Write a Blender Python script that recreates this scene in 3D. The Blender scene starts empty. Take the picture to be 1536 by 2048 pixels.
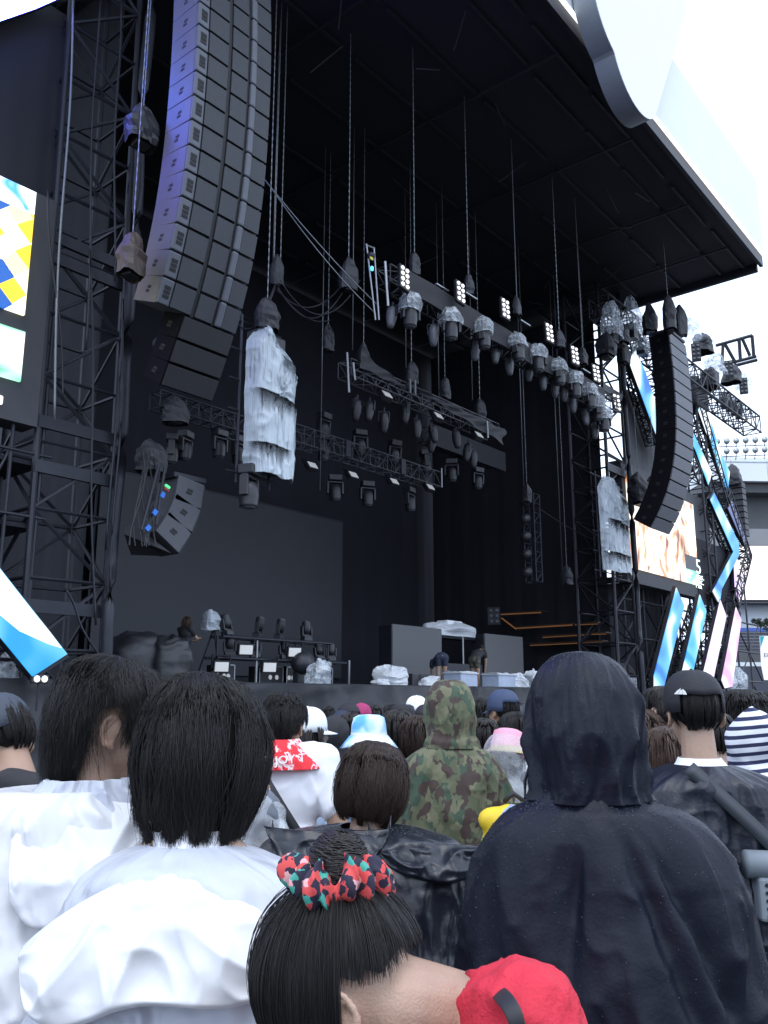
import bpy, bmesh, math, random
import numpy as np
from mathutils import Vector, Matrix, Euler
R = math.radians
rng = random.Random(7)
SC = bpy.context.scene
COL = SC.collection
# ---------------------------------------------------------------- camera, sky, sun, exposure
FOC, AZ, PITCH, EYE = 1716.0, R(39.7), math.atan(371 / 1716), 1.6
cd = bpy.data.cameras.new("camera")
cam = bpy.data.objects.new("camera", cd)
COL.objects.link(cam)
cam.location = (0, 0, EYE)
cam.rotation_euler = (R(90) + PITCH, 0, AZ - R(90))
cd.sensor_fit = 'VERTICAL'
cd.sensor_height = 36
cd.lens = FOC * 36 / 2048
cd.clip_start = .05
cd.clip_end = 2000
SC.camera = cam
SUN_EL, SUN_ROT = R(62), R(250)
w = bpy.data.worlds.new("World")
SC.world = w
w.use_nodes = True
nt = w.node_tree
bg = nt.nodes['Background']
sky = nt.nodes.new('ShaderNodeTexSky')
sky.sky_type = 'NISHITA'
sky.sun_disc = False
sky.sun_elevation = SUN_EL
sky.sun_rotation = SUN_ROT
sky.air_density = 1.0
sky.dust_density = 3.0
tc = nt.nodes.new('ShaderNodeTexCoord')
nz = nt.nodes.new('ShaderNodeTexNoise')
nz.inputs['Scale'].default_value = 1.6
nz.inputs['Detail'].default_value = 5
nt.links.new(tc.outputs['Generated'], nz.inputs['Vector'])
cr = nt.nodes.new('ShaderNodeValToRGB')          # the overcast cloud layer
cr.color_ramp.elements[0].position = .25
cr.color_ramp.elements[0].color = (9.2, 11.0, 14.2, 1)
cr.color_ramp.elements[1].position = .8
cr.color_ramp.elements[1].color = (11.2, 12.8, 15.6, 1)
nt.links.new(nz.outputs['Fac'], cr.inputs['Fac'])
mx = nt.nodes.new('ShaderNodeMix')
mx.data_type = 'RGBA'
mx.inputs[0].default_value = .88
nt.links.new(sky.outputs[0], mx.inputs[6])
nt.links.new(cr.outputs[0], mx.inputs[7])
nt.links.new(mx.outputs[2], bg.inputs[0])
bg.inputs[1].default_value = .13
sd = bpy.data.lights.new("sun", 'SUN')
sun = bpy.data.objects.new("sun", sd)
COL.objects.link(sun)
sd.energy = .9
sd.angle = R(35)
sd.color = (1, .97, .93)
sun.rotation_euler = (R(28), 0, R(-40))
SC.view_settings.view_transform = 'Standard'
SC.view_settings.look = 'None'
SC.view_settings.gamma = 1
SC.view_settings.exposure = 0.42
SC.cycles.use_denoising = True
SC.cycles.max_bounces = 7
SC.cycles.diffuse_bounces = 4
SC.cycles.transparent_max_bounces = 12
SC.cycles.sample_clamp_indirect = 6
SC.cycles.caustics_reflective = False
SC.cycles.caustics_refractive = False

# ---------------------------------------------------------------- survey: rays through the photo, cut with real planes
def ray(px, py):
    a, b = (px - 768) / FOC, (1024 - py) / FOC
    f, z = math.cos(PITCH) - b * math.sin(PITCH), math.sin(PITCH) + b * math.cos(PITCH)
    c, s = math.cos(AZ), math.sin(AZ)
    return Vector((a * s + f * c, -a * c + f * s, z))
C0 = Vector((0, 0, EYE))
def at(px, py, t): return C0 + ray(px, py) * t
def onY(px, py, Y): r = ray(px, py); return C0 + r * (Y / r.y)
def onX(px, py, X): r = ray(px, py); return C0 + r * (X / r.x)
def onZ(px, py, Z): r = ray(px, py); return C0 + r * ((Z - EYE) / r.z)

# ---------------------------------------------------------------- noise on arrays
def _hash(ix, iy, seed):
    n = (ix.astype(np.int64) * 374761393 + iy.astype(np.int64) * 668265263 + seed * 974711) & 0x7fffffff
    n = ((n ^ (n >> 13)) * 1274126177) & 0x7fffffff
    return ((n ^ (n >> 16)) & 0xffff) / 65535.0
def vnoise(x, y, seed=0):
    x, y = np.asarray(x, float), np.asarray(y, float)
    ix, iy = np.floor(x), np.floor(y)
    fx, fy = x - ix, y - iy
    fx, fy = fx * fx * (3 - 2 * fx), fy * fy * (3 - 2 * fy)
    ix, iy = ix.astype(int), iy.astype(int)
    a, b = _hash(ix, iy, seed), _hash(ix + 1, iy, seed)
    c, d = _hash(ix, iy + 1, seed), _hash(ix + 1, iy + 1, seed)
    return (a + (b - a) * fx) * (1 - fy) + (c + (d - c) * fx) * fy
def ridge(x, y, seed=0, p=1.6): return (1 - np.abs(2 * vnoise(x, y, seed) - 1)) ** p

# ---------------------------------------------------------------- materials
M = {}
def mat(name, col, rough=.6, metal=0., var=.12, vscale=6., bump=0., bscale=60., trans=0., emit=None, spec=.5, alpha=1., sheen=0., coat=0., crease=0., cscale=5.):
    m = bpy.data.materials.new(name)
    m.use_nodes = True
    n, l = m.node_tree.nodes, m.node_tree.links
    p = n['Principled BSDF']
    p.inputs['Roughness'].default_value = rough
    p.inputs['Metallic'].default_value = metal
    p.inputs['Specular IOR Level'].default_value = spec
    p.inputs['Alpha'].default_value = alpha
    if sheen: p.inputs['Sheen Weight'].default_value = sheen
    if coat: p.inputs['Coat Weight'].default_value = coat
    c = n.new('ShaderNodeTexCoord')
    t = n.new('ShaderNodeTexNoise')
    t.inputs['Scale'].default_value = vscale
    t.inputs['Detail'].default_value = 6
    l.new(c.outputs['Object'], t.inputs['Vector'])
    x = n.new('ShaderNodeMix')
    x.data_type = 'RGBA'
    x.inputs[6].default_value = (*[max(0, v * (1 - var)) for v in col], 1)
    x.inputs[7].default_value = (*[min(1, v * (1 + var)) for v in col], 1)
    l.new(t.outputs['Fac'], x.inputs[0])
    l.new(x.outputs[2], p.inputs['Base Color'])
    if bump:
        t2 = n.new('ShaderNodeTexNoise')
        t2.inputs['Scale'].default_value = bscale
        t2.inputs['Detail'].default_value = 4
        l.new(c.outputs['Object'], t2.inputs['Vector'])
        b = n.new('ShaderNodeBump')
        b.inputs['Strength'].default_value = bump
        b.inputs['Distance'].default_value = .01
        l.new(t2.outputs['Fac'], b.inputs['Height'])
        l.new(b.outputs[0], p.inputs['Normal'])
    if crease:                                    # sharp fold lines of thin sheeting
        t3 = n.new('ShaderNodeTexNoise')
        t3.noise_type = 'RIDGED_MULTIFRACTAL'
        t3.inputs['Scale'].default_value = cscale
        t3.inputs['Detail'].default_value = 3
        t3.inputs['Distortion'].default_value = .8
        l.new(c.outputs['Object'], t3.inputs['Vector'])
        b3 = n.new('ShaderNodeBump')
        b3.inputs['Strength'].default_value = crease
        b3.inputs['Distance'].default_value = .02
        l.new(t3.outputs['Fac'], b3.inputs['Height'])
        if p.inputs['Normal'].is_linked: l.new(p.inputs['Normal'].links[0].from_socket, b3.inputs['Normal'])
        l.new(b3.outputs[0], p.inputs['Normal'])
    if emit:
        p.inputs['Emission Color'].default_value = (*emit[:3], 1)
        p.inputs['Emission Strength'].default_value = emit[3]
    if trans:
        tr = n.new('ShaderNodeBsdfTranslucent')
        l.new(x.outputs[2], tr.inputs['Color'])
        ms = n.new('ShaderNodeMixShader')
        ms.inputs[0].default_value = trans
        l.new(p.outputs[0], ms.inputs[1])
        l.new(tr.outputs[0], ms.inputs[2])
        l.new(ms.outputs[0], n['Material Output'].inputs[0])
    M[name] = m
    return m
def ramp_emit(name, stops, strength, scale=(1, 1, 1), kind='noise', nscale=1.0, rot=0., detail=2., interp='LINEAR'):
    """a lit LED surface whose picture is a procedural pattern in object space"""
    m = bpy.data.materials.new(name)
    m.use_nodes = True
    n, l = m.node_tree.nodes, m.node_tree.links
    p = n['Principled BSDF']
    p.inputs['Base Color'].default_value = (.02, .02, .025, 1)
    p.inputs['Roughness'].default_value = .5
    c = n.new('ShaderNodeTexCoord')
    mp = n.new('ShaderNodeMapping')
    mp.inputs['Scale'].default_value = scale
    mp.inputs['Rotation'].default_value = (0, rot, 0)
    l.new(c.outputs['Object'], mp.inputs['Vector'])
    if kind == 'noise':
        t = n.new('ShaderNodeTexNoise')
        t.inputs['Scale'].default_value = nscale
        t.inputs['Detail'].default_value = detail
        t.inputs['Distortion'].default_value = .6
        o = t.outputs['Fac']
    elif kind == 'voronoi':
        t = n.new('ShaderNodeTexVoronoi')
        t.inputs['Scale'].default_value = nscale
        s = n.new('ShaderNodeSeparateColor')
        l.new(t.outputs['Color'], s.inputs[0])
        o = s.outputs[0]
    elif kind == 'diamond':
        t = n.new('ShaderNodeTexVoronoi')
        t.inputs['Scale'].default_value = nscale
        t.inputs['Randomness'].default_value = .12
        s = n.new('ShaderNodeSeparateColor')
        l.new(t.outputs['Color'], s.inputs[0])
        o = s.outputs[0]
    elif kind == 'check':
        t = n.new('ShaderNodeTexChecker')
        t.inputs['Scale'].default_value = nscale
        o = t.outputs['Fac']
    else:
        t = n.new('ShaderNodeTexWave')
        t.inputs['Scale'].default_value = nscale
        t.inputs['Distortion'].default_value = 3.5
        t.inputs['Detail'].default_value = 2
        t.inputs['Detail Scale'].default_value = .7
        t.bands_direction = 'Z'
        t.wave_profile = 'SAW'
        o = t.outputs['Fac']
    l.new(mp.outputs[0], t.inputs['Vector'])
    r = n.new('ShaderNodeValToRGB')
    r.color_ramp.interpolation = interp
    e = r.color_ramp.elements
    while len(e) < len(stops): e.new(.5)
    for k, (pos, cc) in enumerate(stops):
        e[k].position = pos
        e[k].color = (*cc, 1)
    l.new(o, r.inputs[0])
    l.new(r.outputs[0], p.inputs['Emission Color'])
    p.inputs['Emission Strength'].default_value = strength
    M[name] = m
    return m

mat('drape', (.0145, .0155, .023), .9, var=.25, vscale=.6, bump=.3, bscale=8)
mat('roof_black', (.023, .024, .034), .8, var=.4, vscale=.35)
mat('roof_beam', (.031, .033, .043), .6, var=.3, vscale=1.5)
mat('steel_black', (.018, .019, .027), .5, .3, var=.3, vscale=3)
mat('steel_dark', (.024, .026, .036), .5, .4, var=.3, vscale=3)
mat('alu', (.30, .31, .33), .4, .8, var=.2, vscale=4)
mat('chain_steel', (.20, .215, .235), .5, .5, var=.3, vscale=30)
mat('cable_black', (.02, .02, .023), .6, var=.2)
mat('bag_black', (.022, .023, .030), .55, var=.3, vscale=5, bump=.4, bscale=20)
mat('bag_orange', (.055, .038, .032), .55, var=.5, vscale=3, bump=.4, bscale=20)
mat('tarp_black', (.022, .023, .028), .42, var=.3, vscale=3, bump=.5, bscale=14)
mat('skirt_black', (.012, .0135, .019), .45, var=.35, vscale=1.2, bump=.4, bscale=9)
mat('fascia_black', (.016, .0165, .021), .75, var=.2, vscale=4)
mat('led_off', (.034, .037, .047), .6, var=.10, vscale=2.5)
mat('led_off_light', (.105, .108, .115), .6, var=.10, vscale=30)
mat('led_off_grey', (.048, .050, .058), .7, var=.12, vscale=3)
mat('deck', (.02, .02, .022), .7)
mat('cabinet_grey', (.085, .083, .098), .5, var=.12, vscale=9, bump=.15, bscale=120)
mat('cabinet_dark', (.022, .022, .028), .55, var=.15, vscale=9)
mat('grille_grey', (.033, .037, .046), .6, var=.2, vscale=40, bump=.5, bscale=220)
mat('grille_dark', (.020, .020, .026), .6, var=.2, vscale=40, bump=.5, bscale=220)
mat('rail_grey', (.085, .093, .115), .5, var=.12, vscale=8)
mat('black_hole', (.006, .006, .008), .7)
mat('tape_blue', (.015, .16, .62), .5)
mat('tape_red', (.35, .02, .02), .5)
mat('led_green', (.1, .7, .25), .5, emit=(.1, .9, .25, .5))
mat('led_cyan', (.1, .5, .7), .5, emit=(.1, .7, 1, 1.5))
mat('light_body', (.020, .021, .027), .45, var=.2, vscale=12)
mat('lens_glass', (.10, .11, .13), .08, .2, spec=.8)
mat('lamp_white', (.8, .8, .8), .3, emit=(1, .97, .92, .75))
mat('lamp_pale', (.28, .29, .31), .3, emit=(.9, .96, 1, .22))
mat('plastic_white', (.78, .81, .85), .3, var=.10, vscale=5, trans=.3, bump=.35, bscale=22)
mat('fascia_white', (.78, .80, .82), .5, var=.06, vscale=.8)
mat('sign_white', (.82, .84, .86), .5, var=.04, vscale=.8)
mat('sign_grey', (.30, .33, .37), .6, var=.08)
mat('edge_light', (.9, .9, .9), .4, emit=(1, 1, 1, 1.2))
mat('asphalt', (.05, .05, .052), .7, var=.3, vscale=2, bump=.4, bscale=40)
mat('amber_glow', (.16, .07, .03), .5, emit=(1, .45, .18, .085))
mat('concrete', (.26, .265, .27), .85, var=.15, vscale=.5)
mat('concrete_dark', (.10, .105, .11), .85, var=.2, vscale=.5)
mat('stand_white', (.72, .76, .77), .6, var=.06, vscale=.4)
mat('seat_blue', (.05, .12, .42), .5)
mat('seat_dark', (.05, .055, .075), .6)
mat('floodlight', (.45, .5, .5), .3, .3)
mat('letter_white', (.8, .85, .85), .5, emit=(.85, .95, .95, .7))
mat('letter_dark', (.05, .06, .12), .5)
mat('wood_brown', (.06, .03, .018), .6)
ramp_emit('strip_top', [(.0, (.10, .04, 1.3)), (.46, (.16, .08, 1.4)), (.58, (.12, .30, 1.3)), (1, (.3, .6, 1.4))], 24., kind='noise', nscale=.4, detail=1)
ramp_emit('screen_quilt', [(.0, (1.3, 1.25, .9)), (.30, (1.3, .95, .05)), (.42, (1.1, .45, .04)), (.55, (.02, .10, .55)), (.64, (1.2, 1.1, .7)), (.85, (1.3, 1.3, 1.1))], 1.1, kind='check', nscale=2.2, rot=.7, interp='CONSTANT')
ramp_emit('screen_art', [(.0, (1.2, .8, .04)), (.22, (1.25, 1.2, .75)), (.42, (1.3, 1.3, 1.2)), (.60, (1.2, .55, .05)), (.68, (.02, .12, .5)), (.74, (.1, .5, 1.0)), (.80, (1.2, 1.1, .5))], 1.15, scale=(1, 1, 1), kind='diamond', nscale=2.9, rot=.80, interp='CONSTANT')
ramp_emit('screen_top', [(.0, (1.0, 1.15, 1.3)), (.62, (1.3, 1.3, 1.3)), (.70, (.06, .45, 1.0)), (.76, (1.25, 1.3, 1.3))], 1.2, kind='noise', nscale=1.3)
ramp_emit('screen_green', [(.0, (.03, .38, .18)), (.34, (.18, .7, .42)), (.48, (.75, 1.2, 1.0)), (.60, (1.25, 1.3, 1.25)), (.78, (1.1, .7, .55)), (.86, (.7, .15, .08))], 1.1, scale=(.5, 1, 1.6), kind='noise', nscale=1.1, detail=3)
ramp_emit('screen_people', [(.0, (.10, .04, .03)), (.36, (.28, .12, .08)), (.42, (1.0, .48, .26)), (.48, (1.25, 1.05, .85)), (.56, (1.3, 1.28, 1.2)), (.64, (1.2, .75, .5)), (.69, (.35, .18, .14))], .95, scale=(1.3, 1, .75), kind='noise', nscale=1.0, detail=5)
ramp_emit('screen_pale', [(.0, (.9, .45, .2)), (.28, (1.3, 1.1, 1.0)), (.40, (1.4, 1.35, 1.4)), (.8, (1.4, 1.4, 1.4))], 1.15, kind='noise', nscale=.35)
ramp_emit('strip_cyan', [(.0, (.005, .24, .90)), (.38, (.01, .42, 1.05)), (.49, (.2, .75, 1.15)), (.55, (1.1, 1.25, 1.35)), (1, (1.25, 1.3, 1.4))], .80, kind='noise', nscale=.55, detail=1)
ramp_emit('strip_white', [(.0, (.75, 1.0, 1.2)), (.5, (1.1, 1.15, 1.2)), (1, (1.2, 1.2, 1.25))], 1., kind='noise', nscale=.8, detail=1)
ramp_emit('strip_blue', [(.0, (.02, .05, .75)), (.38, (.02, .25, 1.1)), (.5, (.15, .65, 1.2)), (.62, (1.1, 1.2, 1.35)), (1, (1.3, 1.3, 1.4))], .80, kind='noise', nscale=.5, detail=1)
ramp_emit('strip_violet', [(.0, (.55, .25, 1.0)), (.45, (1.1, .9, 1.35)), (.6, (1.3, 1.3, 1.4)), (1, (1.3, 1.3, 1.4))], .80, kind='noise', nscale=.5, detail=1)
ramp_emit('strip_magenta', [(.0, (1.1, .2, 1.1)), (.42, (1.2, .55, 1.25)), (.55, (1.3, 1.15, 1.4)), (1, (1.35, 1.3, 1.4))], .80, kind='noise', nscale=.5, detail=1)
ramp_emit('strip_dim', [(.0, (.10, .13, .30)), (.5, (.16, .20, .42)), (1, (.05, .25, .9))], .8, kind='noise', nscale=.5, detail=1)

def clear_mat(name, col, opac, vs=8., streak=(1, 1, 1), lo=.35, hi=.65):
    """thin clear sheet: partly see-through, milky where it creases"""
    m = bpy.data.materials.new(name)
    m.use_nodes = True
    n, l = m.node_tree.nodes, m.node_tree.links
    p = n['Principled BSDF']
    p.inputs['Base Color'].default_value = (*col, 1)
    p.inputs['Roughness'].default_value = .22
    c = n.new('ShaderNodeTexCoord')
    mp = n.new('ShaderNodeMapping')
    mp.inputs['Scale'].default_value = streak
    l.new(c.outputs['Object'], mp.inputs['Vector'])
    t = n.new('ShaderNodeTexNoise')
    t.inputs['Scale'].default_value = vs
    t.inputs['Detail'].default_value = 6
    t.inputs['Distortion'].default_value = 1.2
    l.new(mp.outputs[0], t.inputs['Vector'])
    r = n.new('ShaderNodeMapRange')
    r.inputs[1].default_value, r.inputs[2].default_value = lo, hi
    r.inputs[3].default_value, r.inputs[4].default_value = opac * .5, min(1, opac * 1.5)
    l.new(t.outputs['Fac'], r.inputs[0])
    at_ = n.new('ShaderNodeAttribute')             # how bare the sheet hangs, stored on the mesh (0 = doubled up and milky)
    at_.attribute_name = 'clearness'
    mt = n.new('ShaderNodeMath')
    mt.operation = 'SUBTRACT'
    mt.use_clamp = True
    l.new(r.outputs[0], mt.inputs[0])
    l.new(at_.outputs['Fac'], mt.inputs[1])
    l.new(mt.outputs[0], p.inputs['Alpha'])
    b = n.new('ShaderNodeBump')
    b.inputs['Strength'].default_value = .7
    b.inputs['Distance'].default_value = .03
    l.new(t.outputs['Fac'], b.inputs['Height'])
    l.new(b.outputs[0], p.inputs['Normal'])
    M[name] = m
clear_mat('poncho_clear', (.78, .82, .87), .32, 6., lo=.05, hi=.95)
clear_mat('plastic_clear', (.66, .72, .78), .50, 6., lo=.42, hi=.66)
clear_mat('plastic_torn', (.47, .53, .58), 1.05, 4., (3.2, 3.2, .30), .28, .48)
clear_mat('plastic_dull', (.34, .39, .44), .95, 4., (3.2, 3.2, .30), .28, .56)
# ---------------------------------------------------------------- mesh builder
MATX = {}
class MB:
    def __init__(s): s.v, s.f = [], []
    def add(s, v, f):
        o = len(s.v)
        s.v += [Vector(p) for p in v]
        s.f += [tuple(i + o for i in q) for q in f]
        return s
    def box(s, c, size, rot=None):
        c = Vector(c)
        h = Vector(size) / 2
        v = [Vector((x * h.x, y * h.y, z * h.z)) for x in (-1, 1) for y in (-1, 1) for z in (-1, 1)]
        if rot is not None: v = [rot @ p for p in v]
        return s.add([p + c for p in v], [(0, 1, 3, 2), (4, 6, 7, 5), (0, 4, 5, 1), (2, 3, 7, 6), (0, 2, 6, 4), (1, 5, 7, 3)])
    def tube(s, p0, p1, r, n=6, r1=None, cap=True):
        p0, p1 = Vector(p0), Vector(p1)
        d = p1 - p0
        if d.length < 1e-6: return s
        q = d.to_track_quat('Z', 'Y').to_matrix()
        r1 = r if r1 is None else r1
        v, f = [], []
        for k in range(n):
            a = 2 * math.pi * k / n
            e = q @ Vector((math.cos(a), math.sin(a), 0))
            v += [p0 + e * r, p1 + e * r1]
        for k in range(n):
            a, b = 2 * k, 2 * ((k + 1) % n)
            f.append((a, b, b + 1, a + 1))
        if cap: f += [tuple(range(0, 2 * n, 2))[::-1], tuple(range(1, 2 * n, 2))]
        return s.add(v, f)
    def path(s, pts, r, n=6, taper=None):
        pts = [Vector(p) for p in pts]
        v, f = [], []
        for i, p in enumerate(pts):
            d = (pts[min(i + 1, len(pts) - 1)] - pts[max(i - 1, 0)])
            q = d.to_track_quat('Z', 'Y').to_matrix()
            rr = r if taper is None else r * taper[i]
            for k in range(n):
                a = 2 * math.pi * k / n
                v.append(p + q @ Vector((math.cos(a) * rr, math.sin(a) * rr, 0)))
        for i in range(len(pts) - 1):
            for k in range(n):
                a, b = i * n + k, i * n + (k + 1) % n
                f.append((a, b, b + n, a + n))
        f += [tuple(range(n))[::-1], tuple(range((len(pts) - 1) * n, len(pts) * n))]
        return s.add(v, f)
    def prism(s, poly, d):
        d = Vector(d)
        n = len(poly)
        v = [Vector(p) for p in poly] + [Vector(p) + d for p in poly]
        return s.add(v, [tuple(range(n))[::-1], tuple(range(n, 2 * n))] + [(k, (k + 1) % n, n + (k + 1) % n, n + k) for k in range(n)])
    def lathe(s, prof, base=(0, 0, 0), axis=(0, 0, 1), n=16):
        q = Vector(axis).to_track_quat('Z', 'Y').to_matrix()
        b = Vector(base)
        v, f = [], []
        for (r, z) in prof:
            for k in range(n):
                a = 2 * math.pi * k / n
                v.append(b + q @ Vector((r * math.cos(a), r * math.sin(a), z)))
        for i in range(len(prof) - 1):
            for k in range(n):
                a, c = i * n + k, i * n + (k + 1) % n
                f.append((a, c, c + n, a + n))
        f += [tuple(range(n))[::-1], tuple(range((len(prof) - 1) * n, len(prof) * n))]
        return s.add(v, f)
    def grid(s, P, closed=False):
        """P[i][j] points"""
        nu, nv = len(P), len(P[0])
        v = [p for row in P for p in row]
        f = []
        for i in range(nu - 1):
            for j in range(nv if closed else nv - 1):
                a, b = i * nv + j, i * nv + (j + 1) % nv
                f.append((a, b, b + nv, a + nv))
        return s.add(v, f)
    def ico(s, c, r, sub=1):
        bm = bmesh.new()
        bmesh.ops.create_icosphere(bm, subdivisions=sub, radius=1)
        r = Vector(r) if hasattr(r, '__len__') else Vector((r, r, r))
        bm.verts.ensure_lookup_table()
        v = [Vector(c) + Vector((p.co.x * r.x, p.co.y * r.y, p.co.z * r.z)) for p in bm.verts]
        f = [tuple(x.index for x in q.verts) for q in bm.faces]
        bm.free()
        return s.add(v, f)
    def mesh(s, name, m, smooth=False, inv=None):
        me = bpy.data.meshes.new(name)
        v = s.v if inv is None else [inv @ p for p in s.v]
        me.from_pydata([tuple(p) for p in v], [], s.f)
        me.materials.append(M[m] if isinstance(m, str) else m)
        if smooth: me.polygons.foreach_set('use_smooth', [True] * len(me.polygons))
        me.update()
        return me
    def build(s, name, m, parent=None, smooth=False, world=True, bevel=0):
        """one mesh object; world=True: the points are world points, put into the space of the thing"""
        inv = None
        if parent is not None and world: inv = MATX[parent.name].inverted()
        o = bpy.data.objects.new(name, s.mesh(name, m, smooth, inv))
        COL.objects.link(o)
        if parent is not None:
            o.parent = parent
            MATX[o.name] = MATX[parent.name]
        else: MATX[o.name] = Matrix()
        if bevel:
            b = o.modifiers.new('bevel', 'BEVEL')
            b.width = bevel
            b.segments = 2
            b.limit_method = 'ANGLE'
        return o
def tag(o, label=None, cat=None, group=None, kind=None):
    for k, v in (('label', label), ('category', cat), ('group', group), ('kind', kind)):
        if v: o[k] = v
    return o
def thing(name, label, cat, loc=(0, 0, 0), rz=0., group=None, scale=1., rot=None):
    o = bpy.data.objects.new(name, None)
    COL.objects.link(o)
    o.empty_display_size = .1
    o.location = loc
    e = Euler((0, 0, rz)) if rot is None else rot
    o.rotation_euler = e
    o.scale = (scale,) * 3
    MATX[o.name] = Matrix.Translation(Vector(loc)) @ e.to_matrix().to_4x4() @ Matrix.Scale(scale, 4)
    return tag(o, label, cat, group)
def link(name, me, parent, m=None):
    o = bpy.data.objects.new(name, me)
    COL.objects.link(o)
    if parent is not None: o.parent = parent
    MATX[o.name] = MATX[parent.name] if parent is not None else Matrix()
    if m is not None:
        if not me.materials: me.materials.append(None)
        o.material_slots[0].link = 'OBJECT'
        o.material_slots[0].material = M[m]
    return o
def dup(root, loc=None, rot=None, label=None, scale=None):
    def cp(o, par):
        c = o.copy()
        COL.objects.link(c)
        if par is not None: c.parent = par
        MATX[c.name] = MATX.get(o.name, Matrix())
        for ch in o.children: cp(ch, c)
        return c
    c = cp(root, None)
    if loc is not None: c.location = loc
    if rot is not None: c.rotation_euler = rot
    if scale is not None: c.scale = (scale,) * 3 if not hasattr(scale, '__len__') else scale
    if label: c['label'] = label
    return c
def crumple(P, amp, seed, f=6.):
    """P: array (nu,nv,3) of points, pushed about by ridged noise along the sheet normal"""
    P = np.array(P, float)
    du = np.gradient(P, axis=0)
    dv = np.gradient(P, axis=1)
    N = np.cross(du, dv)
    N /= np.linalg.norm(N, axis=2, keepdims=True) + 1e-9
    nu, nv = P.shape[:2]
    U, V = np.meshgrid(np.linspace(0, 1, nu), np.linspace(0, 1, nv), indexing='ij')
    h = ridge(U * f + 3 * vnoise(U * 2, V * 2, seed + 5), V * f * .6, seed) + .5 * ridge(U * f * 2.3, V * f * 2.1, seed + 1) - .8
    return P + N * (amp * h)[..., None]
def crumpled_bag(w_, d_, h_, seed, top=.55, nu=9, nv=20):
    """a fabric cover tied over a motor: tapered, faceted, wrinkled, open below"""
    P = np.zeros((nu, nv, 3))
    for i in range(nu):
        t = i / (nu - 1)
        s = top * .25 + (1 - top * .25) * min(1, (t * 1.9)) ** .6 * (1 - .12 * t)
        for j in range(nv):
            a = 2 * math.pi * j / nv
            c, n_ = math.cos(a), math.sin(a)
            q = (abs(c) ** 4 + abs(n_) ** 4) ** -.25
            P[i, j] = (c * q * w_ / 2 * s, n_ * q * d_ / 2 * s, h_ * (.5 - t) + (.03 * h_ * math.sin(3 * a + seed) if i == nu - 1 else 0))
    P = crumple(P, w_ * .11, seed, 4.)
    P[:, -1] = P[:, 0] * .5 + P[:, -1] * .5
    m = MB()
    m.grid([[Vector(p) for p in r_] for r_ in P], closed=True)
    return m
ORD = ['first', 'second', 'third', 'fourth', 'fifth', 'sixth', 'seventh', 'eighth', 'ninth', 'tenth', 'eleventh', 'twelfth', 'thirteenth', 'fourteenth']

# ---------------------------------------------------------------- organic shapes: overlapping forms fused to one skin
TMP = bpy.data.scenes.new('tmp_scene')
def blob(prims, voxel=.012, smooth=4, name='blob'):
    bm = bmesh.new()
    for p in prims:
        if p[0] == 'e':
            c, r = Vector(p[1]), p[2]
            mt = Matrix.Translation(c) @ ((p[3].to_4x4()) if len(p) > 3 and p[3] is not None else Matrix()) @ Matrix.Diagonal((*r, 1))
            bmesh.ops.create_icosphere(bm, subdivisions=3, radius=1, matrix=mt)
        else:
            a, b, r0, r1 = Vector(p[1]), Vector(p[2]), p[3], p[4]
            d = b - a
            q = d.to_track_quat('Z', 'Y').to_matrix().to_4x4()
            L = d.length
            n = 14
            rings = []
            for k in range(-3, 1): rings.append((r0 * math.cos(k * math.pi / 6.6), r0 * math.sin(k * math.pi / 6.6)))
            for k in range(0, 4): rings.append((r1 * math.cos(k * math.pi / 6.6), L + r1 * math.sin(k * math.pi / 6.6)))
            vs = []
            for (r_, z) in rings:
                vs.append([bm.verts.new((Matrix.Translation(a) @ q @ Vector((r_ * math.cos(2 * math.pi * j / n), r_ * math.sin(2 * math.pi * j / n), z)))) for j in range(n)])
            for i in range(len(vs) - 1):
                for j in range(n): bm.faces.new((vs[i][j], vs[i][(j + 1) % n], vs[i + 1][(j + 1) % n], vs[i + 1][j]))
            bm.faces.new(vs[0][::-1])
            bm.faces.new(vs[-1])
    me = bpy.data.meshes.new('tmp')
    bm.to_mesh(me)
    bm.free()
    o = bpy.data.objects.new('tmp', me)
    TMP.collection.objects.link(o)
    r = o.modifiers.new('r', 'REMESH')
    r.mode = 'VOXEL'
    r.voxel_size = voxel
    if smooth:
        s = o.modifiers.new('s', 'SMOOTH')
        s.iterations = smooth
        s.factor = .5
    with bpy.context.temp_override(scene=TMP, view_layer=TMP.view_layers[0]):
        dg = bpy.context.evaluated_depsgraph_get()
        res = bpy.data.meshes.new_from_object(o.evaluated_get(dg))
    bpy.data.objects.remove(o)
    bpy.data.meshes.remove(me)
    res.name = name
    res.polygons.foreach_set('use_smooth', [True] * len(res.polygons))
    return res
def displace(me, fn):
    n = len(me.vertices)
    co = np.empty(n * 3)
    no = np.empty(n * 3)
    me.vertices.foreach_get('co', co)
    me.vertices.foreach_get('normal', no)
    co, no = co.reshape(-1, 3), no.reshape(-1, 3)
    me.vertices.foreach_set('co', (co + no * fn(co)[:, None]).ravel())
    me.update()
    return me
def cut_faces(me, fn):
    """drop the faces whose centre satisfies fn(x, y, z)"""
    bm = bmesh.new()
    bm.from_mesh(me)
    bmesh.ops.delete(bm, geom=[f for f in bm.faces if fn(*f.calc_center_median())], context='FACES')
    bm.to_mesh(me)
    bm.free()
    me.update()
    return me
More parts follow.
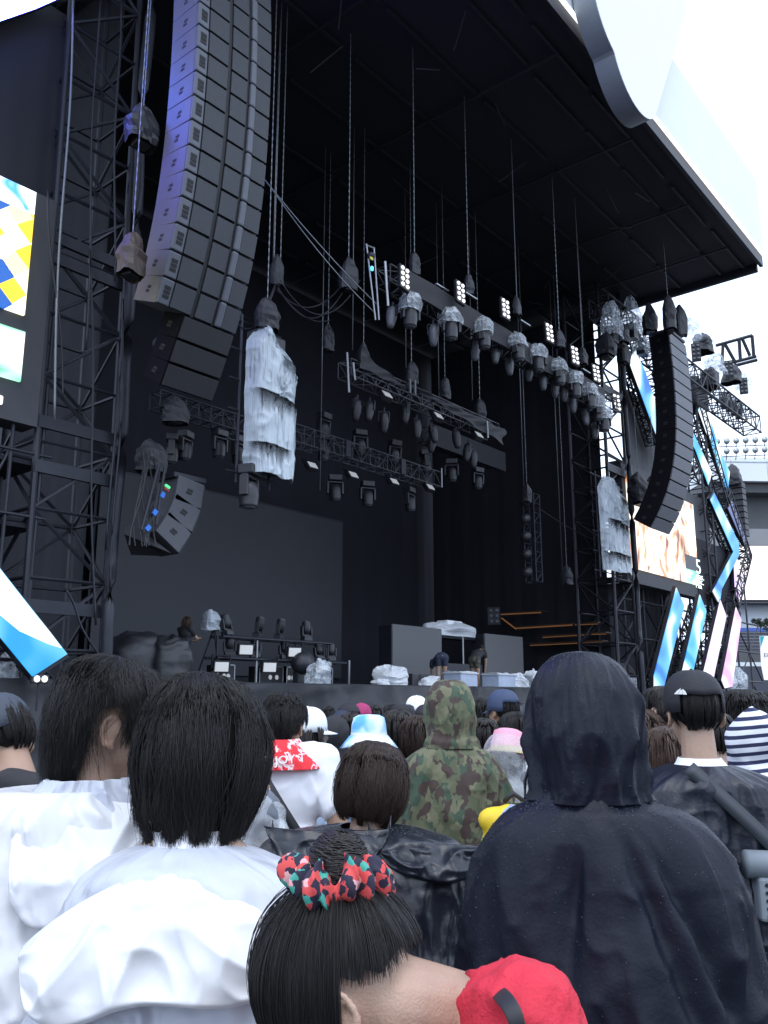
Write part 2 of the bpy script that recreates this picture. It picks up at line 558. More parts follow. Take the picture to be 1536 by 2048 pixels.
def np_mesh(name, V, Fq, m, smooth=True):
    me = bpy.data.meshes.new(name)
    me.vertices.add(len(V))
    me.vertices.foreach_set('co', np.asarray(V, np.float32).ravel())
    k = Fq.shape[1]
    me.loops.add(Fq.size)
    me.loops.foreach_set('vertex_index', Fq.astype(np.int32).ravel())
    me.polygons.add(len(Fq))
    me.polygons.foreach_set('loop_start', np.arange(0, Fq.size, k, dtype=np.int32))
    me.polygons.foreach_set('loop_total', np.full(len(Fq), k, np.int32))
    me.update(calc_edges=True)
    if smooth: me.polygons.foreach_set('use_smooth', [True] * len(Fq))
    if m: me.materials.append(M[m])
    return me
def strand_mesh(name, P, rad, m):
    """P (n,k,3) strand points, rad (n,k): thin three-sided tapering tubes"""
    n, k = P.shape[:2]
    d = np.gradient(P, axis=1)
    d /= np.linalg.norm(d, axis=2, keepdims=True) + 1e-9
    up = np.where(np.abs(d[..., 2:3]) < .9, np.array([0, 0, 1.]), np.array([0, 1., 0]))
    a = np.cross(d, up)
    a /= np.linalg.norm(a, axis=2, keepdims=True) + 1e-9
    b = np.cross(d, a)
    V = np.empty((n, k, 3, 3))
    for j in range(3):
        t = 2 * math.pi * j / 3
        V[:, :, j] = P + (a * math.cos(t) + b * math.sin(t)) * rad[..., None]
    idx = np.arange(n * k * 3).reshape(n, k, 3)
    q = []
    for j in range(3):
        j2 = (j + 1) % 3
        q.append(np.stack([idx[:, :-1, j], idx[:, :-1, j2], idx[:, 1:, j2], idx[:, 1:, j]], -1).reshape(-1, 4))
    return np_mesh(name, V.reshape(-1, 3), np.concatenate(q), m)
def loft(sec, nu=120, nv=110, fold=None, skip=None):
    """sec rows: (z, cx, cy, a, b, n) from top to bottom; fold(theta, v, z) moves points outward"""
    S = np.array(sec, float)
    d = np.r_[0, np.cumsum(np.abs(np.diff(S[:, 0])) + np.abs(np.diff(S[:, 3])) * .9)]
    d /= d[-1]
    v = np.linspace(0, 1, nv)
    # smooth interpolation with Catmull tangents
    out = np.zeros((nv, 6))
    for c in range(6):
        m = np.gradient(S[:, c], d)
        i = np.clip(np.searchsorted(d, v, side='right') - 1, 0, len(d) - 2)
        h = d[i + 1] - d[i]
        t = (v - d[i]) / h
        out[:, c] = (2 * t**3 - 3 * t**2 + 1) * S[i, c] + (t**3 - 2 * t**2 + t) * h * m[i] + (-2 * t**3 + 3 * t**2) * S[i + 1, c] + (t**3 - t**2) * h * m[i + 1]
    th = np.linspace(0, 2 * math.pi, nu, endpoint=False)
    T, Vv = np.meshgrid(th, v)
    Z, CX, CY, A, B, N = [out[:, c][:, None] * np.ones_like(T) for c in range(6)]
    A, B = np.maximum(A, .0005), np.maximum(B, .0005)
    c, s_ = np.cos(T), np.sin(T)
    k = (np.abs(c) ** N + np.abs(s_) ** N) ** (-1 / N)
    X, Y = c * k, s_ * k
    f = fold(T, Vv, Z) if fold is not None else 0 * T
    if isinstance(f, tuple): f, dz = f
    else: dz = 0
    L = np.sqrt((X * A) ** 2 + (Y * B) ** 2) + 1e-6
    P = np.stack([CX + X * A * (1 + f / L), CY + Y * B * (1 + f / L), Z + dz], -1)
    idx = np.arange(nv * nu).reshape(nv, nu)
    nx = np.roll(idx, -1, 1)
    Q = np.stack([idx[:-1], idx[1:], nx[1:], nx[:-1]], -1)
    if skip is not None:
        keep = ~skip(T[:-1], Vv[:-1], Z[:-1])
        Q = Q[keep]
    return P.reshape(-1, 3), Q.reshape(-1, 4)
def periodic(fn, T, *a):
    """blend noise around the seam theta = 0 / 2 pi"""
    w_ = T / (2 * math.pi)
    return fn(T, *a) * (1 - w_) + fn(T - 2 * math.pi, *a) * w_
def cloth_fold(seed, amp=.02, fth=1.6, fz=1.2, slant=1.5, fine=.25, grow=None):
    def f(T, V, Z):
        def g(T):
            wv = vnoise(T * .8 + 9, Z * 2.2, seed + 3)
            a = ridge(T * fth + slant * Z + 1.2 * wv, Z * fz * 2 - T * .3, seed, 1.3) - .45
            b = ridge(T * fth * 1.9 - slant * 1.4 * Z + 2 * wv, Z * fz * 3, seed + 1, 1.8) - .35
            c = ridge(T * fth * 5, Z * 14 + 3 * wv, seed + 2, 2.2) - .3
            return a + .55 * b + fine * c
        r = periodic(g, T) * amp
        return r * (grow(V, Z) if grow else 1)
    return f
# ================================================================ the setting
SY, DZ = 13.6, 1.86                     # stage front plane, deck height
g = MB()
g.box((40, 40, -.1), (900, 900, .2))
tag(g.build('ground', 'asphalt'), kind='structure')

# ---- stage: deck, front skirt, drapes round the back and sides
stage = thing('stage', 'long black festival stage with a wrinkled cloth skirt along its front edge', 'stage', (19, SY, 0))
MB().box((20, 19, DZ - .1), (46, 10.6, .2)).build('deck', 'deck', stage)
P = np.zeros((26, 420, 3))
for i in range(26):
    t = i / 25
    xs = np.linspace(-8, 50, 420)
    P[i, :, 0] = xs
    P[i, :, 1] = SY - .03 - .04 * t
    P[i, :, 2] = DZ + .015 - t * (DZ + .005)
X, T = np.meshgrid(np.linspace(-8, 50, 420), np.linspace(0, 1, 26))
sag = ridge(X * .9 + .9 * T, T * 1.5 + X * .12, 3) + .6 * ridge(X * 2.3 - 1.2 * T, T * 2, 4) + .35 * ridge(X * .5, T * 4 + X * .3, 5)
P[:, :, 1] -= .075 * sag
b = MB()
b.grid([[Vector(p) for p in r_] for r_ in P])
b.build('skirt', 'skirt_black', stage, smooth=True)
MB().box((19, SY - .01, DZ + .02), (58, .08, .05)).build('edge_rail', 'steel_dark', stage)
def drape(name, label, p0, p1, z0, z1, seed, matn='drape', fold=.022, part=None):
    p0, p1 = Vector((*p0, 0)), Vector((*p1, 0))
    d = (p1 - p0)
    n = Vector((-d.y, d.x, 0)).normalized()
    k = int(d.length * 8)
    b = MB()
    rows = []
    for i in range(10):
        z = z1 + (z0 - z1) * i / 9
        row = []
        for j in range(k + 1):
            s = d.length * j / k
            q = fold * (math.sin(s * 5.3 + seed + .3 * math.sin(z * .5)) + .6 * math.sin(s * 12.1 + seed * 2 + .2 * z)) * (.3 + .7 * i / 9)
            row.append(p0 + d * (j / k) + n * q + Vector((0, 0, z)))
        rows.append(row)
    b.grid(rows)
    o = b.build(name, matn, part, smooth=True)
    if part is None: tag(o, label, 'curtain')
    return o
drape('curtain', 'black back curtain behind the dark video wall across the whole stage', (5, 23.4), (33.5, 23.4), DZ, 17.8, 1)
drape('curtain', 'black side curtain closing the near left wing behind the lattice tower', (8.9, 14.9), (8.9, 23.2), DZ, 17.8, 2, part=None)
drape('curtain', 'black side curtain closing the far right wing of the stage', (31.5, 14.7), (31.5, 23.2), DZ, 17.6, 3)

# ---- roof
RZ, RF, RX0, RX1, RB = 17.9, 8.2, 3.0, 32.5, 23.6
roof = thing('stage_roof', 'huge black stage roof seen from below with a white front fascia', 'roof', ((RX0 + RX1) / 2, RF, RZ))
MB().box(((RX0 + RX1) / 2, (RF + RB) / 2, RZ + .2), (RX1 - RX0, RB - RF, .4)).build('ceiling', 'roof_black', roof)
for k, y in enumerate((8.75, 9.6, 11.2, 12.9, 14.8, 16.9, 19.2, 21.5)):
    rr = random.Random(k)
    x = RX0
    m = MB()
    while x < RX1 - .3:
        L = min(rr.uniform(2.2, 5.5), RX1 - .2 - x)
        m.box((x + L / 2, y + rr.uniform(-.03, .03), RZ - .05 - .05 * rr.random()), (L - .15, .07, .09))
        x += L + rr.uniform(0, .5)
    m.build('beam', 'roof_beam', roof)
for k, x in enumerate((8.5, 13, 17.5, 22, 26.5, 30.2)):
    MB().box((x, (RF + RB) / 2, RZ - .14), (.06, RB - RF - 1, .06)).build('cross_beam', 'roof_beam', roof)
m = MB()
rr = random.Random(5)
for k in range(26):                       # odds and ends clamped under the roof
    x, y = rr.uniform(12, 31), rr.uniform(9, 20)
    a = rr.uniform(0, 3.1)
    m.tube((x, y, RZ - .2), (x + .9 * math.cos(a), y + .9 * math.sin(a), RZ - .25 - rr.random() * .5), .02, 5)
m.build('brace', 'roof_beam', roof)
MB().box(((RX0 + RX1) / 2, RF - .06, RZ + .10), (RX1 - RX0, .12, .5)).build('front_beam', 'steel_dark', roof)
MB().box(((RX0 + RX1) / 2, RF - .17, RZ + .30), (RX1 - RX0 - .1, .07, .09)).build('edge_light', 'edge_light', roof)
MB().box(((RX0 + RX1) / 2, RF - .10, RZ + 1.95), (RX1 - RX0, .18, 3.1)).build('fascia', 'fascia_white', roof)
MB().box((RX1 - .02, (RF + RB) / 2 + .1, RZ + .02), (.18, RB - RF, .62)).build('side_beam', 'roof_black', roof)
# ---- scalloped sign on the fascia
sg = thing('roof_sign', 'big white scalloped flower shaped sign fixed to the front of the stage roof', 'sign', (20.3, 7.5, 16.3))
lobes = ((19.3, 18.0, 1.52), (18.42, 18.8, 1.52), (17.9, 20.3, 1.75), (18.6, 22.0, 1.85), (20.3, 22.9, 1.9), (22.0, 22.3, 1.85), (22.6, 20.8, 1.75), (21.0, 20.2, 2.6))
pts = []
for k in range(240):
    a = 2 * math.pi * k / 240
    dx, dz = math.cos(a), math.sin(a)
    best = 2.6
    for (lx, lz, lr) in lobes:
        ox, oz = lx - 20.1, lz - 20.3
        bq = ox * dx + oz * dz
        disc = bq * bq - (ox * ox + oz * oz - lr * lr)
        if disc > 0: best = max(best, bq + math.sqrt(disc))
    den = dx * .86 - dz * .511                     # straight cut up the right side
    if den > .01: best = min(best, 1.96 / den)
    pts.append(Vector((20.1 + dx * best, 7.42, 20.3 + dz * best)))
MB().prism(pts, (0, .55, 0)).build('side_band', 'sign_grey', sg)
MB().prism([p + Vector((0, -.02, 0)) for p in pts], (0, .018, 0)).build('face', 'sign_white', sg)

# ---- lattice helper
def truss(parent, p0, p1, w_, h_, bays, r=.025, up=(0, 0, 1), mat_='steel_black', br=.6, chordname='chord', tri=False, bracename='bracing'):
    """four chords (each a part) and the zigzag bracing of each side (a part a side)"""
    p0, p1 = Vector(p0), Vector(p1)
    d = (p1 - p0)
    L = d.length
    d.normalize()
    u = Vector(up)
    s = d.cross(u).normalized()
    u = s.cross(d).normalized()
    cs = [s * (-w_ / 2) + u * (-h_ / 2), s * (w_ / 2) + u * (-h_ / 2), s * (w_ / 2) + u * (h_ / 2), s * (-w_ / 2) + u * (h_ / 2)]
    for c in cs: MB().tube(p0 + c, p1 + c, r, 7).build(chordname, mat_, parent)
    for k in range(4):
        m = MB()
        a, b_ = cs[k], cs[(k + 1) % 4]
        for i in range(bays):
            q0, q1 = p0 + d * L * i / bays, p0 + d * L * (i + 1) / bays
            if (i + k) % 2: m.tube(q0 + a, q1 + b_, r * br, 5)
            else: m.tube(q0 + b_, q1 + a, r * br, 5)
            m.tube(q0 + a, q0 + b_, r * br, 5)
        m.tube(p1 + a, p1 + b_, r * br, 5)
        m.build(bracename, mat_, parent)
# ---- stage towers
tw = thing('lattice_tower', 'tall dark steel lattice tower at the left end of the stage, hung with cables', 'tower', (7.95, 14.35, 0))
truss(tw, (7.95, 14.35, 0), (7.75, 14.35, 17.9), 1.5, 1.25, 15, .06, (0, 1, 0), 'steel_dark', .6)
for k, (z, ) in enumerate([(3.1,), (5.5,), (6.3,), (9.4,), (9.8,)]):
    MB().box((7.9, 13.70, z), (1.6, .08, .22)).build('cross_plate', 'steel_dark', tw)
tw2 = thing('lattice_tower', 'lattice tower at the right end of the stage with white sky showing through', 'tower', (30.6, 14.4, 0))
truss(tw2, (30.6, 14.4, 0), (30.6, 14.4, 17.8), 1.7, 1.5, 15, .07, (0, 1, 0), 'steel_black', .6)
for z in (10.2, 13.4, 15.9): MB().box((30.6, 13.62, z), (1.9, .1, .3)).build('cross_plate', 'steel_black', tw2)
for x, y, lab in ((8.62, 13.5, 'thick black pole wrapped in cloth beside the left lattice tower'), (31.2, 13.4, 'thick black pole beside the right lattice tower')):
    m = MB()
    m.path([(x + .03 * math.sin(z * 1.3), y, z) for z in np.linspace(0, 17.8, 40)], .11, 9, [1 + .10 * math.sin(.9 * z) + .05 * math.sin(2.3 * z) for z in np.linspace(0, 17.8, 40)])
    tag(m.build('pole', 'steel_dark', smooth=True), lab, 'pole')
# scaffold beside the left tower (behind the LED strip)
sc_ = thing('scaffold', 'dark scaffold poles and platforms left of the lattice tower below the video screen', 'scaffold', (6, 14.2, 0))
for x in (4.2, 5.6, 6.7, 7.25):
    MB().tube((x, 13.75, 0), (x, 13.75, 6.2 if x < 7 else 9.5), .035, 7).build('pole', 'steel_dark', sc_)
    MB().tube((x, 15.2, 0), (x, 15.2, 6.2), .035, 7).build('pole', 'steel_black', sc_)
for z in (2.2, 3.1, 4.6, 5.7): MB().tube((3, 13.72, z), (7.4, 13.72, z), .03, 7).build('rail', 'steel_dark', sc_)
for z in (4.45, 5.55): MB().box((5, 14.5, z), (4.6, 1.4, .08)).build('platform', 'drape', sc_)
for a in ((4.2, 2.2, 5.6, 4.6), (5.6, 3.1, 6.7, 5.7)): MB().tube((a[0], 13.78, a[1]), (a[2], 13.78, a[3]), .025, 6).build('brace', 'steel_dark', sc_)
# scaffold right, under and behind the right screen
sc2 = thing('scaffold', 'dark scaffold lattice standing under the right video screen behind glowing strips', 'scaffold', (40, 15, 0))
for x in np.arange(32, 49, 1.9):
    MB().tube((x, 14.3, 0), (x, 14.3, 6.4 if x < 39 else 8.0), .05, 6).build('pole', 'steel_black', sc2)
for z in (2.4, 3.9, 5.4): MB().tube((31.8, 14.27, z), (49, 14.27, z), .045, 6).build('rail', 'steel_black', sc2)
m = MB()
for k, x in enumerate(np.arange(32, 47.2, 1.9)):
    for z in (.9, 2.4, 3.9):
        if (k + int(z)) % 2: m.tube((x, 14.33, z), (x + 1.9, 14.33, z + 1.5), .035, 5)
        else: m.tube((x + 1.9, 14.33, z), (x, 14.33, z + 1.5), .035, 5)
m.build('bracing', 'steel_black', sc2)
drape('scaffold_net', 'dark net curtain hung behind the glowing strips under the right screen', (31.8, 15.0), (39.2, 15.0), 1.0, 6.3, 8, 'drape', .03)
drape('scaffold_net', 'dark net curtain hung on the wing scaffold behind the lowest left strip', (-4, 15.4), (7.4, 15.4), 0, 6.2, 9, 'drape', .03)

mat('scrim_dark', (.0105, .0115, .017), .8, var=.15, vscale=.8)
# ---- video screens and the scrims above them
def panel(parent, name, x0, x1, z0, z1, y, d, m): return MB().box(((x0 + x1) / 2, y + d / 2, (z0 + z1) / 2), (x1 - x0, d, z1 - z0)).build(name, m, parent)
vs = thing('video_screen', 'bright video screen left of the stage showing yellow, blue and green pictures', 'screen', (3, 13.6, 5.9))
panel(vs, 'frame', -.6, 7.05, 6.15, 10.45, 13.62, .5, 'led_off_grey')
panel(vs, 'picture', -.5, 6.62, 8.78, 9.95, 13.55, .06, 'screen_art')
panel(vs, 'picture', -.5, 6.62, 9.97, 10.4, 13.55, .06, 'screen_top')
panel(vs, 'picture', -.5, 6.62, 8.05, 8.77, 13.55, .06, 'screen_art')
panel(vs, 'picture', -.5, 6.66, 6.85, 7.75, 13.55, .06, 'screen_green')
o = panel(vs, 'status_square', 6.22, 6.40, 6.36, 6.52, 13.55, .06, 'lamp_white')
b = o.modifiers.new('b', 'BEVEL'); b.width = .05; b.segments = 4
vs2 = thing('video_screen', 'blown out video screen right of the stage showing people in orange and white', 'screen', (35, 13.6, 6))
panel(vs2, 'frame', 31.0, 40.6, 5.95, 10.75, 13.64, .5, 'led_off_grey')
panel(vs2, 'picture', 31.3, 36.9, 6.5, 10.2, 13.55, .07, 'screen_people')
panel(vs2, 'picture', 36.9, 38.4, 7.1, 7.75, 13.55, .07, 'led_off_light')
panel(vs2, 'picture', 36.9, 38.4, 7.75, 10.2, 13.55, .07, 'screen_people')
panel(vs2, 'picture', 36.9, 38.4, 6.5, 7.1, 13.55, .07, 'screen_green')
for nm, lab, x0, x1 in (('scrim', 'dark grey mesh panel above the left video screen', -2, 7.1), ('scrim', 'grey mesh panel above the right video screen beside the lattice tower', 31.9, 38.6)):
    tag(drape('scrim', None, (x0, 13.9), (x1, 13.9), 10.55, 14.6 if x0 < 0 else 14.2, 5, 'led_off_grey' if x0 > 0 else 'scrim_dark', .012), lab, 'mesh panel')
sg2 = thing('letter_sign', 'black board with white lettering behind the right towers', 'sign', (41.4, 13.58, 5.9))
panel(sg2, 'board', 38.45, 43.0, 5.7, 8.7, 13.60, .04, 'drape')
def text(body, size, loc, rot, m, parent, name='lettering', ext=.01, sx=1.):
    c = bpy.data.curves.new('t', 'FONT')
    c.body = body
    c.size = size
    c.extrude = ext
    c.resolution_u = 2
    o = bpy.data.objects.new('t', c)
    TMP.collection.objects.link(o)
    with bpy.context.temp_override(scene=TMP, view_layer=TMP.view_layers[0]):
        me = bpy.data.meshes.new_from_object(o.evaluated_get(bpy.context.evaluated_depsgraph_get()))
    bpy.data.objects.remove(o)
    me.transform(Matrix.Translation(Vector(loc)) @ rot.to_matrix().to_4x4() @ Matrix.Diagonal((sx, 1, 1, 1)))
    me.transform(MATX[parent.name].inverted())
    me.materials.clear()
    me.materials.append(M[m])
    return link(name, me, parent)
up_ = Euler((R(90), 0, 0))
for body, px, py, s in (('5', 1392, 1146, .95), ('nas.', 1393, 1157, .42), ('nic.', 1394, 1167, .42), ('i aa', 1392, 1175, .36)):
    p = onY(px, py, 13.55)
    text(body, s, p, up_, 'letter_white', sg2, sx=1.5)

# ---- glowing LED strips
def strip(label, poly, m, Y=13.15, d=.16, group='glowing LED strips'):
    pts = [onY(px, py, Y) for px, py in poly]
    c = sum(pts, Vector()) / len(pts)
    if poly[0][0] > 1200:                        # true width of the strips, across their long axis
        q = max((p - c for p in pts), key=lambda d_: d_.length).normalized()
        nn = Vector((q.z, 0, -q.x))
        pts = [p + nn * ((p - c).dot(nn)) * .35 for p in pts]
    t = thing('light_strip', label, 'LED strip', (c.x, Y, min(p.z for p in pts)), group=group)
    MB().prism([c + (p - c) * 1.0 for p in pts], (0, .03, 0)).build('lit_face', m, t)
    MB().prism([c + (p - c) * 1.03 + Vector((0, .032, 0)) for p in pts], (0, d, 0)).build('housing', 'steel_black', t)
    return t
ls = strip('wide cyan and white glowing strip slanting down at the left edge', [(-240, 830), (135, 1308), (66, 1353), (-330, 870)], 'strip_cyan')
MB().prism([onY(px, py, 13.12) for px, py in ((-240, 832), (124, 1296), (98, 1288), (40, 1262), (-40, 1196), (-326, 866))], (0, .02, 0)).build('white_area', 'strip_white', ls)
strip('cyan and violet glowing strip in the top left corner above the mesh panel', [(-330, 60), (-60, -60), (118, -4), (70, 17), (0, 41), (-330, 150)], 'strip_top', 13.4)
strip('tall white glowing strip left of the right speaker hang', [(1263, 718), (1272, 700), (1290, 745), (1334, 884), (1332, 920)], 'strip_blue')
strip('cyan glowing strip half behind the right speaker hang', [(1312, 750), (1321, 735), (1424, 946), (1418, 962), (1392, 898)], 'strip_cyan', 13.3)
strip('upper bright cyan strip right of the right speaker hang', [(1401, 816), (1410, 803), (1440, 905), (1457, 947), (1456, 984)], 'strip_cyan', 13.3)
strip('bent blue and white strip right of the lettered board', [(1424, 999), (1429, 986), (1470, 1088), (1472, 1112), (1448, 1176), (1446, 1204), (1435, 1178), (1463, 1105)], 'strip_blue', 13.2)
strip('dim blue strip beside the bent strip near the stadium wall', [(1459, 1014), (1463, 998), (1489, 1072), (1490, 1090), (1483, 1076)], 'strip_dim', 13.25)
strip('violet tipped white strip behind the far lattice', [(1470, 1110), (1482, 1130), (1486, 1165), (1480, 1207), (1473, 1180)], 'strip_violet', 13.35)
strip('tallest lower strip, white above and blue below, nearest the stage', [(1357, 1186), (1369, 1213), (1324, 1368), (1308, 1372), (1309, 1352)], 'strip_blue')
strip('second lower strip from the stage, white tip over cyan', [(1403, 1198), (1413, 1222), (1383, 1340), (1365, 1344)], 'strip_cyan')
strip('pale lilac lower strip, third from the stage', [(1444, 1209), (1453, 1232), (1424, 1350), (1408, 1344)], 'strip_violet')
strip('pink and magenta lower strip farthest from the stage', [(1475, 1222), (1483, 1240), (1462, 1366), (1450, 1374), (1445, 1362)], 'strip_magenta')
# ================================================================ speakers, trusses, lights
def grille_box(parent, name, c, size, m, bev=.008): return MB().box(c, size).build(name, m, parent, world=False, bevel=bev)
def cabinet_front(side):
    """one big line array box, front to -y, side = which flank carries the handle pockets; origin at its front top corner line"""
    W, H, D = 1.66, .455, .70
    o = MB().box((0, .05 + D / 2, -H / 2), (W, D - .02, H - .014)).build('speaker_cabinet', 'cabinet_grey', None, bevel=.012)
    MATX[o.name] = Matrix()
    x = -W / 2
    def sub(nm, c, s, m, b=.006):
        q = MB().box(c, s).build(nm, m, o, world=False, bevel=b)
        return q
    sub('front_edge', (x + .115, .03, -H / 2), (.23, .06, H - .03), 'rail_grey', .02)
    for k in range(3): sub('louvre', (x + .12, -.003, -H / 2 + .075 - k * .075), (.12, .012, .06), 'black_hole', .004)
    sub('grille', (x + .45, .012, -H / 2), (.42, .05, H - .045), 'grille_grey')
    sub('slot', (x + .70, .03, -H / 2), (.07, .04, H), 'black_hole', 0)
    sub('grille', (x + .93, .012, -H / 2), (.36, .05, H - .045), 'grille_grey')
    sub('slot', (x + 1.14, .03, -H / 2), (.045, .04, H), 'black_hole', 0)
    sub('front_rail', (x + 1.235, -.004, -H / 2), (.13, .08, H - .012), 'rail_grey', .03)
    sub('grille', (x + 1.48, .012, -H / 2), (.34, .05, H - .045), 'grille_grey')
    for s in (-1, 1):
        for k in (0, 1): sub('handle', (s * (W / 2 - .004), .36 + .02 * k, -H / 2 + .035 - k * .07), (.018, .10, .05), 'black_hole', .004)
    return o
def clone(o, parent, mx):
    c = o.copy()
    COL.objects.link(c)
    c.parent = parent
    c.matrix_parent_inverse = Matrix()
    c.matrix_basis = mx
    for ch in o.children:
        d = ch.copy()
        COL.objects.link(d)
        d.parent = c
    return c
def small_cab(W, H, D, body, front):
    o = MB().box((0, .03 + D / 2, -H / 2), (W, D, H - .012)).build('speaker_cabinet', body, None, bevel=.01)
    MATX[o.name] = Matrix()
    MB().box((0, .012, -H / 2), (W - .06, .05, H - .05)).build('grille', front, o, world=False, bevel=.006)
    for s in (-1, 1):
        for k in (0, 1): MB().box((s * W / 2, .03 + D * .5 + .02 * k, -H / 2 + .03 - .06 * k), (.016, .13, .045)).build('handle', 'black_hole', o, world=False, bevel=.003)
    return o
def hang(name, label, top, rz, angs, proto, h, tail=None, frame_w=1.5):
    """a curved hang of boxes; angs = pitch of each box in degrees (positive = front tips down)"""
    t = thing(name, label, 'speaker array', top, rz)
    p = Vector((0, 0, 0))
    MB().box((0, .35, .09), (frame_w, .75, .10)).build('bumper_frame', 'steel_dark', t, world=False, bevel=.01)
    protos = []
    for k, a in enumerate(angs):
        pr = proto if not isinstance(proto, list) else proto[k]
        hh = h if not isinstance(h, list) else h[k]
        mx = Matrix.Translation(p + Vector((tail or 0, 0, 0)) * (1 if isinstance(proto, list) and pr is not proto[0] else 0)) @ Matrix.Rotation(R(a), 4, 'X')
        if k == 0 or pr not in protos:
            protos.append(pr)
            pr.parent = t
            pr.matrix_basis = mx
        else: clone(pr, t, mx)
        p = p + Matrix.Rotation(R(a), 3, 'X') @ Vector((0, 0, -hh))
    return t
big = cabinet_front(0)
mat('cabinet_black', (.006, .006, .009), .9, spec=.12)
mat('grille_black', (.012, .012, .016), .6, bump=.5, bscale=220)
low = small_cab(1.12, .42, .56, 'cabinet_black', 'grille_black')
N_ = 15
ang = [-4, -3, -2, -1, 0, 1, 2, 3, 4.5, 6.5, 9, 12, 15, 18, 21][:N_]
angs = ang + [24, 26, 28]
hang('line_array', 'tall curved hang of grey speaker boxes on the near left of the stage', (8.43, 10.48, 14.62), 0, angs, [big] * N_ + [low] * 3, [.455] * N_ + [.42] * 3, tail=.27)
mat('grille_far', (.12, .125, .145), .6, var=.2, vscale=20, bump=.5, bscale=120)
far = small_cab(1.66, .455, .70, 'cabinet_black', 'grille_far')
p = onY(1333, 668, 10.6)
hang('line_array', 'far right curved hang of black speaker boxes in front of the bright screen', (p.x + .6, 10.45, p.z), 0, [-4, -3, -2, -1, 0, 1, 2, 4, 6, 9, 12, 16, 20, 25, 29, 33], far, .455)
mat('cabinet_slate', (.058, .060, .072), .55, var=.15, vscale=9)
fill = small_cab(.66, .50, .62, 'cabinet_slate', 'grille_dark')
# the three box side hang: its flank faces us, its back carries cables and coloured tape
p = onY(362, 958, 13.0)
sh = hang('side_fill_array', 'short hang of three grey speaker boxes with blue tape marks, above the stage left', (10.22, 13.30, 5.62), R(90), [8, 22, 33], fill, .52, frame_w=.6)
for k, (px, py) in enumerate(((325, 990), (310, 1025), (296, 1056))):
    q = onY(px, py, 12.93)
    MB().box(q, (.085, .03, .11), Euler((0, R(25 + 8 * k), 0)).to_matrix()).build('tape_mark', 'tape_blue', sh)
q = onY(335, 973, 12.93); MB().box(q, (.11, .03, .045), Euler((0, R(22), 0)).to_matrix()).build('status_lamp', 'led_green', sh)
q = onY(333, 979, 12.93); MB().box(q, (.11, .03, .035), Euler((0, R(22), 0)).to_matrix()).build('tape_mark', 'tape_red', sh)
for (a, b_) in (((318, 930), (283, 1060)), ((330, 935), (312, 1050))):
    MB().tube(onY(*a, 12.95), onY(*b_, 12.95), .03, 6).build('rear_bar', 'steel_dark', sh)
m = MB()
for k in range(9):
    a0, b0 = onY(285 + 4 * k, 900, 13.0 + .03 * k), onY(268 + 5 * k, 1092, 12.95)
    m.path([a0.lerp(b0, t) + Vector((.10 * math.sin(5 * t + k), 0, 0)) for t in np.linspace(0, 1, 12)], .014, 5)
m.build('signal_cables', 'cable_black', sh)
tag(MB().add([onY(248, 1068, 13.3), onY(342, 1106, 12.9), onY(330, 1112, 13.4), onY(262, 1110, 13.6), onY(258, 1040, 13.5)], [(0, 1, 2, 3), (0, 4, 1)]).build('cover_flap', 'bag_black', sh))

mat('truss_grey', (.085, .088, .10), .45, .4, var=.3, vscale=3)
# ---- chain hoists: bag + chain up to the roof
def hoist(px, py, Y, w_, h_, label, seed, m='bag_black', chain=True, top=RZ - .1, double=False, group='bagged chain hoists'):
    c = onY(px, py, Y)
    t = thing('chain_hoist', label, 'chain hoist', c, rz=rng.uniform(-.5, .5), group=group)
    b = crumpled_bag(w_, w_ * .75, h_ * 1.15, seed)
    b.build('bag', m, t, world=False)
    MB().box((0, 0, -h_ * .46), (w_ * .45, w_ * .4, h_ * .3)).build('motor', 'steel_black', t, world=False, bevel=.02)
    if chain:
        L = top - c.z
        for s in ((-.09, .09) if double else (0,)):
            mm = MB()
            n = min(160, int(L / .09))
            for k in range(n):
                z0 = h_ * .4 + (L - h_ * .4) * k / n
                z1 = h_ * .4 + (L - h_ * .4) * (k + 1) / n
                mm.box((s, 0, (z0 + z1) / 2), ((.020, .009) if k % 2 else (.009, .020)) + ((z1 - z0) * 1.05,))
            mm.build('chain', 'chain_steel', t, world=False)
    return t
fr = 'above the front lighting truss'
for k, (px, py) in enumerate(((829, 527), (937, 568), (1034, 611), (1119, 677), (1166, 712))):
    hoist(px, py, 11.5, .30 if k < 3 else .36, .52, f'{ORD[k]} bagged chain hoist from the left {fr}', 10 + k)
for k, (px, py) in enumerate(((727, 712), (823, 745), (890, 776), (960, 818))):
    hoist(px, py, 14.5, .40, .62, f'{ORD[k]} bagged chain hoist from the left above the middle truss with the sagging cloth', 20 + k)
hoist(554, 540, 13.0, .32, .66, 'slim bagged hoist on twin chains just right of the grey speaker hang', 31, double=True)
hoist(697, 548, 12.4, .46, .72, 'square bagged hoist on a slanting chain over the looped cables', 32)
hoist(656, 675, 16.0, .40, .72, 'bagged hoist over the rear truss, right of the plastic wrapped ladder', 33)
hoist(285, 250, 11.6, .62, .68, 'black square bagged hoist behind the purple flank of the speaker hang', 34)
hoist(263, 508, 11.3, .50, .66, 'orange tinted bagged hoist beside the lower speaker boxes', 35, 'bag_orange')
hoist(534, 628, 12.3, .52, .62, 'dark bagged hoist right above the plastic wrapped ladder', 36)
hoist(352, 820, 13.6, .55, .50, 'bagged hoist hanging above the three box side hang', 37, chain=False)
hoist(302, 912, 13.4, .60, .56, 'sagging black bag beside the top of the three box side hang', 38, chain=False)
hoist(322, 690, 13.2, .35, .42, 'small grey bag left of the lowest black speaker boxes', 39, chain=False)
hoist(1054, 985, 14.6, .42, .6, 'bagged hoist over the narrow far right ladder truss', 40, top=RZ - .1)
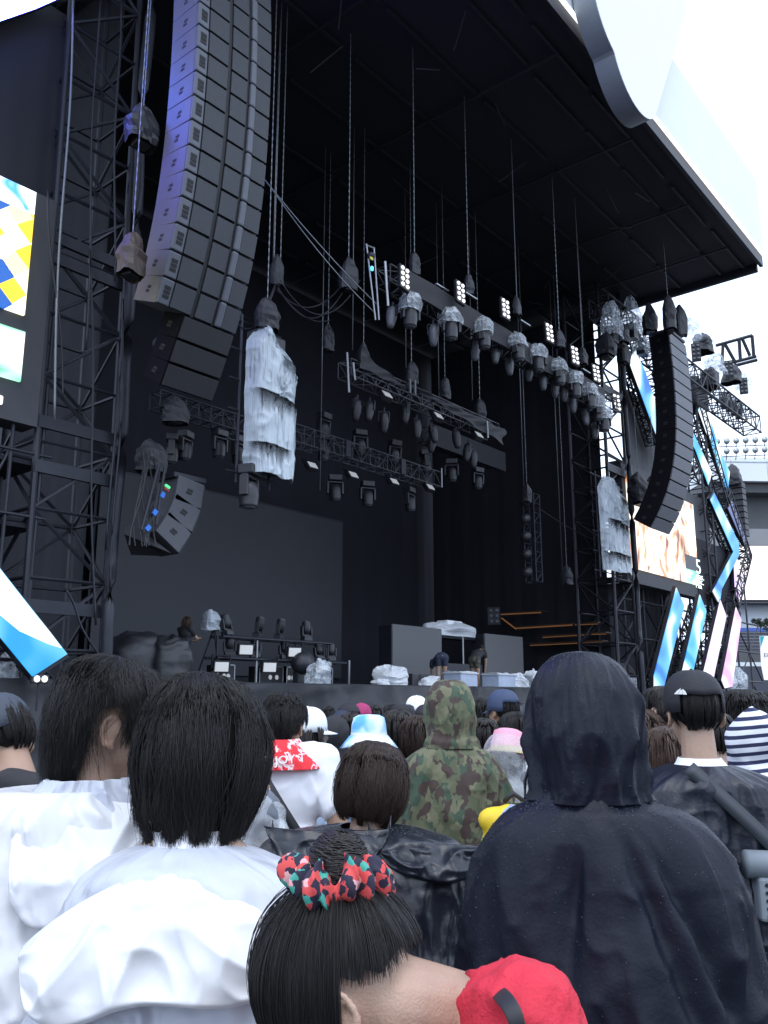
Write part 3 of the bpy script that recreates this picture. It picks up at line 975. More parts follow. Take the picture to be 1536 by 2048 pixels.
hoist(1134, 1150, 14.6, .45, .6, 'low bagged hoist hanging near the right wing floor', 41)
hoist(1338, 627, 10.2, .62, 1.15, 'tall pentagonal hoist cover above the right speaker hang', 42, top=RZ)
hoist(1360, 640, 10.6, .55, 1.1, 'leaning hoist cover right of the tall one above the right speaker hang', 43, chain=False)
hoist(1299, 636, 11.6, .75, 1.0, 'broad black hoist cover left of the right speaker hang', 44, chain=False)
hoist(1246, 700, 13.0, .60, 1.0, 'black hoist cover against the right lattice tower', 45, chain=False)
hoist(1278, 976, 12.6, .85, 1.05, 'black bag in front of the right screen, left of a pair', 46, top=12.5)
hoist(1311, 978, 12.6, .85, 1.1, 'black bag in front of the right screen, right of a pair', 47, top=12.5)

# ---- moving lights
def moving_light(big=True):
    root = thing('moving_light', 'x', 'stage light')
    MB().box((0, 0, -.09), (.34, .26, .16)).build('base', 'light_body', root, world=False, bevel=.02)
    y = MB()
    y.box((0, 0, -.20), (.38, .10, .05))
    for s in (-1, 1): y.box((s * .19, 0, -.36), (.05, .14, .32))
    y.build('yoke', 'light_body', root, world=False, bevel=.01)
    h = MB().lathe([(.06, .17), (.12, .14), (.15, .05), (.155, -.08), (.14, -.20), (.145, -.24)], (0, 0, -.44), n=18).build('head', 'light_body', root, world=False, smooth=True)
    MB().lathe([(.12, 0), (.09, -.02), (.03, -.03)], (0, 0, -.68), n=18).build('lens', 'lens_glass', h, world=False, smooth=True)
    return root
def plastic_hood(w_, h_, seed, name='plastic_cover', m='plastic_clear', parent=None, faceted=True):
    b = crumpled_bag(w_, w_ * .9, h_, seed, 1.5, 6, 11)
    return b.build(name, m, parent, world=False, smooth=not faceted)
ml = moving_light()
ml_cov = dup(ml)
o = plastic_hood(.56, .40, 3, parent=ml_cov); o.location.z = -.14
ml_cov2 = dup(ml)
o = plastic_hood(.52, .44, 8, parent=ml_cov2); o.location.z = -.12
used = set()
def put(proto, px, py, Y, label, rz=0., tilt=0., group=None, s=1., roll=0.):
    c = onY(px, py, Y)
    o = proto if proto.name not in used else dup(proto)
    used.add(proto.name)
    o.location = c
    o.rotation_euler = (tilt, roll, rz)
    o.scale = (s,) * 3
    tag(o, label, None, group)
    return o
for k, (px, py) in enumerate(((822, 593), (902, 622), (966, 643), (1032, 672), (1075, 695), (1117, 722), (1150, 748), (1178, 772), (1196, 796), (1207, 818))):
    put(ml_cov if k % 2 else ml_cov2, px, py, 10.95, f'{ORD[k]} plastic covered moving light from the left under the front truss', rz=rng.uniform(-1, 1), tilt=rng.uniform(-.12, .12), group='covered lights under the front truss', s=1.05)
# slim bulb-shaped lights hanging between and below them
def hanging_spot(m='light_body'):
    root = thing('hanging_spot', 'x', 'stage light')
    MB().tube((0, 0, 0), (0, 0, -.16), .03, 7).build('clamp', 'steel_black', root, world=False)
    MB().lathe([(.05, 0), (.10, -.05), (.125, -.18), (.12, -.32), (.085, -.46), (.07, -.52), (.02, -.54)], (0, 0, -.12), n=14).build('housing', m, root, world=False, smooth=True)
    y = MB()
    for s in (-1, 1): y.box((s * .135, 0, -.24), (.02, .07, .26))
    y.box((0, 0, -.115), (.29, .05, .02))
    y.build('yoke', 'steel_dark', root, world=False)
    return root
mat('spot_grey', (.11, .115, .13), .4, var=.35, vscale=9)
hs, hsg = hanging_spot(), hanging_spot('spot_grey')
for k, (px, py) in enumerate(((786, 605), (866, 640), (953, 672), (993, 682), (1018, 705), (1059, 718), (1085, 738), (1110, 752), (1127, 762), (1145, 784), (1168, 812), (1190, 838))):
    put(hsg, px, py, 11.35, f'{ORD[k]} pale slim spotlight from the left hanging behind the covered front lights', rz=rng.uniform(0, 3), tilt=rng.uniform(-.2, .2), group='slim spotlights of the front truss', s=1.0)
# front truss with its black fascia
ft = thing('lighting_truss', 'long front lighting truss with a black fascia band, blinders and covered lights', 'truss', (19, 11.3, 10.9))
truss(ft, (13.6, 11.32, 10.85), (25.2, 11.32, 10.85), .42, .42, 24, .028, (0, 0, 1), 'steel_black', .6)
P = np.zeros((7, 60, 3))
for j in range(60):
    x = 14.0 + 10.2 * j / 59
    for i in range(7): P[i, j] = (x, 11.04 + .012 * math.sin(j * .7 + i), 11.14 - .56 * i / 6 + (.03 * math.sin(j * .33) * (i / 6)))
m = MB(); m.grid([[Vector(p) for p in r_] for r_ in P]); m.build('fascia_band', 'fascia_black', ft)
MB().tube(onY(770, 523, 11.0), onY(776, 612, 11.0), .028, 7).build('end_pole', 'alu', ft)
for (px, py) in ((884, 575), (942, 592), (1050, 646), (1172, 742)): 
    c = onY(px, py, 11.1); MB().box(c, (.5, .06, .03)).build('clamp_plate', 'alu', ft)
# blinders
bl = thing('blinder_light', 'x', 'blinder light')
MB().box((0, 0, 0), (.34, .09, .74)).build('frame', 'steel_black', bl, world=False, bevel=.01)
for i in range(2):
    for j in range(4):
        lp = MB().lathe([(.054, .02), (.056, -.01), (.042, -.030), (.015, -.036)], ((i - .5) * .16, -.052, (j - 1.5) * .175), (0, 1, 0), n=14).build('lamp', 'lamp_white', bl, world=False, smooth=True)
for k, (px, py) in enumerate(((807, 557), (919, 586), (1009, 619), (1097, 667), (1148, 712), (1191, 748), (1232, 806))):
    put(bl, px, py, 10.86 if k < 5 else 11.2, f'{ORD[k]} eight lamp blinder from the left on the front truss', rz=R(-6 - 3 * k), roll=R(12 - k), tilt=R(-12), group='blinders on the front truss', s=.92)
# warning-light rig left of the truss: a small frame on twin cables
fx = thing('winch_frame', 'small metal winch frame with a yellow tag and blue light above the front truss end', 'winch', onY(745, 520, 11.2))
for a, b_ in (((733, 488), (751, 640)), ((748, 495), (758, 640)), ((732, 490), (748, 496))): MB().tube(onY(*a, 11.2), onY(*b_, 11.2), .018, 6).build('frame_bar', 'alu', fx)
MB().lathe([(.02, .09), (.09, .04), (.09, -.04), (.02, -.09)], onY(742, 512, 11.15), n=12).build('winch_drum', 'steel_dark', fx, smooth=True)
mat('tag_yellow', (.6, .5, .05), .5)
MB().box(onY(743, 517, 11.02), (.10, .02, .06)).build('tag', 'tag_yellow', fx)
MB().box(onY(744, 537, 11.1), (.05, .04, .09)).build('indicator', 'led_cyan', fx)

# middle truss: lattice, sagging cloth, end poles, small lights
mt = thing('lighting_truss', 'middle lighting truss with sagging black cloth and small white lights', 'truss', (19, 14.2, 9.9))
truss(mt, (15.5, 14.2, 9.95), (22.6, 14.2, 9.95), .45, .45, 14, .018, (0, 0, 1), 'truss_grey', .55)
P = np.zeros((8, 40, 3))
for j in range(40):
    t = j / 39
    for i in range(8):
        q0 = Vector((18.3 + 4.5 * t, 13.92, 10.15 - .10 * t))
        P[i, j] = (q0.x + .1 * math.sin(i), q0.y - .05 * math.sin(j * .5 + i * .6), q0.z - (.10 + .42 * t) * i / 7)
m = MB(); m.grid([[Vector(p) for p in r_] for r_ in P]); m.build('cloth', 'bag_black', mt, smooth=True)
P = np.zeros((6, 16, 3))
for j in range(16):
    for i in range(6):
        t = j / 15
        P[i, j] = (15.8 + 2.2 * t, 13.9 - .04 * math.sin(j + i), 10.45 - .5 * t - (.42 * (1 - t) + .03) * i / 5)
m = MB(); m.grid([[Vector(p) for p in r_] for r_ in P]); m.build('cloth', 'bag_black', mt, smooth=True)
for a, b_ in (((694, 705), (698, 785)), ((974, 842), (976, 876)), ((706, 725), (710, 760))): MB().tube(onY(*a, 13.9), onY(*b_, 13.9), .03, 7).build('end_pole', 'alu', mt)
for a in ((820, 772), (830, 775)): MB().box(onY(a[0], a[1], 13.85), (.07, .04, .42)).build('pale_bar', 'spot_grey', mt)
rt = thing('lighting_truss', 'rear lighting truss of pale lattice low over the video wall', 'truss', (19, 16.6, 8.5))
truss(rt, (15.4, 16.6, 8.75), (22.7, 16.6, 8.75), .5, .5, 18, .016, (0, 0, 1), 'truss_grey', .55)
MB().box((22.68, 16.32, 8.8), (.05, .03, .66)).build('end_pole', 'alu', rt)
for x in (18.0, 20.6): MB().box((x, 16.3, 8.75), (.22, .03, .5)).build('cross_plate', 'steel_dark', rt)
st = thing('lighting_truss', 'short dark fascia truss end right of the middle truss', 'truss', (25, 16.6, 10.3))
truss(st, (22.4, 16.9, 10.35), (27.2, 16.9, 10.35), .4, .5, 10, .022, (0, 0, 1), 'steel_black', .6)
MB().box((24.85, 16.6, 10.36), (4.75, .04, .74)).build('fascia_band', 'fascia_black', st)
# wash lights (little square flood panels)
def wash():
    root = thing('wash_light', 'x', 'stage light')
    MB().box((0, 0, 0), (.34, .14, .24)).build('body', 'light_body', root, world=False, bevel=.015)
    MB().box((0, -.075, 0), (.29, .02, .19)).build('lit_face', 'lamp_pale', root, world=False, bevel=.01)
    y = MB()
    for s in (-1, 1): y.box((s * .19, 0, .1), (.02, .05, .26))
    y.box((0, 0, .23), (.40, .05, .02))
    y.build('yoke', 'steel_dark', root, world=False)
    return root
wl = wash()
n = 0
for (px, py, Y, tr) in ((771, 793, 14.2, 'middle'), (874, 835, 14.2, 'middle'), (955, 873, 14.2, 'middle'), (622, 934, 16.6, 'rear'), (704, 953, 16.6, 'rear'), (786, 966, 16.6, 'rear'), (858, 977, 16.6, 'rear')):
    k = n if tr == 'middle' else n - 3
    put(wl, px, py, Y - .1, f'{ORD[k]} small pale wash light from the left under the {tr} truss', tilt=R(-35), group=f'wash lights under the {tr} truss', s=1.1)
    n += 1
for k, (px, py) in enumerate(((715, 790), (740, 795), (768, 815), (812, 800), (833, 830), (862, 840), (866, 858), (910, 852), (937, 880), (945, 892))):
    put(hs, px, py, 14.3, f'{ORD[k]} dark slim spotlight from the left under the middle truss', rz=rng.uniform(0, 3), tilt=rng.uniform(-.2, .2), group='slim spotlights under the middle truss', s=1.1)
for k, (px, py) in enumerate(((650, 825), (653, 870), (720, 860), (790, 880), (848, 900), (670, 950), (735, 962), (818, 975), (903, 918), (955, 935))):
    put(ml, px, py, 16.7 if k < 8 else 16.3, f'{ORD[k]} dark moving light from the left hung at the rear truss', rz=rng.uniform(-1, 1), tilt=rng.uniform(-.15, .15), group='dark moving lights over the rear of the stage', s=1.15)
# ---- plastic wrapped ladders of lights, left and right
def ladder(label, poly, Y, seed, nlights, sheet):
    """an upright frame of lights wrapped in torn plastic; poly = (left px, right px, top, bottom)"""
    l, r_, t_, b_ = poly
    a, b2 = onY(l, (t_ + b_) / 2, Y), onY(r_, (t_ + b_) / 2, Y)
    W = (b2 - a).length
    cx, zt, zb = (a.x + b2.x) / 2, onY((l + r_) / 2, t_, Y).z, onY((l + r_) / 2, b_, Y).z
    t = thing('light_ladder', label, 'light ladder', (cx, Y, zb))
    for s in (-.32, .32): MB().tube((cx + s * W - .25, Y + .25, zt + .15), (cx + s * W - .25, Y + .25, zb - .2), .03, 7).build('upright', 'steel_dark', t)
    for k in range(6):
        z = zt - (zt - zb) * k / 5
        MB().tube((cx - W * .55 - .2, Y + .25, z), (cx + W * .45 - .2, Y + .25, z), .022, 6).build('rung', 'steel_dark', t)
    for k in range(nlights):
        z = zt - (zt - zb) * (k + .5) / nlights
        MB().box((cx - .05, Y + .2, z), (W * .62, .3, (zt - zb) / nlights * .62)).build('lamp_box', 'light_body', t, bevel=.03)
    nu, nv = 130, 80
    U, V = np.meshgrid(np.linspace(0, 1, nu), np.linspace(-1, 1, nv), indexing='ij')
    wtop = np.clip(.12 + U * 6.5, 0, 1) ** .8
    skew = np.where(V > 0, V * np.clip(.14 - U, 0, 1) * -.0, 0)
    X_ = cx + W / 2 * (V * wtop * (1 - .05 * U) - .45 * (1 - wtop)) + .05 * (vnoise(U * 6, V * 3, seed) - .5)
    Y_ = Y - .26 * (1 - np.abs(V) ** 3.2) + .12 * np.abs(V) ** 6
    zz = zt - (zt - zb) * U
    zz = zz - (V + 1) * .5 * (zt - zb) * (.10 * np.clip(1 - U * 4, 0, 1) + .10 * (1 - U))           # right side hangs lower
    zz = zz + np.where(U > .97, .10 * (vnoise(V * 5, U * 0, seed + 9) - .7), 0)
    P = np.stack([X_, Y_, zz], -1)
    P = crumple(P, .055, seed, 6)
    radial = .035 * np.sin(14 * np.arctan2(U - .42, V - .1)) * np.exp(-((U - .42) ** 2 * 60 + (V - .1) ** 2 * 5))
    radial += .035 * np.sin(14 * np.arctan2(U - .12, V - .9)) * np.exp(-((U - .12) ** 2 * 60 + (V - .9) ** 2 * 4))
    P[..., 1] += radial
    rows = [[Vector(p) for p in q] for q in P]
    m = MB()
    m.grid(rows)
    o = m.build('plastic_sheet', sheet, t, smooth=True)
    cl = np.zeros_like(U)
    for u0, dep_, v0, v1 in ((.13, .16, -.1, .9), (.455, .13, -.85, .85), (.80, .14, -1, .5)):
        st_ = vnoise(V * 9, U * 2, seed + 7) * .7 + vnoise(V * 24, U * 3, seed + 8) * .5
        fall = np.clip(1 - (U - u0) / (dep_ * (.35 + st_)), 0, 1) * (U > u0) * np.clip((V - v0) * 6, 0, 1) * np.clip((v1 - V) * 6, 0, 1)
        cl = np.maximum(cl, fall ** .7)
    a_ = o.data.attributes.new('clearness', 'FLOAT', 'POINT')
    a_.data.foreach_set('value', (cl * 1.0).ravel().astype(np.float32))
    return t
ladder('upright ladder of lights wrapped in torn white plastic, left of the stage centre', (497, 592, 655, 955), 12.3, 5, 5, 'plastic_torn')
ladder('far upright ladder of lights wrapped in greyish plastic beside the right tower', (1206, 1258, 960, 1145), 12.6, 12, 4, 'plastic_dull')
put(ml, 500, 930, 12.4, 'black moving light hanging under the left plastic wrapped ladder', rz=.4, s=1.25)
nl = thing('light_ladder', 'narrow dark ladder truss with lights standing in the far right wing', 'light ladder', onY(1062, 1170, 15))
a, b_ = onY(1062, 990, 15), onY(1072, 1165, 15)
truss(nl, (a.x, 15, b_.z), (a.x, 15, a.z), .42, .42, 9, .025, (0, 1, 0), 'steel_dark', .6)
for k in range(5):
    z = a.z - (a.z - b_.z) * (k + .5) / 5
    MB().lathe([(.05, .2), (.16, .1), (.16, -.1), (.12, -.2)], (a.x - .45, 15, z), (1, 0, .4), n=12).build('lamp_head', 'light_body', nl, smooth=True)
# small truss above the side hang, dark lights
lt = thing('lighting_truss', 'small dark truss with lamps above the three box side hang', 'truss', onY(380, 830, 14))
a, b_ = onY(310, 800, 14.0), onY(480, 860, 14.0)
truss(lt, a, (b_.x, 14.0, a.z), .35, .35, 7, .02, (0, 0, 1), 'steel_black', .6)
for k, (px, py) in enumerate(((345, 868), (372, 862), (440, 860), (478, 872))):
    put(ml, px, py, 13.9, f'{ORD[k]} dark moving light from the left on the small truss by the side hang', rz=rng.uniform(-1, 1), group='dark lights on the small truss', s=.9)

# ---- cables: sagging loops and long hangs
def cable(label, pts, r=.016, m='cable_black', group=None):
    o = MB().path(pts, r, 5).build('cable', m, smooth=True)
    c = Vector(pts[0])
    return tag(o, label, 'cable', group)
def sagged(a, b_, sag, n=18): return [Vector(a).lerp(Vector(b_), t) - Vector((0, 0, sag * 4 * t * (1 - t))) for t in np.linspace(0, 1, n)]
G = 'looped cables by the plastic wrapped ladder'
for k, (a, b_, s, Y) in enumerate((((560, 560), (720, 560), .85, 12.6), ((556, 575), (690, 575), .75, 12.7), ((554, 580), (690, 560), .55, 12.8), ((470, 640), (550, 575), .5, 12.5), ((480, 625), (550, 570), .4, 12.6), ((555, 575), (660, 640), .3, 12.9))):
    cable(f'{ORD[k]} sagging loop of black cable from the slim bagged hoist', sagged(onY(*a, Y), onY(*b_, Y), s), .016, 'steel_dark', G)
cable('long thin steel wire slanting from the roof past the square bagged hoist', sagged(onY(530, 360, 12.4), onY(760, 615, 11.3), .1), .012, 'chain_steel')
cable('second thin steel wire slanting beside the first towards the front truss', sagged(onY(545, 380, 12.4), onY(752, 628, 11.3), .15), .012, 'chain_steel')
cable('thin wire slanting down across the far right wing', sagged(onY(1075, 1015, 15), onY(1200, 1085, 14.8), .1), .02, 'steel_dark')
for k, (x0, y0, x1, y1) in enumerate(((146, 0, 106, 840), (240, 0, 226, 560), (198, 0, 170, 700), (95, 380, 128, 800), (262, 330, 215, 1100), (250, 600, 222, 1180), (180, 500, 190, 1250), (130, 1180, 200, 1320))):
    a, b_ = onY(x0, y0, 13.35), onY(x1, y1, 13.35)
    cable(f'{ORD[k]} of the long cables hanging down the left lattice tower', [a.lerp(b_, t) + Vector((.04 * math.sin(7 * t + k), 0, 0)) for t in np.linspace(0, 1, 24)], .020 if k else .022, 'chain_steel' if k == 0 else 'steel_dark', 'cables down the left tower')
for k, (px, y0, y1, Y) in enumerate(((545, 200, 560, 13.4), (812, 170, 760, 15.5), (640, 620, 980, 16), (878, 450, 800, 15.2), (1048, 700, 985, 15), (945, 640, 800, 15.2), (1125, 800, 1150, 15), (705, 480, 700, 14.6), (1168, 420, 720, 13))):
    c = onY(px, y1, Y)
    cable(f'{ORD[k]} of the thin hoist wires hanging straight down inside the stage', [(c.x, c.y, c.z), (c.x, c.y, (c.z + RZ) / 2), (c.x, c.y, RZ - .1)], .013, 'chain_steel', 'straight wires under the roof')
# ================================================================ on the deck
vw = thing('video_wall', 'large switched off dark grey video wall at the back of the stage', 'screen', (18.9, 22, DZ))
panel(vw, 'frame', 13.4, 24.1, DZ, 8.3, 22.1, .3, 'steel_black')
panel(vw, 'panel_face', 13.5, 24.0, 2.3, 8.2, 22.0, .09, 'led_off')
for lab, x0, x1 in (('left of two grey video risers with stage crew working before it', 20.28, 22.80), ('right of two grey video risers, behind the crouching crew member in dark clothes', 25.37, 27.9)):
    t = thing('video_riser', lab, 'video panel', ((x0 + x1) / 2, 16.5, DZ), group='grey video risers on the deck')
    panel(t, 'panel_face', x0, x1, DZ + .22, 3.78, 16.5, .06, 'led_off_light')
    panel(t, 'back_frame', x0 + .02, x1 - .02, DZ, 3.76, 16.563, .5, 'steel_black')
t = thing('riser_steps', 'dark gap between the two grey risers with a low grey step', 'riser', (24.1, 17, DZ))
panel(t, 'step', 22.82, 25.35, DZ, 2.7, 16.62, 1.2, 'led_off')
panel(t, 'shelf', 22.82, 25.35, 3.55, 3.62, 16.9, .6, 'steel_dark')
MB().tube((24.3, 16.7, 2.7), (24.3, 16.7, 3.6), .03, 7).build('post', 'alu', t)
def bundle(name, label, c, size, seed, m='plastic_white', cat='plastic sheet', group=None, sharp=1.):
    """a heap under crumpled sheeting: a bumpy closed lump with peaks and a flat foot"""
    nu, nv = 22, 40
    P = np.zeros((nu, nv, 3))
    U, V = np.meshgrid(np.linspace(0, 1, nu), np.linspace(0, 2 * math.pi, nv, endpoint=False), indexing='ij')
    rr = np.sin(np.minimum(U * 1.35, 1) * math.pi / 2) ** .8
    q = (np.abs(np.cos(V)) ** 3.5 + np.abs(np.sin(V)) ** 3.5) ** (-1 / 3.5)
    bump = 1 + .25 * sharp * (vnoise(V * 1.3, U * 3, seed) - .5) * 2
    P[..., 0] = c[0] + np.cos(V) * q * rr * size[0] / 2 * bump
    P[..., 1] = c[1] + np.sin(V) * q * rr * size[1] / 2 * bump
    z = (1 - U ** 2.2) * size[2] * (1 + .5 * sharp * (vnoise(np.cos(V) * 2 + 5, np.sin(V) * 2 + U, seed + 1) - .5))
    P[..., 2] = c[2] + np.maximum(z, 0)
    P = crumple(P, .07 * min(size), seed, 5)
    P[..., 2] = np.maximum(P[..., 2], c[2] + .002)
    m_ = MB()
    m_.grid([[Vector(p) for p in r_] for r_ in P], closed=True)
    o = m_.build(name, m, smooth=(m == 'tarp_black'))
    return tag(o, label, cat, group)
p = onY(912, 1256, 17.0)
bundle('covered_keyboard', 'instrument under white plastic on top between the two grey risers', (24.0, 17.1, 3.62), (2.2, .9, .42), 2)
MB_ = MB().box((24.25, 17.2, 4.0), (.9, .5, .34)); tag(MB_.build('equipment_case', 'fascia_white', bevel=.05), 'white rounded equipment case on the covered instrument between the risers', 'case')
def sheet_at(px, py, Y, w_, h_, seed, lab, m='plastic_white', name='plastic_bag'):
    c = onY(px, py, Y)
    return bundle(name, lab, (c.x, Y, DZ + .02), (w_, w_ * .7, h_), seed, m, 'plastic bag', None, 1.4)
sheet_at(782, 1368, 14.2, .85, .45, 31, 'white plastic bag on the stage edge left of a black box')
sheet_at(760, 1372, 14.0, .5, .14, 32, 'flat scrap of white plastic left of the plastic bag on the edge')
sheet_at(858, 1372, 14.1, .7, .22, 33, 'crumpled white plastic sheet right of the black box on the stage edge')
sheet_at(1040, 1374, 14.1, .5, .42, 34, 'small pointed plastic bag right of the second clear crate')
sheet_at(1068, 1360, 14.6, .8, .5, 35, 'white plastic bag beside the hooded spectator, on the stage edge')
sheet_at(1268, 1380, 14.1, .75, .42, 36, 'pointed clear plastic over a light at the right stage edge', 'plastic_clear')
sheet_at(1302, 1380, 14.0, .8, .42, 37, 'second pointed clear plastic at the right edge under the blue strip', 'plastic_clear')
sheet_at(1442, 1385, 13.9, 1.8, .75, 38, 'broad clear plastic cover under the lilac strip', 'plastic_clear')
sheet_at(1472, 1385, 13.9, 1.1, .95, 39, 'peaked clear plastic cover under the magenta strip', 'plastic_clear')
sheet_at(1242, 1330, 16.5, .6, 1.5, 41, 'tall pointed cloth cover in the right wing behind the hooded spectator', 'bag_black')
sheet_at(640, 1368, 14.6, .7, .55, 42, 'clear plastic over a lamp right of the floor lights', 'plastic_clear')
# clear crates
def crate(px, Y, w_, lab, seed):
    c = onY(px, 1375, Y)
    t = thing('storage_crate', lab, 'crate', (c.x, Y, DZ + .01), rz=R(6))
    b = MB()
    b.prism([(-w_ / 2, -.26, 0), (w_ / 2, -.26, 0), (w_ / 2, .26, 0), (-w_ / 2, .26, 0)], (0, 0, .02))
    for (c_, s_) in (((0, -.26, .2), (w_, .02, .40)), ((0, .26, .2), (w_, .02, .40)), ((-w_ / 2 + .01, 0, .2), (.02, .5, .40)), ((w_ / 2 - .01, 0, .2), (.02, .5, .40))): b.box(c_, s_)
    b.build('body', 'plastic_blue', t, world=False)
    r_ = MB()
    for (c_, s_) in (((0, -.28, .41), (w_ + .06, .05, .03)), ((0, .28, .41), (w_ + .06, .05, .03)), ((-w_ / 2 - .01, 0, .41), (.05, .5, .03)), ((w_ / 2 + .01, 0, .41), (.05, .5, .03))): r_.box(c_, s_)
    r_.build('rim', 'plastic_white', t, world=False)
    P = np.zeros((10, 16, 3))
    U, V = np.meshgrid(np.linspace(-.5, .5, 10), np.linspace(-.5, .5, 16), indexing='ij')
    P[..., 0], P[..., 1] = V * w_ * 1.05, U * .6
    P[..., 2] = .43 + .05 * vnoise(V * 6, U * 6, seed) - .12 * np.clip(np.abs(U) - .42, 0, 1) * 5
    m_ = MB(); m_.grid([[Vector(p) for p in q] for q in P]); m_.build('plastic_lid', 'plastic_white', t, world=False)
    return t
mat('plastic_blue', (.50, .58, .72), .3, var=.15, trans=.3)
crate(922, 14.3, 1.0, 'clear blue tinted crate beside the bent crew member in navy', 1)
crate(1000, 14.3, 1.25, 'longer clear crate under the hands of the crew member in camouflage shorts', 2)
t = thing('monitor_wedge', 'black box monitor on the stage edge between plastic bags', 'speaker', (onY(825, 1372, 14.2).x, 14.2, DZ))
MB().prism([(0, 0, .01), (.95, 0, .01), (.95, 0, .36), (0, 0, .36)], (0, .5, 0)).build('body', 'cabinet_dark', t, world=False, bevel=.02)
MB().box((.62, -.012, .19), (.6, .02, .30)).build('grille', 'grille_dark', t, world=False)
# floor light rack left
fl = thing('light_rack', 'low two tier steel rack holding floor lights at the stage left', 'rack', (onY(560, 1370, 15.5).x, 15.5, DZ))
for zz, (xa, xb) in ((.62, (430, 690)), (1.10, (440, 660))):
    a, b_ = onY(xa, 1330, 15.4), onY(xb, 1330, 15.4)
    for y in (15.35, 15.75): MB().tube((a.x, y, DZ + zz), (b_.x, y, DZ + zz), .035, 7).build('rail', 'steel_dark', fl)
for px in (432, 512, 590, 655, 698):
    a = onY(px, 1350, 15.4)
    MB().tube((a.x, 15.4, DZ), (a.x, 15.4, DZ + 1.1 if px < 690 else DZ + .7), .03, 7).build('post', 'alu' if px in (512, 698) else 'steel_dark', fl)
    MB().box((a.x, 15.4, DZ + .02), (.3, .3, .04)).build('foot_plate', 'steel_dark', fl)
for k, (px, w_) in enumerate(((440, .5), (535, .9), (570, .55), (640, .5))):
    a = onY(px, 1358, 15.9)
    t = thing('flight_case', f'{ORD[k]} dark flight case with pale edges from the left under the light rack', 'case', (a.x, 15.9, DZ), group='flight cases under the light rack')
    MB().box((0, 0, .25), (w_, .4, .46)).build('body', 'cabinet_dark', t, world=False, bevel=.01)
    for s in (-1, 1): MB().box((s * w_ / 2, -.205, .25), (.03, .02, .48)).build('corner_edge', 'alu', t, world=False)
    MB().box((0, -.205, .48), (w_, .02, .03)).build('top_edge', 'alu', t, world=False)
    for s in (-.12, .12): MB().lathe([(.05, .01), (.06, 0)], (s * w_, -.215, .22), (0, -1, 0), n=10).build('latch', 'lamp_pale', t, world=False)
fml = None
for k, (px, py) in enumerate(((456, 1262), (515, 1266), (557, 1270), (613, 1275))):
    o = put(ml, px, py, 15.5, f'{ORD[k]} upright moving light from the left on the top tier of the floor rack', rz=rng.uniform(-.6, .6), group='moving lights on the top tier', s=.74)
    o.location.z = DZ + 1.12; o.rotation_euler.x = math.pi + rng.uniform(-.25, .25)
for k, (px, py) in enumerate(((458, 1320), (510, 1322), (570, 1325), (640, 1328), (662, 1330))):
    o = put(ml, px, py, 15.5, f'{ORD[k]} upright moving light from the left on the lower tier of the floor rack', rz=rng.uniform(-.6, .6), group='moving lights on the lower tier', s=.70)
    o.location.z = DZ + .64; o.rotation_euler.x = math.pi + rng.uniform(-.25, .25)
mat('lamp_bright', (.35, .36, .38), .3, emit=(.92, .97, 1, .30))
wl2 = dup(wl)
for ch in wl2.children:
    if ch.name.startswith('lit_face'):
        ch.data = ch.data.copy(); ch.data.materials[0] = M['lamp_bright']
for k, (px, py) in enumerate(((490, 1299), (587, 1304), (441, 1333), (537, 1334), (641, 1337))):
    put(wl2, px, py, 15.35, f'{ORD[k]} bright wash light of the floor rack, counted left to right by tier', tilt=R(8), rz=R(-20), group='bright wash lights on the floor rack', s=1.1)
bg_ = thing('strobe_light', 'round dark lamp in a cover at the right end of the floor rack', 'stage light', onY(605, 1326, 15.2))
MB().lathe([(.05, .2), (.26, .15), (.28, -.05), (.22, -.2)], (0, 0, 0), (-.2, -1, .1), n=18).build('housing', 'light_body', bg_, world=False, smooth=True)
MB().box((0, .1, -.35), (.3, .2, .3)).build('base', 'light_body', bg_, world=False, bevel=.03)
# amber edge lights on the steps of the right wing
for k, (a, b_) in enumerate((((1002, 1229), (1082, 1225)), ((1030, 1257), (1145, 1250)), ((1150, 1250), (1195, 1248)), ((1085, 1275), (1170, 1270)), ((1175, 1269), (1212, 1268)), ((1060, 1291), (1205, 1284)))):
    p0, p1 = onX(*a, 30.6), onX(*b_, 30.6)
    t = thing('edge_lamp', f'{ORD[k]} amber glowing shelf edge from the top in the right wing', 'edge light', (p0.x, p0.y, p0.z), group='amber edges in the right wing')
    MB().tube(p0, p1, .026 if k < 2 else .017, 6).build('glow_tube', 'amber_glow', t)
    MB().box((p0 + p1) / 2 + Vector((.25, 0, .06)), (.5, abs(p1.y - p0.y), .05)).build('shelf', 'wood_brown', t)
a, b_ = onX(1003, 1236, 30.6), onX(1032, 1258, 30.6)
t = thing('edge_lamp', 'short slanting amber lamp joining the two top shelf edges', 'edge light', a)
MB().tube(a, b_, .03, 6).build('glow_tube', 'amber_glow', t); MB().box((a + b_) / 2 + Vector((.2, 0, 0)), (.3, .1, .1)).build('bracket', 'steel_black', t)
a = onX(988, 1232, 30.0)
t = thing('blinder_light', 'small dark six lamp blinder left of the amber edges', 'blinder light', a, rz=R(-60))
MB().box((0, 0, 0), (.5, .1, .7)).build('frame', 'steel_black', t, world=False)
for i in range(2):
    for j in range(3): MB().lathe([(.09, .02), (.05, -.03)], ((i - .5) * .23, -.06, (j - 1) * .22), (0, 1, 0), n=12).build('lamp', 'spot_grey', t, world=False)
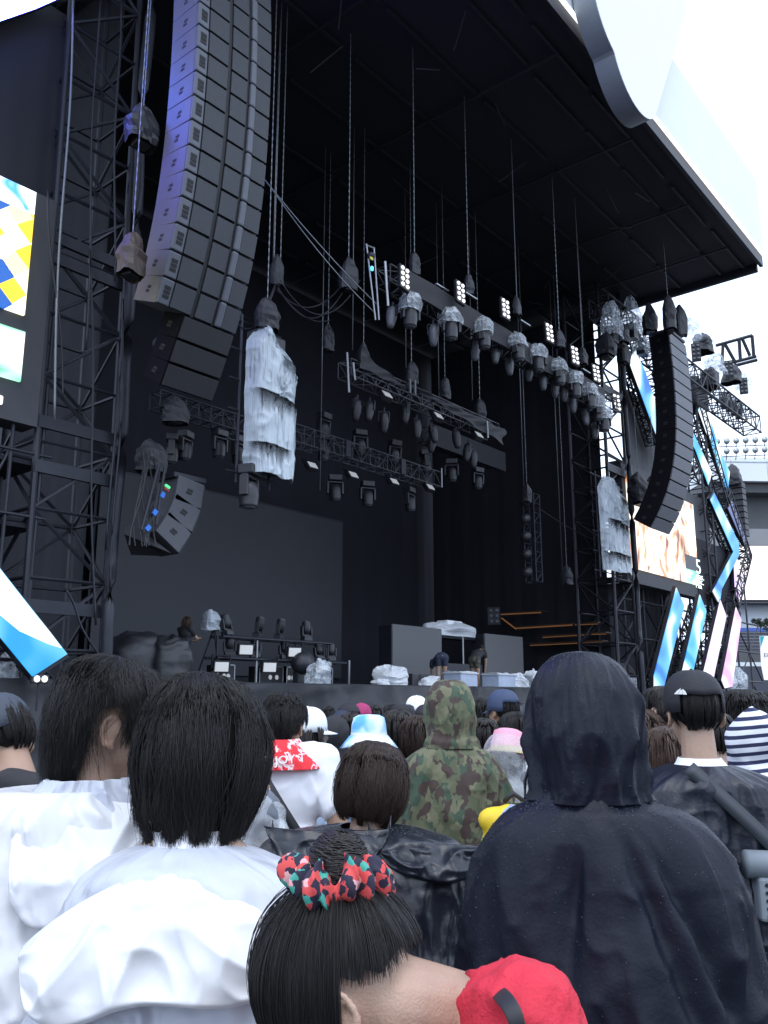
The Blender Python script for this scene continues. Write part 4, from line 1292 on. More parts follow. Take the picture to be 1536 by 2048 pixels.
# draped amps/wing equipment under black cloth
p = onY(1225, 1380, 15.5); bundle('covered_equipment', 'tall equipment under black cloth at the right stage edge', (p.x, 15.4, DZ), (1.9, 1.2, 1.3), 51, 'tarp_black', 'covered gear', None, .6)
p = onY(1258, 1325, 15.3); bundle('plastic_scrap', 'small white plastic on top of the black covered equipment', (p.x - .1, 15.4, DZ + 1.22), (.35, .3, .28), 52, 'plastic_white', 'plastic bag')
p = onY(1300, 1350, 14.2)
t = thing('camera_monitor', 'dark round lamp on a stand in front of the blue strip', 'stage light', (p.x, 14.2, DZ))
MB().lathe([(.05, .4), (.30, .3), (.34, 0), (.26, -.25)], (0, 0, .55), (1, -.6, .1), n=16).build('housing', 'light_body', t, world=False, smooth=True)
MB().box((0, 0, .15), (.3, .3, .3)).build('base', 'light_body', t, world=False, bevel=.03)
p = onY(79, 1358, 13.2)
t = thing('twin_lamp', 'small twin lamp with two bright round lenses under the left strip', 'stage light', p)
MB().box((0, 0, 0), (.30, .08, .14)).build('body', 'light_body', t, world=False, bevel=.02)
for s in (-1, 1): MB().lathe([(.055, 0), (.04, .02), (.01, .026)], (s * .065, -.042, 0), (0, -1, 0), n=16).build('lamp', 'lamp_white', t, world=False, smooth=True)
MB().tube((0, .02, -.07), (0, .02, -.5), .02, 6).build('post', 'steel_black', t, world=False)
p = onY(8, 1362, 13.9); bundle('plastic_cover', 'torn clear plastic over a light at the left edge below the strip', (p.x, 13.9, DZ + .0), (.45, .4, .36), 61, 'plastic_clear', 'plastic bag', None, 1.5)
# ================================================================ right side: towers, boom, stadium
ft_ = thing('lattice_tower', 'slender lattice tower right behind the far speaker hang', 'tower', (39.9, 13.9, 0))
truss(ft_, (39.9, 13.9, 0), (39.9, 13.9, 16.2), 1.0, 1.0, 16, .05, (0, 1, 0), 'steel_black', .6)
MB().box((39.9, 13.9, 15.9), (1.7, 1.4, 1.5)).build('head_block', 'bag_black', ft_, bevel=.12)
def inclined(label, a, b_, Y, w_, bays, r=.045, tinted='steel_black'):
    p0, p1 = onY(*a, Y), onY(*b_, Y)
    t = thing('strip_truss', label, 'truss', p1)
    truss(t, p0, p1, w_, w_, bays, r, (0, 1, 0), tinted, .6)
    return t
inclined('slanting lattice carrying the tall white strip left of the right speaker hang', (1252, 712), (1304, 888), 13.5, .42, 13)
inclined('slanting lattice beside the cyan strip, partly behind the right speaker hang', (1293, 752), (1385, 960), 13.6, .75, 15)
inclined('slanting lattice between the two cyan strips right of the speaker hang', (1391, 815), (1447, 1010), 13.6, .62, 14)
inclined('slanting lattice carrying the bent blue strip on its left', (1416, 1000), (1462, 1112), 13.5, .45, 9)
inclined('slanting lattice between the bent strip and the dim strip', (1446, 990), (1489, 1120), 13.55, .62, 11)
inclined('lower lattice leaning left beside the white and violet strips', (1484, 1105), (1455, 1215), 13.6, .75, 9)
inclined('lattice leg standing between the lower lilac and magenta strips', (1440, 1215), (1434, 1375), 13.9, .9, 11)
inclined('lattice leg standing beside the lower second strip', (1394, 1215), (1350, 1368), 13.8, .5, 11)
inclined('lattice leg standing on the left of the tallest lower strip', (1349, 1192), (1300, 1368), 13.6, .35, 11)
inclined('lattice leg standing left of the magenta strip', (1471, 1222), (1440, 1360), 13.6, .35, 9)
bm_ = thing('lighting_truss', 'far lattice boom with lamps reaching right against the white sky', 'truss', onY(1440, 740, 13.0))
a, b_ = onY(1330, 650, 13.0), onY(1494, 775, 13.0)
truss(bm_, (a.x - 2, 13.0, 15.9), (b_.x + .2, 13.0, 15.9), .9, .9, 17, .05, (0, 0, 1), 'steel_dark', .6)
for k, (px, py) in enumerate(((1446, 785), (1456, 791), (1466, 799), (1475, 806))):
    put(ml_cov, px, py, 13.0, f'{ORD[k]} plastic topped lamp from the left under the far boom', rz=.3 * k, group='lamps under the far boom', s=1.25)
bl_off = dup(bl)
for ch in bl_off.children:
    if ch.name.startswith('lamp'):
        ch.data = ch.data.copy(); ch.data.materials[0] = M['spot_grey']
for k, (px, py) in enumerate(((1392, 705), (1458, 738), (1487, 772))):
    put(bl_off, px, py, 12.7, f'{ORD[k]} blinder from the left standing on the far boom', rz=R(-70), tilt=0, group='blinders on the far boom', s=1.2)
for k, (px, py, w_) in enumerate(((1380, 660, 1.0), (1405, 690, .9), (1430, 730, 1.0), (1462, 752, .8), (1484, 770, .8), (1420, 760, 1.0))):
    c = onY(px, py, 12.9)
    bundle('covered_lamp', f'{ORD[k]} covered lamp from the left along the far boom', (c.x, 12.9, c.z - .4), (w_, .8, .9), 70 + k, 'bag_black' if k % 2 else 'plastic_clear', 'covered gear', 'covered lamps on the far boom')
for k, (px, py, w_, h_, mm, lab) in enumerate(((1222, 640, .9, 1.5, 'plastic_clear', 'clear plastic sheet bunched at the top of the right lattice tower'), (1262, 632, .9, 1.6, 'plastic_clear', 'long torn clear plastic beside the broad black hoist cover'), (1212, 690, .7, .9, 'bag_black', 'black covered lamp inside the top of the right lattice tower'), (1240, 668, .7, .8, 'bag_black', 'black covered lamp between the plastic sheets on the right tower'), (1284, 690, .8, .7, 'plastic_clear', 'plastic covered lamp just left of the top of the right speaker hang'))):
    c = onY(px, py, 12.6)
    t = thing('covered_lamp', lab, 'covered gear', c)
    crumpled_bag(w_, .7, h_, 90 + k, 1.0).build('cover', mm, t, world=False)
    MB().box((0, 0, -h_ * .42), (w_ * .5, .35, h_ * .4)).build('lamp_body', 'light_body', t, world=False, bevel=.03)
sb_ = thing('lighting_truss', 'short dark truss joining the right tower top to the far boom', 'truss', onY(1250, 680, 13.0))
a, b_ = onY(1200, 660, 13.0), onY(1330, 672, 13.0)
truss(sb_, (a.x, 13.0, 16.1), (b_.x - 1.2, 13.0, 16.1), .8, .8, 10, .045, (0, 0, 1), 'steel_black', .6)
cr_ = thing('crane_arm', 'thin pale lattice arm of a crane beyond the far boom', 'crane', at(1470, 700, 60))
for a, b_ in (((1432, 691), (1504, 671)), ((1437, 732), (1512, 713)), ((1440, 739), (1514, 720)), ((1446, 689), (1444, 728)), ((1478, 678), (1481, 723)), ((1484, 676), (1500, 712)), ((1450, 688), (1472, 727)), ((1504, 671), (1508, 716))):
    MB().tube(at(*a, 60), at(*b_, 60), .12, 6).build('bar', 'steel_dark', cr_)
dl = thing('delay_array', 'small hang of speaker boxes with a black cover in front of the stadium wall', 'speaker array', at(1475, 1040, 52))
for k in range(9):
    c = at(1475 + 1.1 * k, 972 + 12 * k, 52)
    MB().box(c, (.7, .7, .33)).build('speaker_cabinet', 'cabinet_dark', dl, bevel=.02)
c = at(1467, 950, 52); b = crumpled_bag(1.0, .9, 1.3, 77); b.v = [v + c for v in b.v]; b.build('cover', 'bag_black', dl)

# ---- stadium stand: facing the camera side, built in its own frame
So = at(1500, 1395, 105); So.z = 0
ex = Vector((math.cos(AZ - R(90)), math.sin(AZ - R(90)), 0))      # along the stand
ex = (Matrix.Rotation(R(3), 3, 'Z') @ ex).normalized()
ey = Vector((-ex.y, ex.x, 0))
std = thing('stadium_stand', 'far stadium stand with white roof edge, dark wall and blue seats', 'stadium', So)
rotS = Matrix((ex, ey, Vector((0, 0, 1)))).transposed()
def S(x, y, z): return So + ex * x + ey * y + Vector((0, 0, z))
def sbox(nm, x0, x1, y, d, z0, z1, m, par=std): return MB().box(S((x0 + x1) / 2, y + d / 2, (z0 + z1) / 2), (x1 - x0, d, z1 - z0), rotS).build(nm, m, par)
def zpx(py): return EYE + (1395 - py) / FOC * 105 * 1.02
sbox('roof_edge', -4.2, 40, -2, 10, zpx(965), zpx(915), 'stand_white')
for x in (-.8, 3.9, 9, 14): sbox('roof_seam', x, x + .06, -2.03, .02, zpx(964), zpx(922), 'sign_grey')
sbox('roof_seam', -4.2, 40, -2.06, .02, zpx(926), zpx(924.5), 'sign_grey')
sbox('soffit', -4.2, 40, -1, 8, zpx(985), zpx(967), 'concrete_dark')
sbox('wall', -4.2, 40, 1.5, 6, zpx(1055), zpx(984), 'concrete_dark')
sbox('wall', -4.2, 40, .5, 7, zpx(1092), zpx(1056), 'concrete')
f = sbox('window', -1.3, .35, .9, .3, zpx(1028), zpx(981), 'alu'); sbox('pane', -1.1, .15, .85, .04, zpx(1024), zpx(985), 'concrete_dark', std)
sbox('white_band', -.9, 1.1, .40, .08, zpx(1089), zpx(1059), 'fascia_white')  # plain white slab set on the wall, not an opening
sbox('wall', -4.2, 40, 1, 6, zpx(1262), zpx(1202), 'stand_white')
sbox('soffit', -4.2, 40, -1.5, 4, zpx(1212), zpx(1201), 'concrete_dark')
sbox('seat_row', -4.2, 3.5, -.6, 1.2, zpx(1267), zpx(1260), 'seat_blue')
for k in range(6): sbox('seat_row', -4.2, 30, -1.2 - .9 * k, .9, zpx(1278 + 7 * k), zpx(1268.5 + 7 * k), 'seat_dark')
for k in range(6): sbox('rail', -4.2, 30, -1.24 - .9 * k, .02, zpx(1270 + 7 * k), zpx(1269 + 7 * k), 'concrete')
sbox('wall', -14, 40, -8, 1.2, .0, zpx(1310), 'concrete_dark')
sbox('white_band', -12, 3, -8.1, .05, zpx(1340), zpx(1332), 'stand_white')  # another white slab, along the low front wall
sbox('parapet', -14, 40, -9.5, .8, 0, zpx(1340), 'seat_dark')
for k, (row, z) in enumerate((('upper', 883), ('lower', 903))):
    for j in range(7):
        px = 1434 + 19 * j
        c = at(px, z - .8 * j, 104)
        t = thing('flood_light', f'{ORD[j]} floodlight from the left in the {row} row on the stadium roof', 'floodlight', c, group=f'{row} floodlights on the stadium roof')
        q = Vector((0, -1, -.35))
        MB().lathe([(.40, .06), (.36, -.02), (.12, -.12), (.06, -.2)], c, -ey + Vector((0, 0, -.3)), n=14).build('reflector', 'floodlight', t, smooth=True)
        MB().tube(c + Vector((0, 0, -.4)), c + ey * .3 + Vector((0, 0, -1.1)), .05, 6).build('bracket', 'steel_dark', t)
fr_ = thing('floodlight_frame', 'pale rails carrying the floodlight rows on the stadium roof', 'frame', So + Vector((0, 0, zpx(915))))
for py in (894, 914): MB().tube(at(1428, py, 104.6), at(1560, py - 5, 104.6), .06, 6).build('rail', 'steel_dark', fr_)
fs = thing('video_screen', 'blown out stadium screen at the right edge with an orange figure', 'screen', at(1530, 1200, 92))
a, b_ = at(1474, 1202, 92), at(1640, 1092, 92)
MB().prism([at(1474, 1203, 92), at(1640, 1203, 92), at(1640, 1090, 92), at(1474, 1090, 92)], ey * .6).build('frame', 'led_off_grey', fs)
MB().prism([at(1476, 1199, 91.9), at(1640, 1199, 91.9), at(1640, 1092, 91.9), at(1476, 1092, 91.9)], ey * .05).build('picture', 'screen_pale', fs)
bn = thing('banner', 'white banner with a cyan corner hung at the right edge of the picture', 'banner', at(1530, 1360, 40))
MB().prism([at(1520, 1272, 40), at(1600, 1272, 40), at(1600, 1360, 40), at(1530, 1360, 40), at(1524, 1340, 40)], ey * .05).build('cloth', 'glow_white', bn) if 'glow_white' in M else None
mat('glow_white', (.8, .82, .84), .5, emit=(1, 1, 1, .35))  # banner cloth with a weak glow put into the material, not a lamp
MB().prism([at(1520, 1272, 40), at(1600, 1272, 40), at(1600, 1360, 40), at(1529, 1360, 40), at(1523, 1330, 40)], ey * .05).build('cloth', 'glow_white', bn)
mat('cyan_cloth', (.05, .55, .62), .6)
MB().prism([at(1520.3, 1272.5, 39.95), at(1529, 1272.5, 39.95), at(1521.5, 1295, 39.95)], ey * .02).build('corner_print', 'cyan_cloth', bn)
text('EI', .26, at(1528, 1314, 39.9), Euler((R(90), 0, AZ - R(90))), 'letter_dark', bn)
# a few dark trees' heads behind the banner
def tree(label, c, h, seed):
    t = thing('bush', label, 'bush', c)
    MB().tube(c, c + Vector((0, 0, h * .6)), .05, 7, .03).build('trunk', 'wood_brown', t)
    r_ = np.random.RandomState(seed)
    n = 700
    d = r_.normal(size=(n, 3)); d /= np.linalg.norm(d, axis=1, keepdims=True)
    cl = r_.normal(size=(9, 3)) * np.array([.9, .9, .5])
    p = cl[r_.randint(0, 9, n)] + d * (r_.rand(n, 1) ** .4) * .75
    p = p * np.array([h * .22, h * .22, h * .22]) + np.array([0, 0, h * .75]) + np.array(c)
    m = MB()
    for q in p:
        a, b2 = Vector(r_.normal(size=3)) * .05, Vector(r_.normal(size=3)) * .05
        m.add([Vector(q) - a, Vector(q) + b2, Vector(q) + a, Vector(q) - b2], [(0, 1, 2, 3)])
    m.build('crown', 'leaf_dark', t)
mat('leaf_dark', (.035, .05, .03), .7, var=.5)
for k, px in enumerate((1522, 1535)): tree(('dark bush in front of the far blue seats at the right edge', 'dark bush next to the other one, beyond the right edge')[k], at(px, 1272, 98), 1.9, k)
# ================================================================ people: kit
mat('skin', (.41, .265, .19), .46, var=.16, vscale=22, bump=.22, bscale=260)
mat('skin_tan', (.34, .21, .145), .5, var=.12, vscale=14)
mat('hair_black', (.0095, .0085, .009), .50, var=.4, vscale=10, spec=.42)
mat('hair_under', (.006, .0055, .0055), .9, spec=.1)
mat('hair_dark', (.016, .012, .011), .42, var=.4, vscale=10, spec=.5)
mat('hair_brown', (.032, .018, .0125), .5, var=.4, vscale=10, spec=.5)
mat('hair_auburn', (.060, .032, .020), .45, var=.4, vscale=10, spec=.5)
mat('poncho_white', (.85, .855, .87), .34, var=.04, vscale=3, trans=.28, bump=.15, bscale=30, crease=.75, cscale=8.)
mat('poncho_pale_shaded', (.64, .67, .75), .34, var=.18, vscale=4, trans=.30, bump=.2, bscale=26, crease=1., cscale=9.)  # blue-grey shading of the white ponchos put into the colour; also plain pale garments
mat('rain_black', (.0065, .0082, .0165), .50, var=.25, vscale=4, bump=.12, bscale=120, spec=.22, crease=.6, cscale=6.)
mat('rain_navy', (.0085, .0105, .0200), .40, var=.25, vscale=4, bump=.15, bscale=90, spec=.42, crease=.4, cscale=6.)
mat('rain_slate', (.012, .0145, .023), .34, var=.3, vscale=5, bump=.15, bscale=40, spec=.5, crease=1., cscale=8.)
mat('drop', (.06, .07, .10), .10, spec=.8)
mat('tee_white', (.80, .81, .86), .8, var=.04)
mat('tee_black', (.018, .018, .022), .8)
mat('navy', (.016, .022, .048), .75)
mat('navy_denim', (.03, .045, .09), .85)
mat('denim_pale', (.30, .38, .52), .85, var=.3, vscale=10)
mat('grey_vest', (.13, .145, .175), .7, var=.15)
mat('trouser_dark', (.03, .032, .04), .85)
mat('trouser_blue', (.04, .06, .11), .85)
mat('red_cloth', (.56, .022, .045), .8, var=.15, vscale=9, bump=.35, bscale=150, crease=.8, cscale=13.)
mat('strap_black', (.018, .018, .022), .6)
mat('strap_slate', (.035, .042, .052), .6)
mat('magenta', (.33, .03, .12), .8)
mat('yellow', (.72, .50, .02), .6)
mat('pink', (.75, .34, .44), .8, var=.3, vscale=5)
mat('straw', (.48, .40, .24), .8, bump=.5, bscale=120)
mat('cap_white', (.82, .83, .84), .7)
mat('cap_black', (.014, .014, .02), .75, bump=.2, bscale=150)
mat('cap_slate', (.045, .055, .075), .75, bump=.3, bscale=120)
mat('cap_blue', (.035, .055, .11), .75)
mat('cyan_print', (.02, .45, .65), .5)
mat('print_white', (.8, .8, .8), .6)
mat('leather', (.02, .02, .022), .5)
mat('mesh_grey', (.20, .23, .26), .5, var=.1)
def pattern_mat(name, cols, scale, kind='voronoi', rough=.8, rot=(0, 0, 0), dist=.0, stretch=(1, 1, 1)):
    m = bpy.data.materials.new(name)
    m.use_nodes = True
    n, l = m.node_tree.nodes, m.node_tree.links
    p = n['Principled BSDF']
    p.inputs['Roughness'].default_value = rough
    c = n.new('ShaderNodeTexCoord')
    mp = n.new('ShaderNodeMapping')
    mp.inputs['Rotation'].default_value = rot
    mp.inputs['Scale'].default_value = stretch
    l.new(c.outputs['Object'], mp.inputs['Vector'])
    src = mp.outputs[0]
    if dist:
        t = n.new('ShaderNodeTexNoise')
        t.inputs['Scale'].default_value = scale * .8
        l.new(src, t.inputs['Vector'])
        a = n.new('ShaderNodeMix')
        a.data_type = 'RGBA'
        a.blend_type = 'ADD'
        a.inputs[0].default_value = dist
        l.new(src, a.inputs[6])
        l.new(t.outputs['Color'], a.inputs[7])
        src = a.outputs[2]
    if kind == 'voronoi':
        t = n.new('ShaderNodeTexVoronoi')
        t.inputs['Scale'].default_value = scale
        l.new(src, t.inputs['Vector'])
        s = n.new('ShaderNodeSeparateColor')
        l.new(t.outputs['Color'], s.inputs[0])
        o = s.outputs[0]
    elif kind == 'noise':
        t = n.new('ShaderNodeTexNoise')
        t.inputs['Scale'].default_value = scale
        t.inputs['Detail'].default_value = 2
        l.new(src, t.inputs['Vector'])
        o = t.outputs['Fac']
    else:
        t = n.new('ShaderNodeTexWave')
        t.bands_direction = 'Z'
        t.inputs['Scale'].default_value = scale
        t.inputs['Distortion'].default_value = .6
        t.inputs['Detail Scale'].default_value = .6
        l.new(src, t.inputs['Vector'])
        o = t.outputs['Fac']
    r = n.new('ShaderNodeValToRGB')
    r.color_ramp.interpolation = 'CONSTANT' if kind != 'noise' else 'LINEAR'
    e = r.color_ramp.elements
    while len(e) < len(cols): e.new(.5)
    for k, (pos, cc) in enumerate(cols):
        e[k].position = pos
        e[k].color = (*cc, 1)
    l.new(o, r.inputs[0])
    l.new(r.outputs[0], p.inputs['Base Color'])
    M[name] = m
pattern_mat('camo', [(0, (.085, .095, .052)), (.26, (.135, .135, .078)), (.46, (.040, .068, .042)), (.62, (.050, .032, .027)), (.84, (.10, .11, .062))], 25, dist=.09, stretch=(1, 1, .72))
pattern_mat('stripes', [(0, (.016, .022, .07)), (.40, (.72, .74, .80))], 9.5, 'wave', rot=(0, R(7), 0))
pattern_mat('tie_dye', [(0, (.06, .24, .58)), (.42, (.12, .40, .72)), (.52, (.5, .72, .85)), (.60, (.78, .84, .86)), (1, (.82, .84, .86))], 6, 'noise', dist=.1)
pattern_mat('scrunchie', [(0, (.02, .018, .04)), (.24, (.66, .08, .075)), (.62, (.72, .38, .40)), (.76, (.05, .34, .27)), (.84, (.02, .018, .04))], 105, dist=.012)
pattern_mat('towel_red', [(0, (.70, .02, .03)), (.50, (.72, .025, .035)), (.585, (.82, .80, .82)), (.64, (.70, .02, .03)), (.70, (.72, .02, .03))], 26, 'noise', dist=.03)
pattern_mat('camo_pale', [(0, (.30, .36, .32)), (.4, (.5, .54, .5)), (.7, (.12, .2, .16))], 22)
pattern_mat('shorts_camo', [(0, (.05, .05, .035)), (.4, (.10, .09, .065)), (.7, (.03, .03, .025))], 14)
HC = Vector((0, .02, 1.585))
PIV = Vector((0, -.005, 1.485))
def head_mx(pitch=0, yaw=0, roll=0, shift=(0, 0, 0)):
    """pitch + = looks down, yaw + = turns to its right, roll + = tips to its right"""
    r_ = Matrix.Rotation(R(-yaw), 4, 'Z') @ Matrix.Rotation(R(-pitch), 4, 'X') @ Matrix.Rotation(R(roll), 4, 'Y')
    return Matrix.Translation(Vector(shift)) @ Matrix.Translation(PIV) @ r_ @ Matrix.Translation(HC - PIV)
def ear_pt(s_, k):
    a = R(-60 + 34 * k)                            # the rim of the ear, from the front of the helix round to the lobe
    return (s_ * (.082 + .007 * math.sin(max(0, math.sin(a * .5)) * 1.6)), -.012 + .020 * math.cos(a + R(60)) * 1.0 - .004, -.008 + .031 * math.sin(a + R(60)))
def head_prims(hm):
    q = hm.to_3x3()
    def e(c, r): return ('e', hm @ Vector(c), r, q)
    def c(a, b, r0, r1): return ('c', hm @ Vector(a), hm @ Vector(b), r0, r1)
    return [e((0, -.010, .022), (.075, .092, .090)), e((0, .028, -.028), (.064, .072, .085)), e((0, .050, -.088), (.042, .042, .034)),
            c((0, .096, .005), (0, .114, -.030), .010, .014), e((0, .083, .030), (.055, .020, .012)), e((0, .098, -.062), (.022, .012, .006)), e((0, .096, -.073), (.019, .012, .006)),
            e((.032, .088, -.022), (.020, .014, .016)), e((-.032, .088, -.022), (.020, .014, .016)),
            e((.077, -.010, -.014), (.008, .018, .028)), e((-.077, -.010, -.014), (.008, .018, .028))] + [c(ear_pt(s_, k), ear_pt(s_, k + 1), .0058, .0056) for s_ in (-1, 1) for k in range(8)] + [e((s_ * .083, -.006, -.040), (.006, .009, .010)) for s_ in (-1, 1)]
J0 = dict(shL=(-.175, -.01, 1.385), elL=(-.235, -.035, 1.10), wrL=(-.225, .07, .87), shR=(.175, -.01, 1.385), elR=(.235, -.035, 1.10), wrR=(.225, .07, .87),
          hip=(0, 0, .93), waist=(0, .0, 1.08), chest=(0, -.005, 1.26), neck=(0, -.012, 1.42), hipL=(-.09, 0, .90), knL=(-.10, .02, .49), anL=(-.105, -.02, .08), hipR=(.09, 0, .90), knR=(.10, .02, .49), anR=(.105, -.02, .08))
JN = dict(shL=(-.128, -.01, 1.318), elL=(-.205, -.03, 1.06), wrL=(-.175, .09, .86), shR=(.128, -.01, 1.318), elR=(.205, -.03, 1.06), wrR=(.175, .09, .86), chest=(0, -.005, 1.22))
def hand_prims(wr, d, side, curl=.5):
    """palm, four fingers of unequal length and a thumb from the side of the palm; d = where the hand points"""
    wr, d = Vector(wr), Vector(d).normalized()
    s = Vector((1, 0, 0)) if abs(d.x) < .8 else Vector((0, 1, 0))
    n_ = d.cross(s).normalized()
    s = n_.cross(d).normalized() * side
    P = [('c', wr, wr + d * .075, .026, .030)]
    base = wr + d * .085
    for k, L in enumerate((.066, .076, .070, .056)):
        b = base + s * ((k - 1.5) * .019)
        m_ = b + d * L * .55 + n_ * L * .25 * curl
        P += [('c', b - d * .02, m_, .0092, .0085), ('c', m_, m_ + d * L * .42 * (1 - .5 * curl) + n_ * L * .45 * curl, .0085, .0068)]
    t0 = wr + d * .03 - s * .026
    P += [('c', t0, t0 + d * .035 - s * .025, .0115, .0105), ('c', t0 + d * .035 - s * .025, t0 + d * .068 - s * .028 + n_ * .012, .0105, .008)]
    return P
def body_prims(J=None, hm=None, arms=True):
    j = dict(J0)
    if J: j.update(J)
    j = {k: Vector(v) for k, v in j.items()}
    hm = hm or head_mx()
    hb = hm @ Vector((0, -.022, -.055))
    up = (j['chest'] - j['hip']).normalized()
    qt = up.to_track_quat('Z', 'Y').to_matrix() if abs(up.z) < .97 else None
    P = head_prims(hm) + [('c', j['neck'] - up * .03, hb, .058, .052), ('e', j['hip'], (.165, .115, .13), qt), ('e', j['waist'], (.142, .102, .16), qt), ('e', j['chest'], (.168, .115, .185), qt),
         ('c', j['shL'], j['shR'], .058, .058), ('c', j['neck'] - up * .02, j['shL'].lerp(j['neck'], .35), .06, .05), ('c', j['neck'] - up * .02, j['shR'].lerp(j['neck'], .35), .06, .05)]
    for s in 'LR':
        if arms:
            P += [('c', j['sh' + s], j['el' + s], .049, .039), ('c', j['el' + s], j['wr' + s], .039, .026)]
            P += hand_prims(j['wr' + s], j['wr' + s] - j['el' + s], -1 if s == 'L' else 1)
        P += [('c', j['hip' + s], j['kn' + s], .088, .056), ('c', j['kn' + s], j['an' + s], .056, .037), ('e', j['an' + s] + Vector((0, .055, -.04)), (.045, .125, .040))]
    return P
def top_prims(J=None, sleeve=1., inf=.022, hem=.86, bulk=1.):
    j = dict(J0)
    if J: j.update(J)
    j = {k: Vector(v) for k, v in j.items()}
    up = (j['chest'] - j['hip']).normalized()
    qt = up.to_track_quat('Z', 'Y').to_matrix() if abs(up.z) < .97 else None
    P = [('e', j['hip'] + up * (hem - .86 + .02), (.165 + inf, .115 + inf * 1.3, .13), qt), ('e', j['waist'], (.146 + inf * 1.5, .105 + inf * 1.6, .18), qt), ('e', j['chest'], (.170 + inf, .118 + inf, .185), qt),
         ('c', j['shL'], j['shR'], .060 + inf * .8, .060 + inf * .8), ('c', j['neck'] - up * .05, j['shL'].lerp(j['neck'], .3), .066 + inf * .5, .056 + inf), ('c', j['neck'] - up * .05, j['shR'].lerp(j['neck'], .3), .066 + inf * .5, .056 + inf)]
    for s in 'LR':
        if sleeve >= 1: P += [('c', j['sh' + s], j['el' + s], .052 + inf * bulk, .044 + inf * bulk), ('c', j['el' + s], j['wr' + s].lerp(j['el' + s], .05), .044 + inf * bulk, .032 + inf * bulk)]
        elif sleeve > 0: P += [('c', j['sh' + s], j['sh' + s].lerp(j['el' + s], sleeve), .053 + inf, .052 + inf)]
    return P
def pants_prims(J=None, length=1., inf=.02):
    j = dict(J0)
    if J: j.update(J)
    j = {k: Vector(v) for k, v in j.items()}
    up = (j['chest'] - j['hip']).normalized()
    qt = up.to_track_quat('Z', 'Y').to_matrix() if abs(up.z) < .97 else None
    P = [('e', j['hip'], (.168 + inf, .118 + inf, .13), qt)]
    for s in 'LR':
        P += [('c', j['hip' + s], j['kn' + s].lerp(j['hip' + s], max(0, 1 - length)), .092 + inf, .066 + inf)]
        if length >= 1: P += [('c', j['kn' + s], j['an' + s] + Vector((0, 0, .02)), .064 + inf, .048 + inf)]
    return P
def fold3(seed, amp, f=9.):
    def g(co):
        x, y, z = co[:, 0], co[:, 1], co[:, 2]
        a = ridge(x * f + z * f * .5, z * f * .6 - y * f * .5 + x * 2, seed) - .45
        b = ridge(x * f * 2 - z * f, y * f * 1.5 + z * f, seed + 1) - .4
        return amp * (a + .5 * b)
    return g
# ---------------------------------------------------------------- hair, in head space (origin at the head centre, +y the face)
STY = {
 'bob': dict(prof=[(0, .132), (.035, .130), (.075, .114), (.106, .075), (.124, .02), (.127, -.04), (.117, -.095), (.100, -.14), (.080, -.180), (.064, -.222)], ax=1., ay=1.04, cut=lambda a: np.where(a < 1.95, 1., .50)),
 'roundbob': dict(prof=[(0, .128), (.035, .126), (.072, .110), (.098, .074), (.112, .02), (.114, -.03), (.106, -.075), (.092, -.105), (.078, -.125)], ax=1., ay=1.08, cut=lambda a: np.interp(a, [0, 1.9, 2.1], [1, 1, .55])),
 'longbob': dict(prof=[(0, .130), (.035, .128), (.072, .112), (.098, .075), (.110, .02), (.114, -.04), (.114, -.10), (.110, -.16), (.100, -.21), (.088, -.245)], ax=1., ay=1.08, cut=lambda a: np.where(a < 1.95, 1., .48)),
 'shaggy': dict(prof=[(0, .135), (.035, .133), (.075, .117), (.104, .078), (.116, .02), (.112, -.035), (.098, -.085), (.084, -.125), (.074, -.155)], ax=.95, ay=1.12, cut=lambda a: np.interp(a, [0, .85, 1.08, 1.2, 1.8, 1.95, 2.1, 2.4], [1, 1, .84, .47, .45, .62, .64, .52])),
 'short': dict(prof=[(0, .126), (.035, .124), (.070, .107), (.092, .070), (.098, .02), (.093, -.025), (.080, -.052), (.064, -.074)], ax=.93, ay=1.15, cut=lambda a: np.interp(a, [0, .8, 1.25, 1.4, 1.75, 1.9, 2.2], [1, 1, .86, .68, .66, .74, .5])),
 'nape': dict(prof=[(0, .119), (.035, .116), (.066, .098), (.084, .062), (.0895, .02), (.085, -.018), (.072, -.040), (.060, -.054)], ax=.94, ay=1.21, cut=lambda a: np.interp(a, [0, .8, 1.25, 1.4, 1.75, 1.9, 2.2], [1, 1, .86, .68, .66, .76, .5])),
 'hatbob': dict(prof=[(0, .112), (.035, .110), (.066, .094), (.086, .060), (.097, .01), (.108, -.05), (.108, -.11), (.10, -.16)], ax=.96, ay=1.06, cut=lambda a: np.interp(a, [0, 1.8, 2.1], [1, 1, .42])),
 'long': dict(prof=[(0, .128), (.035, .126), (.072, .110), (.098, .072), (.108, .02), (.112, -.05), (.114, -.14), (.112, -.22), (.106, -.30), (.095, -.36)], ax=.98, ay=1.06, cut=lambda a: np.where(a < 1.9, 1., .38)),
 'curly': dict(prof=[(0, .150), (.05, .147), (.10, .125), (.135, .075), (.148, .01), (.145, -.06), (.125, -.12), (.10, -.16)], ax=1., ay=1.0, cut=lambda a: np.where(a < 1.9, 1., .45)),
}
